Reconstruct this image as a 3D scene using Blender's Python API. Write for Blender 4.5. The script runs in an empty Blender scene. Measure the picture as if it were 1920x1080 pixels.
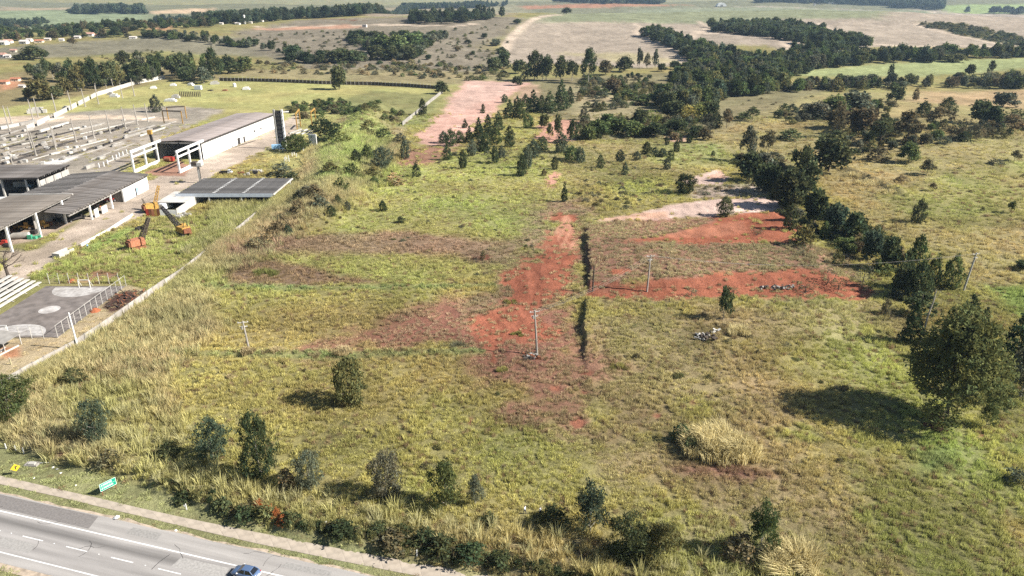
import bpy, bmesh, math, random
import numpy as np
from mathutils import Vector, Matrix

# ------------------------------------------------------------------ camera, sky, sun, exposure
scene = bpy.context.scene
COL = scene.collection
FOC, YHOR, CAMH = 1350.0, -10.0, 78.0            # focal length in photo pixels, horizon row, height over the field
PITCH = math.atan((540 - YHOR) / FOC)
cam_data = bpy.data.cameras.new('camera')
cam_data.sensor_width = 36.0
cam_data.lens = 36.0 * FOC / 1920.0
cam_data.clip_start, cam_data.clip_end = 0.5, 40000.0
cam = bpy.data.objects.new('camera', cam_data); COL.objects.link(cam)
cam.location = (0, 0, CAMH); cam.rotation_euler = (math.pi / 2 - PITCH, 0, 0)
scene.camera = cam
SUN_EL = math.radians(37.0); SUN_AZ = math.atan2(0.985, -0.17)   # clockwise from +Y
world = bpy.data.worlds.new('World'); scene.world = world; world.use_nodes = True
wn = world.node_tree.nodes; wl = world.node_tree.links
sky = wn.new('ShaderNodeTexSky'); sky.sky_type = 'NISHITA'; sky.sun_disc = False
sky.sun_elevation = SUN_EL; sky.sun_rotation = SUN_AZ; sky.altitude = 600
wn['Background'].inputs[1].default_value = 0.05
wl.new(sky.outputs[0], wn['Background'].inputs[0])
sd = bpy.data.lights.new('sun', 'SUN'); sd.energy = 5.0; sd.angle = math.radians(0.53); sd.color = (1.0, 0.95, 0.87)
sun = bpy.data.objects.new('sun', sd); COL.objects.link(sun)
tosun = Vector((math.sin(SUN_AZ) * math.cos(SUN_EL), math.cos(SUN_AZ) * math.cos(SUN_EL), math.sin(SUN_EL)))
sun.rotation_euler = tosun.to_track_quat('Z', 'Y').to_euler(); sun.location = tosun * 300
vs = scene.view_settings
vs.view_transform = 'Standard'; vs.look = 'None'; vs.gamma = 1.0; vs.exposure = 1.15; vs.use_curve_mapping = False
scene.cycles.max_bounces = 6; scene.cycles.diffuse_bounces = 2; scene.cycles.volume_bounces = 1
scene.cycles.transparent_max_bounces = 8
scene.cycles.use_denoising = False
RNG = np.random.default_rng(7)
random.seed(7)

# ------------------------------------------------------------------ noise and polygon helpers (numpy)
def _hash(ix, iy, s):
    h = (ix.astype(np.int64) * 374761393 + iy.astype(np.int64) * 668265263 + s * 1442695041) & 0xffffffff
    h = ((h ^ (h >> 13)) * 1274126177) & 0xffffffff
    return ((h ^ (h >> 16)) & 0xffff) / 65535.0
def vnoise(x, y, s=0):
    x = np.asarray(x, float); y = np.asarray(y, float)
    ix = np.floor(x); iy = np.floor(y); fx = x - ix; fy = y - iy
    fx = fx * fx * (3 - 2 * fx); fy = fy * fy * (3 - 2 * fy)
    a = _hash(ix, iy, s); b = _hash(ix + 1, iy, s); c = _hash(ix, iy + 1, s); d = _hash(ix + 1, iy + 1, s)
    return (a + (b - a) * fx) * (1 - fy) + (c + (d - c) * fx) * fy
def fbm(x, y, s=0, o=4):
    r = 0; a = 0.5
    for k in range(o):
        r = r + a * (vnoise(x, y, s + k * 17) * 2 - 1); x = x * 2.03 + 5.1; y = y * 2.03 + 1.7; a *= 0.5
    return r
def sstep(a, b, v):
    t = np.clip((v - a) / (b - a), 0, 1); return t * t * (3 - 2 * t)
def seg_dist(x, y, P):
    best = np.full(np.shape(x), 1e9)
    for (ax, ay), (bx, by) in zip(P[:-1], P[1:]):
        dx, dy = bx - ax, by - ay; L = dx * dx + dy * dy + 1e-9
        t = np.clip(((x - ax) * dx + (y - ay) * dy) / L, 0, 1)
        best = np.minimum(best, np.hypot(x - ax - t * dx, y - ay - t * dy))
    return best
def poly_sd(x, y, P):                              # signed distance, positive inside
    ins = np.zeros(np.shape(x), bool)
    n = len(P)
    for i in range(n):
        ax, ay = P[i]; bx, by = P[(i + 1) % n]
        if ay == by: continue
        c = ((ay > y) != (by > y)) & (x < (bx - ax) * (y - ay) / (by - ay) + ax)
        ins ^= c
    d = seg_dist(x, y, list(P) + [P[0]])
    return np.where(ins, d, -d)

# ------------------------------------------------------------------ terrain
CP, SP = math.cos(PITCH), math.sin(PITCH)
def ray(px, py):
    dx = (px - 960) / FOC; dy = -(py - 540) / FOC
    return (dx, CP + dy * SP, -SP + dy * CP)
def flat(px, py, z=0.0):
    d = ray(px, py); t = (z - CAMH) / d[2]; return (d[0] * t, d[1] * t)
def FL(pts, z=0.0): return [flat(a, b, z) for a, b in pts]
def project(p):
    x, y, z = p[0], p[1], p[2] - CAMH
    w = y * CP - z * SP; u = y * SP + z * CP
    return 960 + FOC * x / w, 540 - FOC * u / w
def quad_plateau(x, y, pts, widths):               # product of ramps inwards from each edge (counter-clockwise points)
    r = 1.0
    n = len(pts)
    for i in range(n):
        ax, ay = pts[i]; bx, by = pts[(i + 1) % n]
        L = math.hypot(bx - ax, by - ay)
        s = ((bx - ax) * (y - ay) - (by - ay) * (x - ax)) / L
        r = r * sstep(0, widths[i], s)
    return r
ROAD_Z = -1.3
RA = flat(0, 958, ROAD_Z); RB = flat(440, 1060, ROAD_Z)
_l = math.hypot(RB[0] - RA[0], RB[1] - RA[1])
RD = ((RB[0] - RA[0]) / _l, (RB[1] - RA[1]) / _l); RN = (-RD[1], RD[0])
def road_pt(s, t): return (RA[0] + RD[0] * s + RN[0] * t, RA[1] + RD[1] * s + RN[1] * t)
def road_st(x, y): return ((x - RA[0]) * RD[0] + (y - RA[1]) * RD[1], (x - RA[0]) * RN[0] + (y - RA[1]) * RN[1])
BANK = FL([(-500, 690), (0, 838), (90, 868), (200, 888), (330, 938), (480, 990), (600, 1015), (800, 1056), (960, 1085), (1300, 1150), (2000, 1270)], -0.6)
BANKX = [p[0] for p in BANK]; BANKY = [p[1] for p in BANK]
P1 = FL([(1094, 715), (1620, 735), (1660, 563), (1094, 562)])
P2 = FL([(1104, 552), (1620, 545), (1500, 400), (1094, 420)])
BERMS = [(FL([(360, 664), (620, 662), (890, 656)]), 1.3, 0.8), (FL([(400, 535), (650, 537), (930, 532)]), 1.6, 0.55),
         (FL([(1110, 459), (1300, 462), (1500, 462)]), 1.6, 0.6), (FL([(1110, 414), (1260, 408), (1450, 402)]), 2.0, 0.6),
         (FL([(1590, 325), (1640, 345), (1690, 368)]), 2.6, 2.0), (FL([(585, 420), (640, 300), (705, 205)]), 11.0, 5.0),
         (FL([(560, 470), (470, 520)]), 7.0, 1.0), (FL([(1270, 830), (1350, 850)]), 5.0, 0.5)]
HILLS = [(420, 1700, 640, 470, 43), (-330, 1500, 420, 420, 32), (-700, 1250, 300, 300, 10), (1100, 1500, 500, 420, 22), (520, 950, 260, 140, 7),
         (260, 430, 120, 160, 5), (-1400, 3200, 900, 700, 36), (500, 3600, 1200, 600, 46), (2600, 3800, 1100, 700, 60), (-3300, 4200, 1200, 800, 52)]
def th(x, y):
    x = np.asarray(x, float); y = np.asarray(y, float)
    r = np.hypot(x, y)
    fld = sstep(-96, -70, x) * sstep(95, 130, y)
    far = sstep(480, 900, r)
    h = (fbm(x / 70, y / 70, 3, 3) * 1.3 + fbm(x / 14, y / 14, 9, 2) * 0.25) * fld * (1 - far)
    h = h + far * fbm(x / 360, y / 360, 5, 4) * 13
    for cx, cy, sx, sy, a in HILLS:
        h = h + a * np.exp(-((x - cx) / sx) ** 2 - ((y - cy) / sy) ** 2)
    h = h + sstep(4200, 8000, r) * (78 + 60 * fbm(x / 2600, y / 2600, 21, 3))
    xw = x + np.where((y > 120) & (y < 300), 1.1 * fbm(y / 5.5, y * 0 + 3, 33, 3), 0)      # the cut wanders a little
    h = h + 1.8 * quad_plateau(xw, y, P1, (26, 20, 2.2, 0.9)) + 1.8 * quad_plateau(xw, y, P2, (9, 10, 16, 0.9))
    for P, w, a in BERMS:
        bx = [p[0] for p in P]; by = [p[1] for p in P]
        m = (x > min(bx) - 4 * w) & (x < max(bx) + 4 * w) & (y > min(by) - 4 * w) & (y < max(by) + 4 * w)
        if np.any(m):
            d = seg_dist(x, y, P); h = h + np.where(m, a * np.exp(-(d / w) ** 2), 0)
    by = np.interp(x, BANKX, BANKY)
    s, t = road_st(x, y)
    down = 1 - sstep(0.0, 2.6, (y - by) * 0.95 + 0.5 * np.sin(x * .7))
    h = h * (1 - down) + ROAD_Z * down
    return h
def tz(x, y): return float(th(np.array([x]), np.array([y]))[0])
def at(px, py):                                    # the point of the ground seen at a pixel of the photograph
    d = ray(px, py)
    ts = 40 * (1.006 ** np.arange(0, 1000))
    X = d[0] * ts; Y = d[1] * ts; Z = CAMH + d[2] * ts
    below = Z < th(X, Y)
    k = int(np.argmax(below)) if below.any() else len(ts) - 1
    lo, hi = ts[max(k - 1, 0)], ts[k]
    for _ in range(3):
        tt = np.linspace(lo, hi, 12); b = CAMH + d[2] * tt < th(d[0] * tt, d[1] * tt)
        j = int(np.argmax(b)) if b.any() else 11
        lo, hi = tt[max(j - 1, 0)], tt[j]
    x, y = d[0] * hi, d[1] * hi
    return Vector((x, y, tz(x, y)))
def AT(pts): return [tuple(at(a, b)[:2]) for a, b in pts]
def height_for(base, py_top):
    lo, hi = 0.0, 80.0
    for _ in range(40):
        m = (lo + hi) / 2
        if project((base[0], base[1], base[2] + m))[1] > py_top: lo = m
        else: hi = m
    return lo
def px_m(base): return FOC / (base[1] * CP - (base[2] - CAMH) * SP)   # photo pixels per metre there

# ------------------------------------------------------------------ materials
MATS = {}
def _nt(name):
    m = bpy.data.materials.new(name); m.use_nodes = True
    nt = m.node_tree; nt.nodes.clear()
    return m, nt, nt.nodes, nt.links
def mat(name, c, rough=0.85, var=0.18, scale=1.2, metal=0.0, spec=0.25, c2=None, stain=0.0, stretch=(1, 1, 1), bump=0.0, rv=(0.86, 1.1)):
    if name in MATS: return MATS[name]
    m, nt, N, L = _nt(name)
    out = N.new('ShaderNodeOutputMaterial'); b = N.new('ShaderNodeBsdfPrincipled')
    b.inputs['Roughness'].default_value = rough; b.inputs['Metallic'].default_value = metal
    b.inputs['Specular IOR Level'].default_value = spec
    tc = N.new('ShaderNodeTexCoord'); mp = N.new('ShaderNodeMapping'); mp.inputs['Scale'].default_value = stretch
    L.new(tc.outputs['Object'], mp.inputs[0])
    n1 = N.new('ShaderNodeTexNoise'); n1.inputs['Scale'].default_value = scale; n1.inputs['Detail'].default_value = 5
    L.new(mp.outputs[0], n1.inputs['Vector'])
    rmp = N.new('ShaderNodeValToRGB'); e = rmp.color_ramp.elements
    c2 = c2 or tuple(max(0, v * (1 - 2.2 * var)) for v in c)
    e[0].position = 0.33; e[0].color = (*c2, 1); e[1].position = 0.62; e[1].color = (*c, 1)
    L.new(n1.outputs[0], rmp.inputs[0]); last = rmp.outputs[0]
    oi = N.new('ShaderNodeObjectInfo'); mr = N.new('ShaderNodeMapRange')
    mr.inputs['To Min'].default_value = rv[0]; mr.inputs['To Max'].default_value = rv[1]
    L.new(oi.outputs['Random'], mr.inputs[0])
    mx = N.new('ShaderNodeMix'); mx.data_type = 'RGBA'; mx.blend_type = 'MULTIPLY'; mx.inputs['Factor'].default_value = 1
    L.new(last, mx.inputs['A']); L.new(mr.outputs[0], mx.inputs['B']); last = mx.outputs['Result']
    if stain > 0:
        n2 = N.new('ShaderNodeTexNoise'); n2.inputs['Scale'].default_value = scale * 0.28; n2.inputs['Detail'].default_value = 6
        mp2 = N.new('ShaderNodeMapping'); mp2.inputs['Scale'].default_value = (1, 1, 0.25)
        L.new(tc.outputs['Object'], mp2.inputs[0]); L.new(mp2.outputs[0], n2.inputs['Vector'])
        r2 = N.new('ShaderNodeValToRGB'); r2.color_ramp.elements[0].position = 0.45; r2.color_ramp.elements[1].position = 0.7
        L.new(n2.outputs[0], r2.inputs[0])
        sc = N.new('ShaderNodeMath'); sc.operation = 'MULTIPLY'; sc.inputs[1].default_value = stain
        L.new(r2.outputs[0], sc.inputs[0])
        m2 = N.new('ShaderNodeMix'); m2.data_type = 'RGBA'; m2.inputs['B'].default_value = (0.10, 0.075, 0.055, 1)
        L.new(sc.outputs[0], m2.inputs['Factor']); L.new(last, m2.inputs['A']); last = m2.outputs['Result']
    L.new(last, b.inputs['Base Color'])
    if bump:
        bp = N.new('ShaderNodeBump'); bp.inputs['Strength'].default_value = bump; bp.inputs['Distance'].default_value = 0.05
        L.new(n1.outputs[0], bp.inputs['Height']); L.new(bp.outputs[0], b.inputs['Normal'])
    L.new(b.outputs[0], out.inputs[0]); MATS[name] = m
    return m
def leaf_mat(name, inst=False, trans=0.28):
    if name in MATS: return MATS[name]
    m, nt, N, L = _nt(name)
    out = N.new('ShaderNodeOutputMaterial')
    if inst:
        a = N.new('ShaderNodeAttribute'); a.attribute_type = 'INSTANCER'; a.attribute_name = 'tint'; colr = a.outputs['Color']
    else:
        a = N.new('ShaderNodeObjectInfo'); colr = a.outputs['Color']
    g = N.new('ShaderNodeAttribute'); g.attribute_type = 'GEOMETRY'; g.attribute_name = 'vary'
    mx = N.new('ShaderNodeMix'); mx.data_type = 'RGBA'; mx.blend_type = 'MULTIPLY'; mx.inputs['Factor'].default_value = 1
    L.new(colr, mx.inputs['A']); L.new(g.outputs['Color'], mx.inputs['B'])
    d = N.new('ShaderNodeBsdfDiffuse'); t = N.new('ShaderNodeBsdfTranslucent'); s = N.new('ShaderNodeMixShader')
    L.new(mx.outputs['Result'], d.inputs[0]); L.new(mx.outputs['Result'], t.inputs[0])
    s.inputs[0].default_value = trans; L.new(d.outputs[0], s.inputs[1]); L.new(t.outputs[0], s.inputs[2])
    L.new(s.outputs[0], out.inputs[0]); MATS[name] = m
    return m
M_LEAF = leaf_mat('leaves', False, .34); M_LEAFI = leaf_mat('leaves_scattered', True, .34); M_GRASS = leaf_mat('grass_blades', True, 0.35)
M_GRASSO = leaf_mat('grass_blades_clump', False, 0.35)
M_BARK = mat('bark', (0.16, 0.125, 0.095), 0.95, 0.25, 6, stretch=(1, 1, .3))
M_BARKP = mat('pale_bark', (0.42, 0.38, 0.32), 0.9, 0.2, 4)
M_CONC = mat('concrete', (0.34, 0.32, 0.29), 0.92, 0.12, 0.6, stain=0.45)
M_CONCW = mat('pale_concrete', (0.50, 0.48, 0.44), 0.9, 0.08, 0.5, stain=0.35)
M_WHITE = mat('white_paint', (0.80, 0.79, 0.76), 0.7, 0.05, 0.4, stain=0.22)
M_ROOF = mat('weathered_roof', (0.215, 0.195, 0.18), 0.95, 0.2, 0.5, stain=0.35, stretch=(.15, 1, 1), rv=(.72, 1.2))
M_ROOFB = mat('brown_roof', (0.26, 0.228, 0.195), 0.95, 0.2, 0.5, stain=0.3, stretch=(.15, 1, 1), rv=(.74, 1.18))
M_ROOFD = mat('dark_roof', (0.105, 0.10, 0.098), 0.9, 0.15, 0.6, stretch=(.15, 1, 1))
M_ROOFP = mat('pinkish_roof', (0.40, 0.345, 0.32), 0.95, 0.16, 0.45, stain=0.4, stretch=(.12, 1, 1), rv=(.8, 1.15))
M_DARK = mat('dark_steel', (0.045, 0.04, 0.038), 0.7, 0.2, 3)
M_RUST = mat('rust', (0.26, 0.10, 0.05), 0.85, 0.25, 3, c2=(0.12, 0.05, 0.03))
M_ORANGE = mat('faded_orange', (0.40, 0.175, 0.10), 0.7, 0.2, 2, c2=(0.28, 0.10, 0.05))
M_YELLOW = mat('machine_yellow', (0.46, 0.29, 0.075), 0.6, 0.18, 2, c2=(0.3, 0.15, 0.04))
M_BLUEF = mat('pale_blue_fascia', (0.55, 0.60, 0.66), 0.7, 0.06, 0.6)
M_LBLUE = mat('light_blue_door', (0.30, 0.52, 0.72), 0.6, 0.08, 1)
M_RED = mat('red_paint', (0.42, 0.05, 0.035), 0.6, 0.2, 2)
M_GLASS = mat('dark_glass', (0.012, 0.014, 0.018), 0.08, 0.05, 2, spec=0.6)
M_TYRE = mat('tyre', (0.02, 0.02, 0.02), 0.9, 0.1, 5)
M_CHROME = mat('wheel_rim', (0.45, 0.45, 0.46), 0.35, 0.05, 3, metal=0.8)
M_POLE = mat('weathered_pole', (0.34, 0.31, 0.27), 0.9, 0.15, 2, stretch=(1, 1, .2))
M_DRYWOOD = mat('dark_wood', (0.09, 0.07, 0.055), 0.95, 0.2, 4)

# ------------------------------------------------------------------ mesh builder
class MB:
    def __init__(s): s.v = []; s.f = []; s.m = []; s.cm = 0
    def add(s, vs_, fs):
        o = len(s.v); s.v += [tuple(v) for v in vs_]; s.f += [tuple(i + o for i in f) for f in fs]; s.m += [s.cm] * len(fs); return s
    def box(s, x0, x1, y0, y1, z0, z1):
        return s.add([(x0, y0, z0), (x1, y0, z0), (x1, y1, z0), (x0, y1, z0), (x0, y0, z1), (x1, y0, z1), (x1, y1, z1), (x0, y1, z1)],
                     [(3, 2, 1, 0), (4, 5, 6, 7), (0, 1, 5, 4), (1, 2, 6, 5), (2, 3, 7, 6), (3, 0, 4, 7)])
    def bar(s, a, b, w, h=None, up=(0, 0, 1)):
        a = Vector(a); b = Vector(b); h = w if h is None else h
        d = (b - a).normalized(); u = Vector(up)
        if abs(d.dot(u)) > 0.98: u = Vector((0, 1, 0))
        r = d.cross(u).normalized() * (w / 2); q = r.cross(d).normalized() * (h / 2)
        vs_ = [a - r - q, a + r - q, a + r + q, a - r + q, b - r - q, b + r - q, b + r + q, b - r + q]
        return s.add(vs_, [(3, 2, 1, 0), (4, 5, 6, 7), (0, 1, 5, 4), (1, 2, 6, 5), (2, 3, 7, 6), (3, 0, 4, 7)])
    def tube(s, pts, rad, n=6, cap=True):
        pts = [Vector(p) for p in pts]; o = len(s.v); prev = None
        for i, p in enumerate(pts):
            d = (pts[min(i + 1, len(pts) - 1)] - pts[max(i - 1, 0)]).normalized()
            u = Vector((0, 0, 1)) if abs(d.z) < 0.9 else Vector((1, 0, 0))
            if prev is not None: u = prev
            r = d.cross(u).normalized(); q = r.cross(d).normalized(); prev = q
            R = rad[i] if hasattr(rad, '__len__') else rad
            for k in range(n):
                a = 2 * math.pi * k / n; s.v.append(tuple(p + (r * math.cos(a) + q * math.sin(a)) * R))
        for i in range(len(pts) - 1):
            for k in range(n):
                s.f.append((o + i * n + k, o + i * n + (k + 1) % n, o + (i + 1) * n + (k + 1) % n, o + (i + 1) * n + k)); s.m.append(s.cm)
        if cap:
            s.f.append(tuple(o + k for k in reversed(range(n)))); s.m.append(s.cm)
            s.f.append(tuple(o + (len(pts) - 1) * n + k for k in range(n))); s.m.append(s.cm)
        return s
    def prism(s, prof, axis, a, b):                # profile points extruded along an axis; prof is (u, v) with axis x -> (y, z), y -> (x, z), z -> (x, y)
        n = len(prof)
        mk = {'x': lambda u, v, t: (t, u, v), 'y': lambda u, v, t: (u, t, v), 'z': lambda u, v, t: (u, v, t)}[axis]
        vs_ = [mk(u, v, a) for u, v in prof] + [mk(u, v, b) for u, v in prof]
        fs = [tuple(range(n)), tuple(range(2 * n - 1, n - 1, -1))] + [(i, n + i, n + (i + 1) % n, (i + 1) % n) for i in range(n)]
        return s.add(vs_, fs)
    def mesh(s, name, mats, smooth=False):
        me = bpy.data.meshes.new(name); me.from_pydata(s.v, [], s.f)
        bm = bmesh.new(); bm.from_mesh(me); bmesh.ops.recalc_face_normals(bm, faces=bm.faces); bm.to_mesh(me); bm.free()
        for m in (mats if isinstance(mats, (list, tuple)) else [mats]): me.materials.append(m)
        if max(s.m, default=0): me.polygons.foreach_set('material_index', s.m)
        if smooth: me.polygons.foreach_set('use_smooth', [True] * len(me.polygons))
        return me
    def build(s, name, mats, parent=None, smooth=False, **kw):
        return link(name, s.mesh(name, mats, smooth), parent, **kw)
def link(name, data, parent=None, loc=None, rz=0, label=None, cat=None, group=None, kind=None):
    o = bpy.data.objects.new(name, data); COL.objects.link(o)
    if parent is not None: o.parent = parent
    if loc is not None: o.location = loc
    if rz: o.rotation_euler = (0, 0, rz)
    tag(o, label, cat, group, kind)
    return o
def tag(o, label=None, cat=None, group=None, kind=None):
    if label: o['label'] = label
    if cat: o['category'] = cat
    if group: o['group'] = group
    if kind: o['kind'] = kind
    return o
def thing(name, label, cat, loc=(0, 0, 0), rz=0, group=None):
    return link(name, None, None, loc, rz, label, cat, group)
def copy_tree(o, parent=None):
    c = o.copy(); COL.objects.link(c); c.parent = parent
    for ch in list(o.children): copy_tree(ch, c)
    return c
def np_mesh(name, V, F, material, vary=None, smooth=False):
    me = bpy.data.meshes.new(name); V = np.asarray(V, np.float32); F = np.asarray(F, np.int32); k = F.shape[1]
    me.vertices.add(len(V)); me.vertices.foreach_set('co', V.ravel())
    me.loops.add(F.size); me.loops.foreach_set('vertex_index', F.ravel())
    me.polygons.add(len(F)); me.polygons.foreach_set('loop_start', np.arange(0, F.size, k, dtype=np.int32))
    try: me.polygons.foreach_set('loop_total', np.full(len(F), k, np.int32))
    except Exception: pass
    me.update(calc_edges=True)
    if vary is not None: add_color(me, 'vary', vary)
    if material: me.materials.append(material)
    if smooth: me.polygons.foreach_set('use_smooth', np.ones(len(F), bool))
    me.validate(); return me
def add_color(me, name, C):
    a = me.attributes.new(name, 'FLOAT_COLOR', 'POINT'); C = np.asarray(C, np.float32)
    if C.shape[1] == 3: C = np.hstack([C, np.ones((len(C), 1), np.float32)])
    a.data.foreach_set('color', C.ravel())
ORD = ['closest', 'second closest', 'third closest', 'fourth closest', 'fifth closest', 'sixth closest', 'seventh closest', 'eighth closest', 'ninth closest', 'tenth closest',
       'eleventh closest', 'twelfth closest', 'thirteenth closest', 'fourteenth closest', 'fifteenth closest', 'sixteenth closest', 'seventeenth closest', 'eighteenth closest']
MARKS = []                                         # (phrase, photo pixel) of things one can find, for labels that single one thing out
def rank_labels(items, marks=None):
    """items: (object, px, py, phrase). Label each by its rank among its kind around the nearest landmark."""
    marks = marks or MARKS; by = {}
    for o, x, y, ph in items:
        k = min(range(len(marks)), key=lambda i: (marks[i][1] - x) ** 2 + (marks[i][2] - y) ** 2)
        by.setdefault((ph, k), []).append((math.hypot(marks[k][1] - x, marks[k][2] - y), o))
    for (ph, k), lst in by.items():
        lst.sort(key=lambda t: t[0])
        for i, (d, o) in enumerate(lst):
            o['label'] = f"{ph}, {ORD[min(i, len(ORD) - 1)]} to {marks[k][0]}"

# ------------------------------------------------------------------ what grows or lies where: colour of the soil, density, colour and height of the grass
# (photo outline, edge softness in metres, soil colour, grass density, grass colour, grass height, density of tall grass)
GY = (0.285, 0.265, 0.082); GG = (0.235, 0.262, 0.068); GB = (0.255, 0.195, 0.095); GT = (0.30, 0.25, 0.115); GD = (0.15, 0.165, 0.06)
SG = (0.20, 0.180, 0.068); SB = (0.165, 0.118, 0.068); SR = (0.25, 0.093, 0.055); SRD = (0.185, 0.092, 0.06); SP_ = (0.44, 0.27, 0.21); SPW = (0.45, 0.335, 0.28)
ZON = []
def Z(px, soft, soil=None, dens=None, tint=None, hgt=None, tall=None, amp=0.6, line=None):
    P = AT(px); ZON.append((P, soft, soil, dens, tint, hgt, tall, amp, line))
# far country
Z([(-900, 60), (2900, 60), (2900, -2), (-900, -2)], 200, (0.17, 0.165, 0.10), 0, None, None, 0)
Z([(-300, 140), (0, 112), (300, 95), (560, 108), (640, 120), (560, 70), (300, 66), (0, 90), (-300, 100)], 20, (0.195, 0.178, 0.125), 0, None, None, 0)
Z([(-400, 62), (0, 58), (120, 56), (280, 46), (285, 26), (150, 22), (0, 20), (-400, 22)], 30, (0.21, 0.24, 0.14), 0)
Z([(0, 20), (130, 18), (130, 14), (0, 12)], 30, (0.34, 0.27, 0.18))
Z([(280, 22), (400, 15), (400, 22), (290, 27)], 15, (0.46, 0.34, 0.22))
Z([(270, 55), (330, 47), (320, 57)], 12, (0.40, 0.23, 0.12))
Z([(440, 60), (560, 38), (960, 32), (1000, 36), (960, 60), (900, 90), (960, 100), (900, 140), (560, 128), (480, 95)], 25, (0.20, 0.172, 0.128), 0)
Z([(470, 52), (640, 46), (690, 50), (640, 54), (480, 56)], 14, (0.42, 0.25, 0.17))
Z([(550, 35), (640, 36), (690, 39), (640, 37)], 4, (0.16, 0.08, 0.05))
Z([(560, 30), (760, 12), (960, 12), (960, 28), (700, 32)], 20, (0.24, 0.20, 0.13))
Z([(900, 12), (1120, 6), (1300, 10), (1150, 14), (950, 18)], 20, (0.33, 0.17, 0.10))
Z([(720, 25), (960, 8), (1000, 20), (940, 26)], 20, (0.23, 0.21, 0.13))
# the cropland beyond the valley
FIELD = [(944, 92), (958, 74), (1005, 35), (1030, 28), (1180, 20), (1420, 12), (1720, 18), (1920, 28), (2500, 40), (2500, 88), (1920, 90), (1700, 85), (1630, 88), (1480, 96), (1440, 85), (1290, 88), (1285, 120), (1200, 128), (1100, 122), (940, 118)]
Z(FIELD, 8, (0.315, 0.262, 0.205), 0, None, None, 0)
Z([(1000, 37), (1030, 27), (1180, 19), (1420, 13), (1720, 19), (1760, 24), (1640, 34), (1400, 38), (1190, 42), (1010, 42)], 30, (0.21, 0.22, 0.135), 0)
Z([(1060, 100), (1200, 100), (1280, 118), (1150, 116)], 25, (0.33, 0.285, 0.17))
Z([(1480, 140), (1520, 128), (1700, 117), (1920, 108), (2300, 100), (2300, 132), (1920, 128), (1760, 140), (1600, 146)], 10, (0.26, 0.285, 0.135), 0.0)
Z([(1750, 10), (1900, 8), (2200, 10), (2200, 26), (1880, 26), (1780, 24)], 30, (0.24, 0.29, 0.12), 0)
Z([(1720, 42), (1800, 43), (1920, 72), (1990, 95), (1900, 85), (1790, 64)], 10, (0.17, 0.15, 0.085), 0)
TR = (0.48, 0.39, 0.30)
for ln, w in [([(1048, 28), (1005, 34), (985, 46), (962, 66), (952, 82), (946, 96)], 5), ([(1192, 58), (1205, 70), (1235, 80), (1262, 90), (1280, 103), (1292, 118)], 5),
              ([(1310, 59), (1300, 66), (1288, 75), (1296, 83), (1315, 90)], 5), ([(1320, 62), (1350, 62), (1440, 70), (1470, 78), (1482, 92)], 4), ([(1537, 44), (1560, 60), (1572, 72)], 5),
              ([(1720, 46), (1740, 53), (1790, 66), (1850, 78), (1900, 86)], 4), ([(1600, 92), (1630, 82), (1700, 87), (1800, 86), (1920, 88)], 4), ([(1190, 44), (1200, 50), (1192, 60), (1215, 76)], 3),
              ([(690, 46), (850, 49), (900, 44)], 4), ([(1310, 40), (1330, 50), (1320, 58), (1360, 58)], 3), ([(480, 50), (640, 48), (850, 49)], 3), ([(1740, 22), (1760, 24), (1900, 30)], 4)]:
    Z(ln, 4, TR, 0, line=w * 1.5, amp=0.3)
# pastures to the right and the scrub behind
Z([(1250, 270), (1380, 190), (1600, 170), (2500, 150), (2600, 560), (1900, 560), (1760, 480), (1640, 430), (1540, 350), (1440, 300)], 8, (0.225, 0.19, 0.085), 0.75, (0.30, 0.26, 0.10), 1.0, 0.0)
Z([(1650, 360), (1920, 300), (2300, 300), (2300, 430), (1900, 420), (1700, 430)], 14, (0.215, 0.20, 0.075), 0.85, (0.27, 0.27, 0.085))
Z([(1720, 170), (1920, 170), (2200, 190), (2200, 215), (1920, 205), (1700, 190)], 10, (0.30, 0.225, 0.12), 0.5, (0.33, 0.26, 0.12))
Z([(1860, 540), (2000, 530), (2000, 610), (1900, 590)], 4, (0.17, 0.22, 0.06), 1.2, (0.225, 0.265, 0.075))
Z([(940, 150), (1350, 135), (1560, 170), (1350, 250), (1250, 262), (1080, 262), (1000, 200), (960, 170)], 8, (0.17, 0.15, 0.08), 0.4, (0.24, 0.22, 0.09))
Z([(1050, 160), (1200, 170), (1180, 240), (1090, 225)], 8, (0.24, 0.205, 0.115), 0.5)
Z([(-300, 175), (0, 140), (180, 118), (300, 128), (420, 140), (420, 150), (300, 150), (0, 240), (-300, 300)], 10, (0.20, 0.165, 0.085), 0.2)
Z([(0, 152), (36, 146), (40, 160), (0, 172)], 4, (0.38, 0.2, 0.12), 0)
Z([(430, 128), (940, 135), (960, 150), (840, 160), (600, 150), (430, 142)], 8, (0.215, 0.185, 0.095), 0.5, (0.28, 0.25, 0.11))
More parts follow.
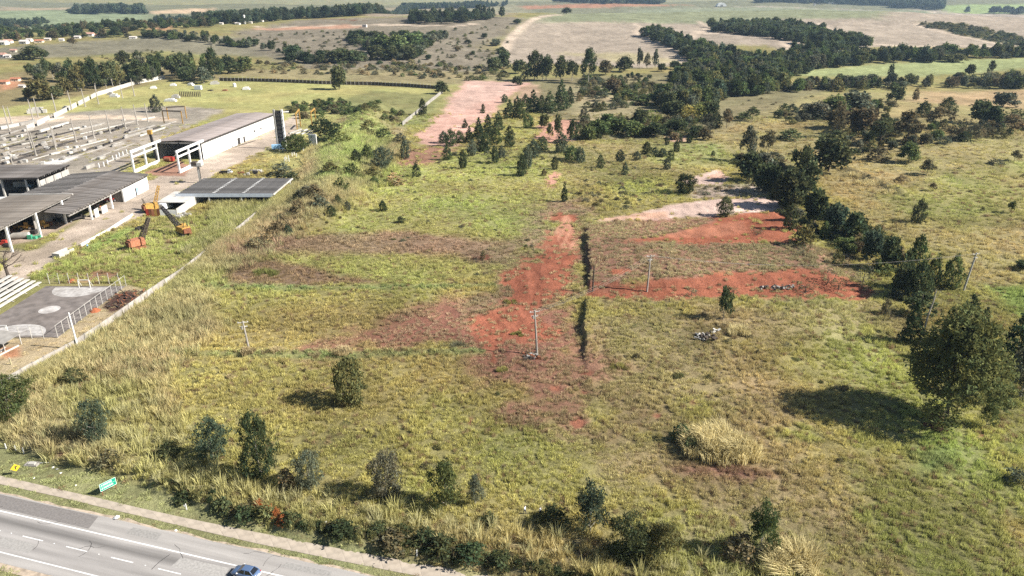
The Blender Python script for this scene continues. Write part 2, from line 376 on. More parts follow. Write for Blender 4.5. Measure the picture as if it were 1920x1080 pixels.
# the factory's meadow, yard and drive
Z([(-400, 260), (0, 205), (330, 150), (430, 152), (600, 155), (820, 166), (760, 232), (600, 330), (520, 320), (460, 210), (330, 208), (0, 262), (-400, 330)], 5, (0.265, 0.25, 0.095), 0.6, (0.29, 0.27, 0.10), 0.7, 0.0)
Z([(-500, 290), (0, 222), (130, 212), (330, 198), (420, 205), (300, 262), (230, 320), (0, 420), (-500, 600)], 3, (0.25, 0.22, 0.175), 0.2, (0.24, 0.22, 0.09), 0.6, 0, 0.9)
Z([(-300, 232), (100, 216), (230, 216), (330, 222), (330, 228), (200, 222), (60, 230), (-300, 250)], 2, (0.46, 0.37, 0.28), 0.05)
Z([(70, 308), (140, 290), (150, 294), (110, 309)], 0.8, (0.60, 0.57, 0.53), 0)
Z([(-40, 560), (0, 500), (60, 480), (120, 432), (250, 350), (335, 315), (380, 300), (500, 248), (560, 210), (562, 240), (540, 262), (420, 318), (395, 334), (330, 366), (300, 392), (210, 430), (140, 462), (100, 488), (70, 512), (-20, 560)], 1.6, (0.37, 0.305, 0.245), 0.02, None, None, 0, 0.5)
Z([(0, 470), (60, 470), (140, 448), (230, 402), (235, 412), (140, 458), (60, 500), (0, 500)], 2, (0.33, 0.27, 0.21), 0.0)
Z([(-30, 470), (60, 452), (110, 432), (140, 418), (110, 400), (-30, 420)], 1.5, (0.30, 0.235, 0.185), 0.0)
Z([(270, 324), (335, 300), (360, 312), (345, 330), (300, 330)], 1.2, (0.30, 0.17, 0.12), 0.05)
Z([(60, 520), (110, 490), (160, 470), (320, 400), (520, 385), (450, 430), (340, 500), (240, 535), (100, 535)], 2.5, (0.225, 0.195, 0.08), 1.2, (0.26, 0.26, 0.08), 1.2, 0.0)
Z([(150, 468), (240, 424), (260, 430), (170, 475)], 1.5, (0.17, 0.21, 0.05), 1.3, (0.22, 0.25, 0.08), 0.8)
Z([(110, 505), (200, 505), (260, 520), (200, 530), (110, 520)], 2, (0.26, 0.15, 0.085), 0.7)
Z([(-40, 720), (60, 700), (140, 660), (290, 552), (240, 535), (220, 545), (120, 625), (-40, 640)], 0.8, (0.33, 0.265, 0.16), 0.35, (0.32, 0.27, 0.13), 0.35, 0.0)
Z([(0, 650), (36, 650), (40, 668), (0, 675)], 1.0, (0.36, 0.18, 0.10), 0.1)
Z([(190, 575), (215, 552), (245, 545), (268, 552), (235, 580), (205, 588)], 0.9, (0.085, 0.05, 0.04), 0.05)
Z([(400, 384), (500, 384), (520, 400), (440, 440), (350, 480), (340, 470), (390, 430)], 2, (0.21, 0.19, 0.08), 0.6, (0.27, 0.27, 0.09), 1.3, 1.0)
# the bank of tall grass between factory and field
Z([(30, 715), (150, 655), (300, 548), (380, 488), (450, 440), (545, 360), (600, 250), (680, 195), (760, 235), (740, 330), (800, 350), (660, 380), (620, 410), (560, 440), (470, 500), (400, 560), (430, 620), (330, 700), (330, 820), (250, 880), (120, 860), (-60, 820), (-60, 760)], 3.0, (0.23, 0.195, 0.10), 0.8, (0.30, 0.26, 0.115), 1.3, 0.75)
Z([(600, 250), (690, 195), (740, 260), (660, 340), (600, 340)], 4, (0.21, 0.225, 0.08), 0.8, (0.26, 0.29, 0.09), 1.4, 0.9)
Z([(600, 200), (700, 170), (830, 180), (800, 230), (740, 240)], 5, (0.16, 0.16, 0.065), 0.7, (0.22, 0.23, 0.075), 1.2, 0.3)
Z([(0, 705), (60, 720), (250, 880), (330, 935), (480, 985), (700, 1030), (980, 1082), (1500, 1180), (1500, 1060), (960, 990), (700, 960), (480, 900), (330, 860), (300, 720)], 3.0, (0.205, 0.185, 0.085), 1.1, (0.28, 0.26, 0.095), 1.3, 0.3)
# the field
Z([(330, 545), (900, 540), (960, 470), (1060, 400), (1070, 320), (1000, 275), (780, 290), (700, 360), (640, 410), (520, 480)], 6, (0.215, 0.205, 0.07), 1.0, (0.275, 0.272, 0.085), 0.9, 0.0, 1.2)
Z([(720, 300), (1080, 300), (1070, 380), (900, 440), (640, 430)], 8, (0.225, 0.215, 0.08), 1.0, (0.285, 0.285, 0.088), 0.85)
Z([(1000, 270), (1330, 265), (1360, 300), (1290, 325), (1080, 345), (1060, 330)], 5, (0.20, 0.175, 0.075), 1.0, (0.255, 0.235, 0.085), 0.9)
Z([(1220, 270), (1350, 272), (1360, 310), (1280, 318), (1210, 300)], 4, (0.215, 0.21, 0.08), 1.0, (0.27, 0.272, 0.09))
Z([(440, 458), (620, 440), (760, 432), (900, 450), (980, 452), (960, 500), (820, 478), (600, 475), (420, 488)], 4, (0.20, 0.145, 0.085), 0.95, (0.27, 0.205, 0.11), 0.9)
Z([(420, 520), (460, 492), (520, 488), (640, 515), (720, 530), (600, 536), (440, 536)], 2.5, (0.17, 0.115, 0.07), 0.9, (0.235, 0.165, 0.085), 1.0)
Z([(560, 655), (700, 600), (760, 560), (900, 540), (1090, 540), (1100, 660), (1100, 760), (900, 720), (880, 650), (720, 655)], 5, (0.21, 0.12, 0.07), 0.85, (0.26, 0.205, 0.095), 0.85, 0, 1.6)
Z([(700, 640), (760, 585), (870, 560), (1000, 560), (1090, 570), (1090, 700), (1080, 745), (950, 700), (900, 650), (800, 652)], 4, SRD, 0.55, (0.25, 0.20, 0.10), 0.8, 0, 1.8)
Z([(1100, 580), (1640, 570), (1700, 640), (1560, 760), (1480, 900), (1300, 760), (1150, 740), (1100, 680)], 8, (0.20, 0.165, 0.078), 0.95, (0.275, 0.246, 0.098), 0.95, 0, 2.0)
Z([(1380, 640), (1700, 640), (1700, 780), (1500, 740)], 8, (0.22, 0.20, 0.075), 1.0, (0.29, 0.275, 0.085), 0.95)
Z([(1000, 700), (1240, 680), (1400, 800), (1700, 950), (1920, 1080), (1500, 1080), (1250, 900)], 8, (0.195, 0.16, 0.075), 1.0, (0.275, 0.246, 0.098), 1.0, 0, 2.0)
Z([(1560, 830), (1800, 820), (2000, 860), (2000, 1120), (1800, 1080), (1640, 950)], 6, (0.165, 0.165, 0.06), 1.1, (0.24, 0.255, 0.072), 1.15, 0, 2.5)
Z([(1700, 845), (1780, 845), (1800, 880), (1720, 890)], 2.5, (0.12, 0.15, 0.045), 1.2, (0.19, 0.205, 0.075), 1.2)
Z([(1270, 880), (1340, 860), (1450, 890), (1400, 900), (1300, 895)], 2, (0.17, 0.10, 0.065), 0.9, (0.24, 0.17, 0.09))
# the red ground
Z([(930, 520), (1000, 430), (1050, 380), (1090, 372), (1100, 420), (1090, 560), (900, 600), (860, 560)], 6, (0.19, 0.135, 0.078), 0.9, (0.24, 0.21, 0.10), 0.9, 0, 2.0)
Z([(960, 650), (1100, 640), (1120, 700), (1100, 785), (1010, 770), (940, 720)], 5, (0.20, 0.115, 0.07), 0.72, (0.26, 0.205, 0.10), 0.85, 0, 2.4)
Z([(1000, 640), (925, 655), (895, 628), (905, 598), (935, 560), (940, 520), (985, 478), (1030, 460), (1045, 425), (1062, 402), (1086, 412), (1088, 480), (1082, 548), (1060, 580), (1040, 620)], 3.4, SR, 0.26, (0.25, 0.21, 0.10), 0.8, 0, 2.4)
Z([(1040, 430), (1062, 402), (1082, 430), (1080, 470), (1050, 465)], 1.0, (0.36, 0.185, 0.12), 0.1)
Z([(1080, 562), (1086, 545), (1190, 522), (1340, 504), (1500, 494), (1600, 520), (1650, 548), (1600, 563), (1400, 560), (1200, 558)], 2.2, SR, 0.16, (0.25, 0.21, 0.10), 0.8, 0, 2.2)
Z([(1095, 458), (1500, 456), (1590, 480), (1620, 525), (1500, 505), (1340, 512), (1200, 528), (1104, 548)], 2.0, (0.20, 0.118, 0.072), 0.95, (0.255, 0.215, 0.105), 0.9, 0, 1.8)
Z([(1140, 505), (1180, 503), (1195, 510), (1150, 516)], 0.8, SR, 0.0)
Z([(1170, 452), (1240, 436), (1300, 420), (1350, 404), (1480, 400), (1500, 425), (1492, 456), (1300, 458)], 2.0, SR, 0.08, None, None, 0, 2.0)
Z([(1230, 446), (1300, 424), (1390, 416), (1400, 432), (1330, 446)], 2.5, (0.34, 0.145, 0.09), 0.0)
Z([(1095, 422), (1250, 412), (1340, 412), (1290, 430), (1180, 450), (1100, 455)], 1.5, (0.21, 0.125, 0.075), 1.0, (0.25, 0.215, 0.10), 0.9, 0, 1.5)
Z([(1118, 414), (1200, 400), (1270, 382), (1340, 374), (1470, 372), (1480, 390), (1360, 402), (1240, 408)], 1.2, SPW, 0.02, None, None, 0, 1.0)
Z([(1120, 414), (1200, 400), (1250, 396), (1250, 407)], 1.2, (0.42, 0.265, 0.19), 0.02)
Z([(1300, 350), (1440, 345), (1470, 366), (1300, 372)], 2.5, (0.36, 0.29, 0.22), 0.5, (0.30, 0.27, 0.16))
Z([(1280, 342), (1310, 330), (1345, 318), (1362, 330), (1360, 346), (1300, 346)], 1.6, SPW, 0.05)
Z([(1330, 330), (1352, 320), (1362, 334), (1340, 338)], 1.2, (0.40, 0.25, 0.19), 0.02)
Z([(1020, 335), (1040, 322), (1052, 326), (1040, 352), (1028, 352)], 1.5, (0.38, 0.21, 0.15), 0.2)
PINK = [(870, 150), (985, 154), (1000, 158), (955, 178), (935, 205), (890, 240), (850, 275), (800, 275), (780, 258), (810, 232), (838, 196)]
Z(PINK, 3.0, (0.44, 0.275, 0.22), 0.02, None, None, 0, 1.6)
Z([(880, 150), (980, 156), (930, 185), (850, 215), (845, 195)], 8, (0.45, 0.31, 0.255), 0.02)
Z([(980, 160), (1010, 158), (1010, 190), (960, 195)], 4, (0.30, 0.21, 0.14), 0.3)
Z([(1005, 264), (1010, 236), (1040, 222), (1085, 226), (1080, 262), (1030, 275)], 2.0, (0.38, 0.215, 0.155), 0.08, None, None, 0, 1.5)
Z([(1245, 256), (1290, 254), (1288, 266), (1248, 266)], 2.0, (0.40, 0.26, 0.19), 0.05)
Z([(730, 290), (800, 275), (860, 280), (800, 310), (740, 312)], 2.5, (0.24, 0.14, 0.09), 0.4)
for cx, cy, rx, ry in [(882, 790, 13, 14), (1084, 792, 15, 13), (1520, 917, 8, 5), (1842, 818, 12, 6), (1898, 892, 10, 6), (1042, 728, 18, 8), (1094, 736, 10, 6), (1100, 700, 14, 5), (1235, 780, 9, 6), (910, 483, 14, 6), (590, 385, 7, 12), (150, 720, 6, 5), (1300, 755, 20, 8), (120, 848, 8, 5)]:
    Z([(cx + .75 * rx * math.cos(a), cy + .75 * ry * math.sin(a)) for a in (0, 1.05, 2.1, 3.14, 4.2, 5.2)], 0.7, (0.21, 0.09, 0.058), 0.05, amp=1.2)
for ln in ([(330, 667), (620, 667), (900, 659)], [(380, 539), (650, 540), (930, 535)]):
    Z(ln, 1.2, (0.15, 0.16, 0.06), 1.1, (0.20, 0.235, 0.085), 0.9, line=1.0, amp=.6)
# beside the road
s_left = [(-600, 690), (0, 838), (90, 868), (200, 888), (330, 938), (480, 990), (700, 1040), (960, 1085), (1500, 1190), (1500, 1300), (-600, 1300)]
Z(s_left, 1.0, (0.20, 0.20, 0.09), 0.75, (0.24, 0.25, 0.10), 0.38, 0.0)
TRK = (0.21, 0.08, 0.05)
RILL = [[(1078 - k * 9 - 3 * (k % 2), 425 + 4 * k), (1045 - k * 10, 490 + 3 * k), (1010 - 11 * k, 540 + 5 * k), (985 - 12 * k + 5 * (k % 3), 600 + 4 * (k % 4))] for k in range(6)] + [[(1100, 548 - 3 * k), (1250, 540 - 5 * k), (1400, 530 - 5 * k + 3 * (k % 2)), (1580, 540 - 6 * k)] for k in range(4)]
for ln in RILL + list(([(1000, 560), (985, 600), (1000, 640)], [(960, 600), (930, 640), (925, 680)], [(1075, 440), (1040, 520), (990, 590), (940, 640)], [(1060, 440), (1010, 510), (960, 560)])):
    Z(ln, 0.55, TRK, 0.0, line=0.35, amp=0.8)

def zones(x, y):
    r = np.hypot(x, y); n = x.size
    soil = np.tile(np.array(SG), (n, 1)); tint = np.tile(np.array(GY), (n, 1))
    dens = np.ones(n); hg = np.ones(n); tall = np.zeros(n)
    nz = fbm(x / 9, y / 9, 41, 3); nf = fbm(x / 90, y / 90, 42, 3)
    for P, soft, so, de, ti, hh, ta, amp, line in ZON:
        bx = [p[0] for p in P]; by = [p[1] for p in P]; pad = soft * 3 + (line or 0) + 4
        m = np.nonzero((x > min(bx) - pad) & (x < max(bx) + pad) & (y > min(by) - pad) & (y < max(by) + pad))[0]
        if not len(m): continue
        xx, yy = x[m], y[m]
        d = (line - seg_dist(xx, yy, P)) if line else poly_sd(xx, yy, P)
        d = d + (nz[m] * soft * 1.6 + nf[m] * min(soft, 12) * .8) * amp
        w = sstep(-soft, soft, d)
        if so is not None: soil[m] += (np.array(so) - soil[m]) * w[:, None]
        if ti is not None: tint[m] += (np.array(ti) - tint[m]) * w[:, None]
        if de is not None: dens[m] += (de - dens[m]) * w
        if hh is not None: hg[m] += (hh - hg[m]) * w
        if ta is not None: tall[m] += (ta - tall[m]) * w
    soil *= (1 - .14 * sstep(600, 1000, r))[:, None]
    # patches greener or browner, a few metres across
    p = fbm(x / 17, y / 17, 51, 4); q = fbm(x / 5, y / 5, 52, 3)
    v = 1 + 0.30 * p + 0.16 * q
    grn = np.clip(0.5 + 0.9 * fbm(x / 28, y / 28, 61, 3), 0, 1)[:, None]
    gf = np.clip(dens, 0, 1)[:, None] * 0.9
    sh = (1 - gf) + gf * (np.array([1.08, 0.96, 0.98]) * (1 - grn) + np.array([0.93, 1.03, 0.95]) * grn)
    gap_dark = (1 - sstep(260, 440, r))[:, None] * gf      # soil a little darker between the tufts that are built as geometry
    soil = soil * v[:, None] * sh * (1 + gf * np.array([.2, .2, .4])) * (1 - .16 * gap_dark); tint = np.array([1.62, 1.70, 2.15]) * tint * (1 + 0.32 * p + .16 * q)[:, None] * (np.array([1.10, 0.96, 1.05]) * (1 - grn) + np.array([0.95, 1.02, 0.92]) * grn)
    return soil, tint, dens, hg, tall

# ------------------------------------------------------------------ the ground: one sheet out to the horizon
ang = np.concatenate([np.linspace(-180, -46, 34)[:-1], np.linspace(-46, 46, 560), np.linspace(46, 180, 34)[1:-1]])
rad = np.concatenate([np.linspace(2, 52, 12), 55 * 1.0062 ** np.arange(0, 362), 520 * 1.0145 ** np.arange(0, 228)])
na, nr = len(ang), len(rad)
AA, RR = np.meshgrid(np.radians(ang), rad)
GX = (np.sin(AA) * RR).ravel(); GYY = (np.cos(AA) * RR).ravel()
GZ = th(GX, GYY)
soil, tint, dens, hg, tall = zones(GX, GYY)
rough = sstep(0.05, 0.6, dens)
near = np.hypot(GX, GYY) < 420
bumpz = (fbm(GX / 2.2, GYY / 2.2, 71, 3) * 0.22) * (0.35 + rough) + (1 - rough) * (np.abs(fbm(GX / 2.6 + GYY / 9, GYY / 7, 72, 3)) * .7 - .2)
GZ2 = GZ + np.where(near & (GZ > -1.25) & (GX > -96), bumpz, 0)
i = np.arange(nr - 1)[:, None] * na; j = np.arange(na)[None, :]; j2 = (j + 1) % na
Fq = np.stack([i + j, i + j2, i + na + j2, i + na + j], -1).reshape(-1, 4)
Fq = Fq[:, ::-1]
ctr = len(GX)
gm = np_mesh('ground', np.stack([GX, GYY, GZ2], 1), Fq, None, smooth=True)
add_color(gm, 'soil', soil)
a = gm.attributes.new('grassy', 'FLOAT', 'POINT'); a.data.foreach_set('value', rough.astype(np.float32))
def ground_mat():
    m, nt, N, L = _nt('ground_cover')
    out = N.new('ShaderNodeOutputMaterial'); b = N.new('ShaderNodeBsdfDiffuse')
    at_ = N.new('ShaderNodeAttribute'); at_.attribute_name = 'soil'
    gr = N.new('ShaderNodeAttribute'); gr.attribute_name = 'grassy'
    tc = N.new('ShaderNodeTexCoord')
    def noise(sc, det, rough_=.6):
        n = N.new('ShaderNodeTexNoise'); n.inputs['Scale'].default_value = sc; n.inputs['Detail'].default_value = det; n.inputs['Roughness'].default_value = rough_
        L.new(tc.outputs['Object'], n.inputs['Vector']); return n
    def rng(src, a0, a1, b0, b1):
        r = N.new('ShaderNodeMapRange'); r.inputs[1].default_value = a0; r.inputs[2].default_value = a1; r.inputs[3].default_value = b0; r.inputs[4].default_value = b1
        L.new(src, r.inputs[0]); return r.outputs[0]
    def mul(a_, b_):
        x = N.new('ShaderNodeMix'); x.data_type = 'RGBA'; x.blend_type = 'MULTIPLY'; x.inputs['Factor'].default_value = 1
        L.new(a_, x.inputs['A']); L.new(b_, x.inputs['B']); return x.outputs['Result']
    fine = noise(1.6, 6, .7); mid = noise(0.16, 5); coarse = noise(0.02, 6, .65)
    c = mul(at_.outputs['Color'], rng(fine.outputs[0], .3, .7, .72, 1.28))
    c = mul(c, rng(mid.outputs[0], .3, .7, .82, 1.18)); c = mul(c, rng(coarse.outputs[0], .3, .7, .84, 1.16))
    # weeds and straw of another colour, where it is grassy
    r2 = N.new('ShaderNodeValToRGB'); r2.color_ramp.elements[0].position = .55; r2.color_ramp.elements[1].position = .68
    n4 = noise(.55, 6, .7); L.new(n4.outputs[0], r2.inputs[0])
    k = N.new('ShaderNodeMath'); k.operation = 'MULTIPLY'; L.new(r2.outputs[0], k.inputs[0]); L.new(gr.outputs['Fac'], k.inputs[1])
    k2 = N.new('ShaderNodeMath'); k2.operation = 'MULTIPLY'; L.new(k.outputs[0], k2.inputs[0]); k2.inputs[1].default_value = .5
    mx = N.new('ShaderNodeMix'); mx.data_type = 'RGBA'; mx.inputs['B'].default_value = (.13, .095, .05, 1)
    L.new(k2.outputs[0], mx.inputs['Factor']); L.new(c, mx.inputs['A']); c = mx.outputs['Result']
    L.new(c, b.inputs['Color'])
    bp = N.new('ShaderNodeBump'); bp.inputs['Strength'].default_value = .9; bp.inputs['Distance'].default_value = .35
    L.new(fine.outputs[0], bp.inputs['Height']); L.new(bp.outputs[0], b.inputs['Normal'])
    L.new(b.outputs[0], out.inputs[0]); return m
gm.materials.append(ground_mat())
ground = link('ground', gm, kind='structure', label='rolling ground of yellow green grass and bare red earth')

# ------------------------------------------------------------------ scatter: points that carry copies of a few meshes
def scatter(name, pts, sc, rz, tnt, objs, label, cat, tilt=None):
    coll = bpy.data.collections.new(name + '_kinds')
    for o in objs: coll.objects.link(o)
    me = bpy.data.meshes.new(name); pts = np.asarray(pts, np.float32); n = len(pts)
    me.vertices.add(n); me.vertices.foreach_set('co', pts.ravel())
    def att(nm, ty, key, val):
        a = me.attributes.new(nm, ty, 'POINT'); a.data.foreach_set(key, np.asarray(val).ravel())
    att('sc', 'FLOAT_VECTOR', 'vector', np.asarray(sc, np.float32))
    rot = np.zeros((n, 3), np.float32); rot[:, 2] = rz
    if tilt is not None: rot[:, :2] = tilt
    att('rot', 'FLOAT_VECTOR', 'vector', rot)
    att('tint', 'FLOAT_COLOR', 'color', np.hstack([np.asarray(tnt, np.float32), np.ones((n, 1), np.float32)]))
    att('pick', 'INT', 'value', RNG.integers(0, len(objs), n).astype(np.int32))
    o = link(name, me, kind='stuff', label=label, cat=cat)
    ng = bpy.data.node_groups.new(name, 'GeometryNodeTree')
    ng.interface.new_socket('Geometry', in_out='INPUT', socket_type='NodeSocketGeometry')
    ng.interface.new_socket('Geometry', in_out='OUTPUT', socket_type='NodeSocketGeometry')
    N, L = ng.nodes, ng.links
    gi = N.new('NodeGroupInput'); go = N.new('NodeGroupOutput'); ip = N.new('GeometryNodeInstanceOnPoints')
    ci = N.new('GeometryNodeCollectionInfo'); ci.inputs['Collection'].default_value = coll
    ci.inputs['Separate Children'].default_value = True; ci.inputs['Reset Children'].default_value = True
    def na_(nm, ty):
        x = N.new('GeometryNodeInputNamedAttribute'); x.data_type = ty; x.inputs['Name'].default_value = nm; return x.outputs['Attribute']
    mp = N.new('GeometryNodeMeshToPoints')
    L.new(gi.outputs[0], mp.inputs['Mesh']); L.new(mp.outputs[0], ip.inputs['Points']); L.new(ci.outputs[0], ip.inputs['Instance'])
    ip.inputs['Pick Instance'].default_value = True
    L.new(na_('pick', 'INT'), ip.inputs['Instance Index'])
    er = N.new('FunctionNodeEulerToRotation'); L.new(na_('rot', 'FLOAT_VECTOR'), er.inputs[0]); L.new(er.outputs[0], ip.inputs['Rotation'])
    L.new(na_('sc', 'FLOAT_VECTOR'), ip.inputs['Scale']); L.new(ip.outputs[0], go.inputs[0])
    md = o.modifiers.new('scatter', 'NODES'); md.node_group = ng
    return o

# ------------------------------------------------------------------ road, shoulder, path and lawn strip beside it
def asphalt_mat():
    m, nt, N, L = _nt('asphalt'); out = N.new('ShaderNodeOutputMaterial'); b = N.new('ShaderNodeBsdfPrincipled')
    b.inputs['Roughness'].default_value = .9; b.inputs['Specular IOR Level'].default_value = .2
    tc = N.new('ShaderNodeTexCoord'); sp = N.new('ShaderNodeSeparateXYZ'); L.new(tc.outputs['Object'], sp.inputs[0])
    mp = N.new('ShaderNodeMapping'); mp.inputs['Scale'].default_value = (.06, 1, 1); L.new(tc.outputs['Object'], mp.inputs[0])
    n = N.new('ShaderNodeTexNoise'); n.inputs['Scale'].default_value = .9; n.inputs['Detail'].default_value = 6; L.new(mp.outputs[0], n.inputs['Vector'])
    n2 = N.new('ShaderNodeTexNoise'); n2.inputs['Scale'].default_value = 9; n2.inputs['Detail'].default_value = 4; L.new(tc.outputs['Object'], n2.inputs['Vector'])
    r = N.new('ShaderNodeValToRGB'); r.color_ramp.elements[0].color = (.25, .235, .22, 1); r.color_ramp.elements[0].position = .3
    r.color_ramp.elements[1].color = (.36, .34, .318, 1); r.color_ramp.elements[1].position = .7; L.new(n.outputs[0], r.inputs[0])
    # oil and rubber worn into the middle of each lane
    cr = N.new('ShaderNodeFloatCurve') if False else N.new('ShaderNodeValToRGB')
    mr = N.new('ShaderNodeMapRange'); mr.inputs[1].default_value = -8.4; mr.inputs[2].default_value = 0.6; mr.inputs[3].default_value = 0; mr.inputs[4].default_value = 1
    w = N.new('ShaderNodeMath'); w.operation = 'ADD'; sc = N.new('ShaderNodeMath'); sc.operation = 'MULTIPLY_ADD'; sc.inputs[1].default_value = .9; sc.inputs[2].default_value = -.45
    L.new(n.outputs[0], sc.inputs[0]); L.new(sp.outputs['Y'], w.inputs[0]); L.new(sc.outputs[0], w.inputs[1]); L.new(w.outputs[0], mr.inputs[0])
    e = cr.color_ramp.elements; e[0].position = 0.0; e[0].color = (1, 1, 1, 1); e[1].position = 1.0; e[1].color = (1, 1, 1, 1)
    for p_, v_ in ((.22, .98), (.33, .80), (.45, .97), (.60, .95), (.72, .50), (.80, .60), (.90, .97)):
        q = e.new(p_); q.color = (v_, v_, v_ * 1.01, 1)
    L.new(mr.outputs[0], cr.inputs[0])
    x = N.new('ShaderNodeMix'); x.data_type = 'RGBA'; x.blend_type = 'MULTIPLY'; x.inputs['Factor'].default_value = 1
    L.new(r.outputs[0], x.inputs['A']); L.new(cr.outputs[0], x.inputs['B'])
    y = N.new('ShaderNodeMapRange'); y.inputs[1].default_value = .3; y.inputs[2].default_value = .7; y.inputs[3].default_value = .9; y.inputs[4].default_value = 1.1; L.new(n2.outputs[0], y.inputs[0])
    x2 = N.new('ShaderNodeMix'); x2.data_type = 'RGBA'; x2.blend_type = 'MULTIPLY'; x2.inputs['Factor'].default_value = 1
    L.new(x.outputs['Result'], x2.inputs['A']); L.new(y.outputs[0], x2.inputs['B']); L.new(x2.outputs['Result'], b.inputs['Base Color'])
    L.new(b.outputs[0], out.inputs[0]); return m
RZA = math.atan2(RD[1], RD[0])
road = thing('road', 'grey two lane asphalt road with white lane lines', 'road', (RA[0], RA[1], ROAD_Z), RZA); road['kind'] = 'structure'; del road['category']
def rstrip(name, s0, s1, t0, t1, z, m, n=60, wob=0.0, parent=None):
    V = []; Fc = []
    for k in range(n + 1):
        s = s0 + (s1 - s0) * k / n
        w = wob * float(fbm(np.array([s / 3.0]), np.array([t1]), 5, 3)[0])
        V += [(s, t0, z), (s, t1 + w, z)]
    Fc = [(2 * k, 2 * k + 2, 2 * k + 3, 2 * k + 1) for k in range(n)]
    b = MB(); b.add(V, Fc); return b.build(name, m, road if parent is None else parent)
M_ASPH = asphalt_mat(); M_LINE = mat('road_paint', (.82, .81, .78), .7, .08, 1.5, stain=.25)
M_SAND = mat('roadside_grit', (.42, .34, .26), .95, .2, 1.2)
rstrip('lane_surface', -300, 400, -9.2, 3.55, .03, M_ASPH, 260, .4)
rstrip('grit_edge', -300, 400, 3.2, 4.05, .022, M_SAND, 300, .8)
rstrip('inner_grit_edge', -300, 400, -10.4, -9.0, .022, M_SAND, 120, .5)
rstrip('edge_line', -300, 400, -.1, .1, .036, M_LINE, 40)
rstrip('inner_edge_line', -300, 400, -7.55, -7.35, .036, M_LINE, 40)
M_PATCH = mat('dark_asphalt_patch', (.19, .175, .165), .9, .12, 3)
b = MB(); b.add([(-60, .5, .034), (17.6, .5, .034), (16.8, 3.3, .034), (-60, 3.3, .034)], [(0, 1, 2, 3)]); b.build('asphalt_patch', M_PATCH, road)
dash = MB().box(-2, 2, -.075, .075, .032, .037).mesh('dash', M_LINE)
_s0 = road_st(*flat(142, 1031, ROAD_Z))[0]
for k in range(-24, 30):
    o = link('dash', dash, road); o.location = (_s0 + k * 12.0 * 0.71, -3.72, 0)
stud = MB().box(-.09, .09, -.07, .07, .034, .07).mesh('stud', M_LINE)
for k in range(-10, 22):
    o = link('stud', stud, road); o.location = (_s0 + 4.2 + k * 8.52, -3.72, 0)
cr_ = MB(); pp = [flat(a, b, ROAD_Z) for a, b in [(318, 1040), (300, 1053), (290, 1062), (284, 1068)]]
for q0, q1 in zip(pp[:-1], pp[1:]):
    s0, t0 = road_st(*q0); s1, t1 = road_st(*q1); cr_.bar((s0, t0, .035), (s1, t1, .035), .09, .004)
cr_.build('asphalt_crack', M_DARK, road)
rc = random.Random(5)
for k in range(16):
    c_ = MB(); s_ = rc.uniform(-5, 75); t_ = rc.choice([rc.uniform(.4, 3.2), rc.uniform(-7, 0)]); a_ = rc.uniform(-.5, .5) + rc.choice([0, 1.3])
    for q in range(5):
        s2, t2 = s_ + math.cos(a_) * .8, max(-8.5, min(3.4, t_ + math.sin(a_) * .8)); c_.bar((s_, t_, .0345), (s2, t2, .0345), rc.uniform(.03, .08), .004); s_, t_ = s2, t2; a_ += rc.uniform(-.6, .6)
    c_.build('asphalt_crack', M_DARK, road)
M_PATCH2 = mat('pale_asphalt_patch', (.33, .315, .295), .9, .12, 3)
for s_, t_, w_, d_ in ((24, 1.2, 6, 1.6), (36, -2.9, 9, 2.2), (6, -6.6, 7, 2.0), (52, 1.6, 8, 1.2)):
    MB().add([(s_, t_, .0335), (s_ + w_, t_ + .1, .0335), (s_ + w_ - .3, t_ + d_, .0335), (s_ + .2, t_ + d_ - .1, .0335)], [(0, 1, 2, 3)]).build('asphalt_patch', M_PATCH2, road)
# concrete drainage path between the strip of lawn and the bank: poured slab by slab
M_PATH = mat('path_concrete', (.42, .36, .29), .95, .14, .8, stain=.2, rv=(.93, 1.05))
up_ = [flat(a, b, ROAD_Z) for a, b in [(-260, 818), (-100, 868), (0, 892), (60, 906), (120, 920), (185, 934), (250, 950), (350, 972), (480, 998), (600, 1022), (750, 1050), (900, 1076), (1100, 1112)]]
lo_ = [flat(a, b, ROAD_Z) for a, b in [(-260, 850), (-100, 890), (0, 908), (60, 921), (120, 934), (185, 950), (250, 965), (350, 989), (480, 1019), (600, 1044), (750, 1074), (900, 1102), (1100, 1140)]]
def resample(P, n):
    P = np.array(P); d = np.concatenate([[0], np.cumsum(np.hypot(*np.diff(P, axis=0).T))]); t = np.linspace(0, d[-1], n)
    return np.stack([np.interp(t, d, P[:, 0]), np.interp(t, d, P[:, 1])], 1)
nS = 46; U = resample(up_, nS); Lw = resample(lo_, nS)
path = thing('path', 'pale pinkish concrete path running along the road verge', 'path', (U[20][0], U[20][1], ROAD_Z)); path['kind'] = 'structure'; del path['category']
for k in range(nS - 1):
    e0 = .004; q = [U[k] + (U[k + 1] - U[k]) * e0, U[k + 1] + (U[k] - U[k + 1]) * e0, Lw[k + 1] + (Lw[k] - Lw[k + 1]) * e0, Lw[k] + (Lw[k + 1] - Lw[k]) * e0]
    c = sum(q) / 4; b = MB()
    b.add([(p_[0] - c[0], p_[1] - c[1], z_) for z_ in (-.05, .05) for p_ in q], [(0, 1, 2, 3), (7, 6, 5, 4), (0, 4, 5, 1), (1, 5, 6, 2), (2, 6, 7, 3), (3, 7, 4, 0)])
    o = b.build('slab', M_PATH, path); o.location = (c[0] - U[20][0], c[1] - U[20][1], 0)

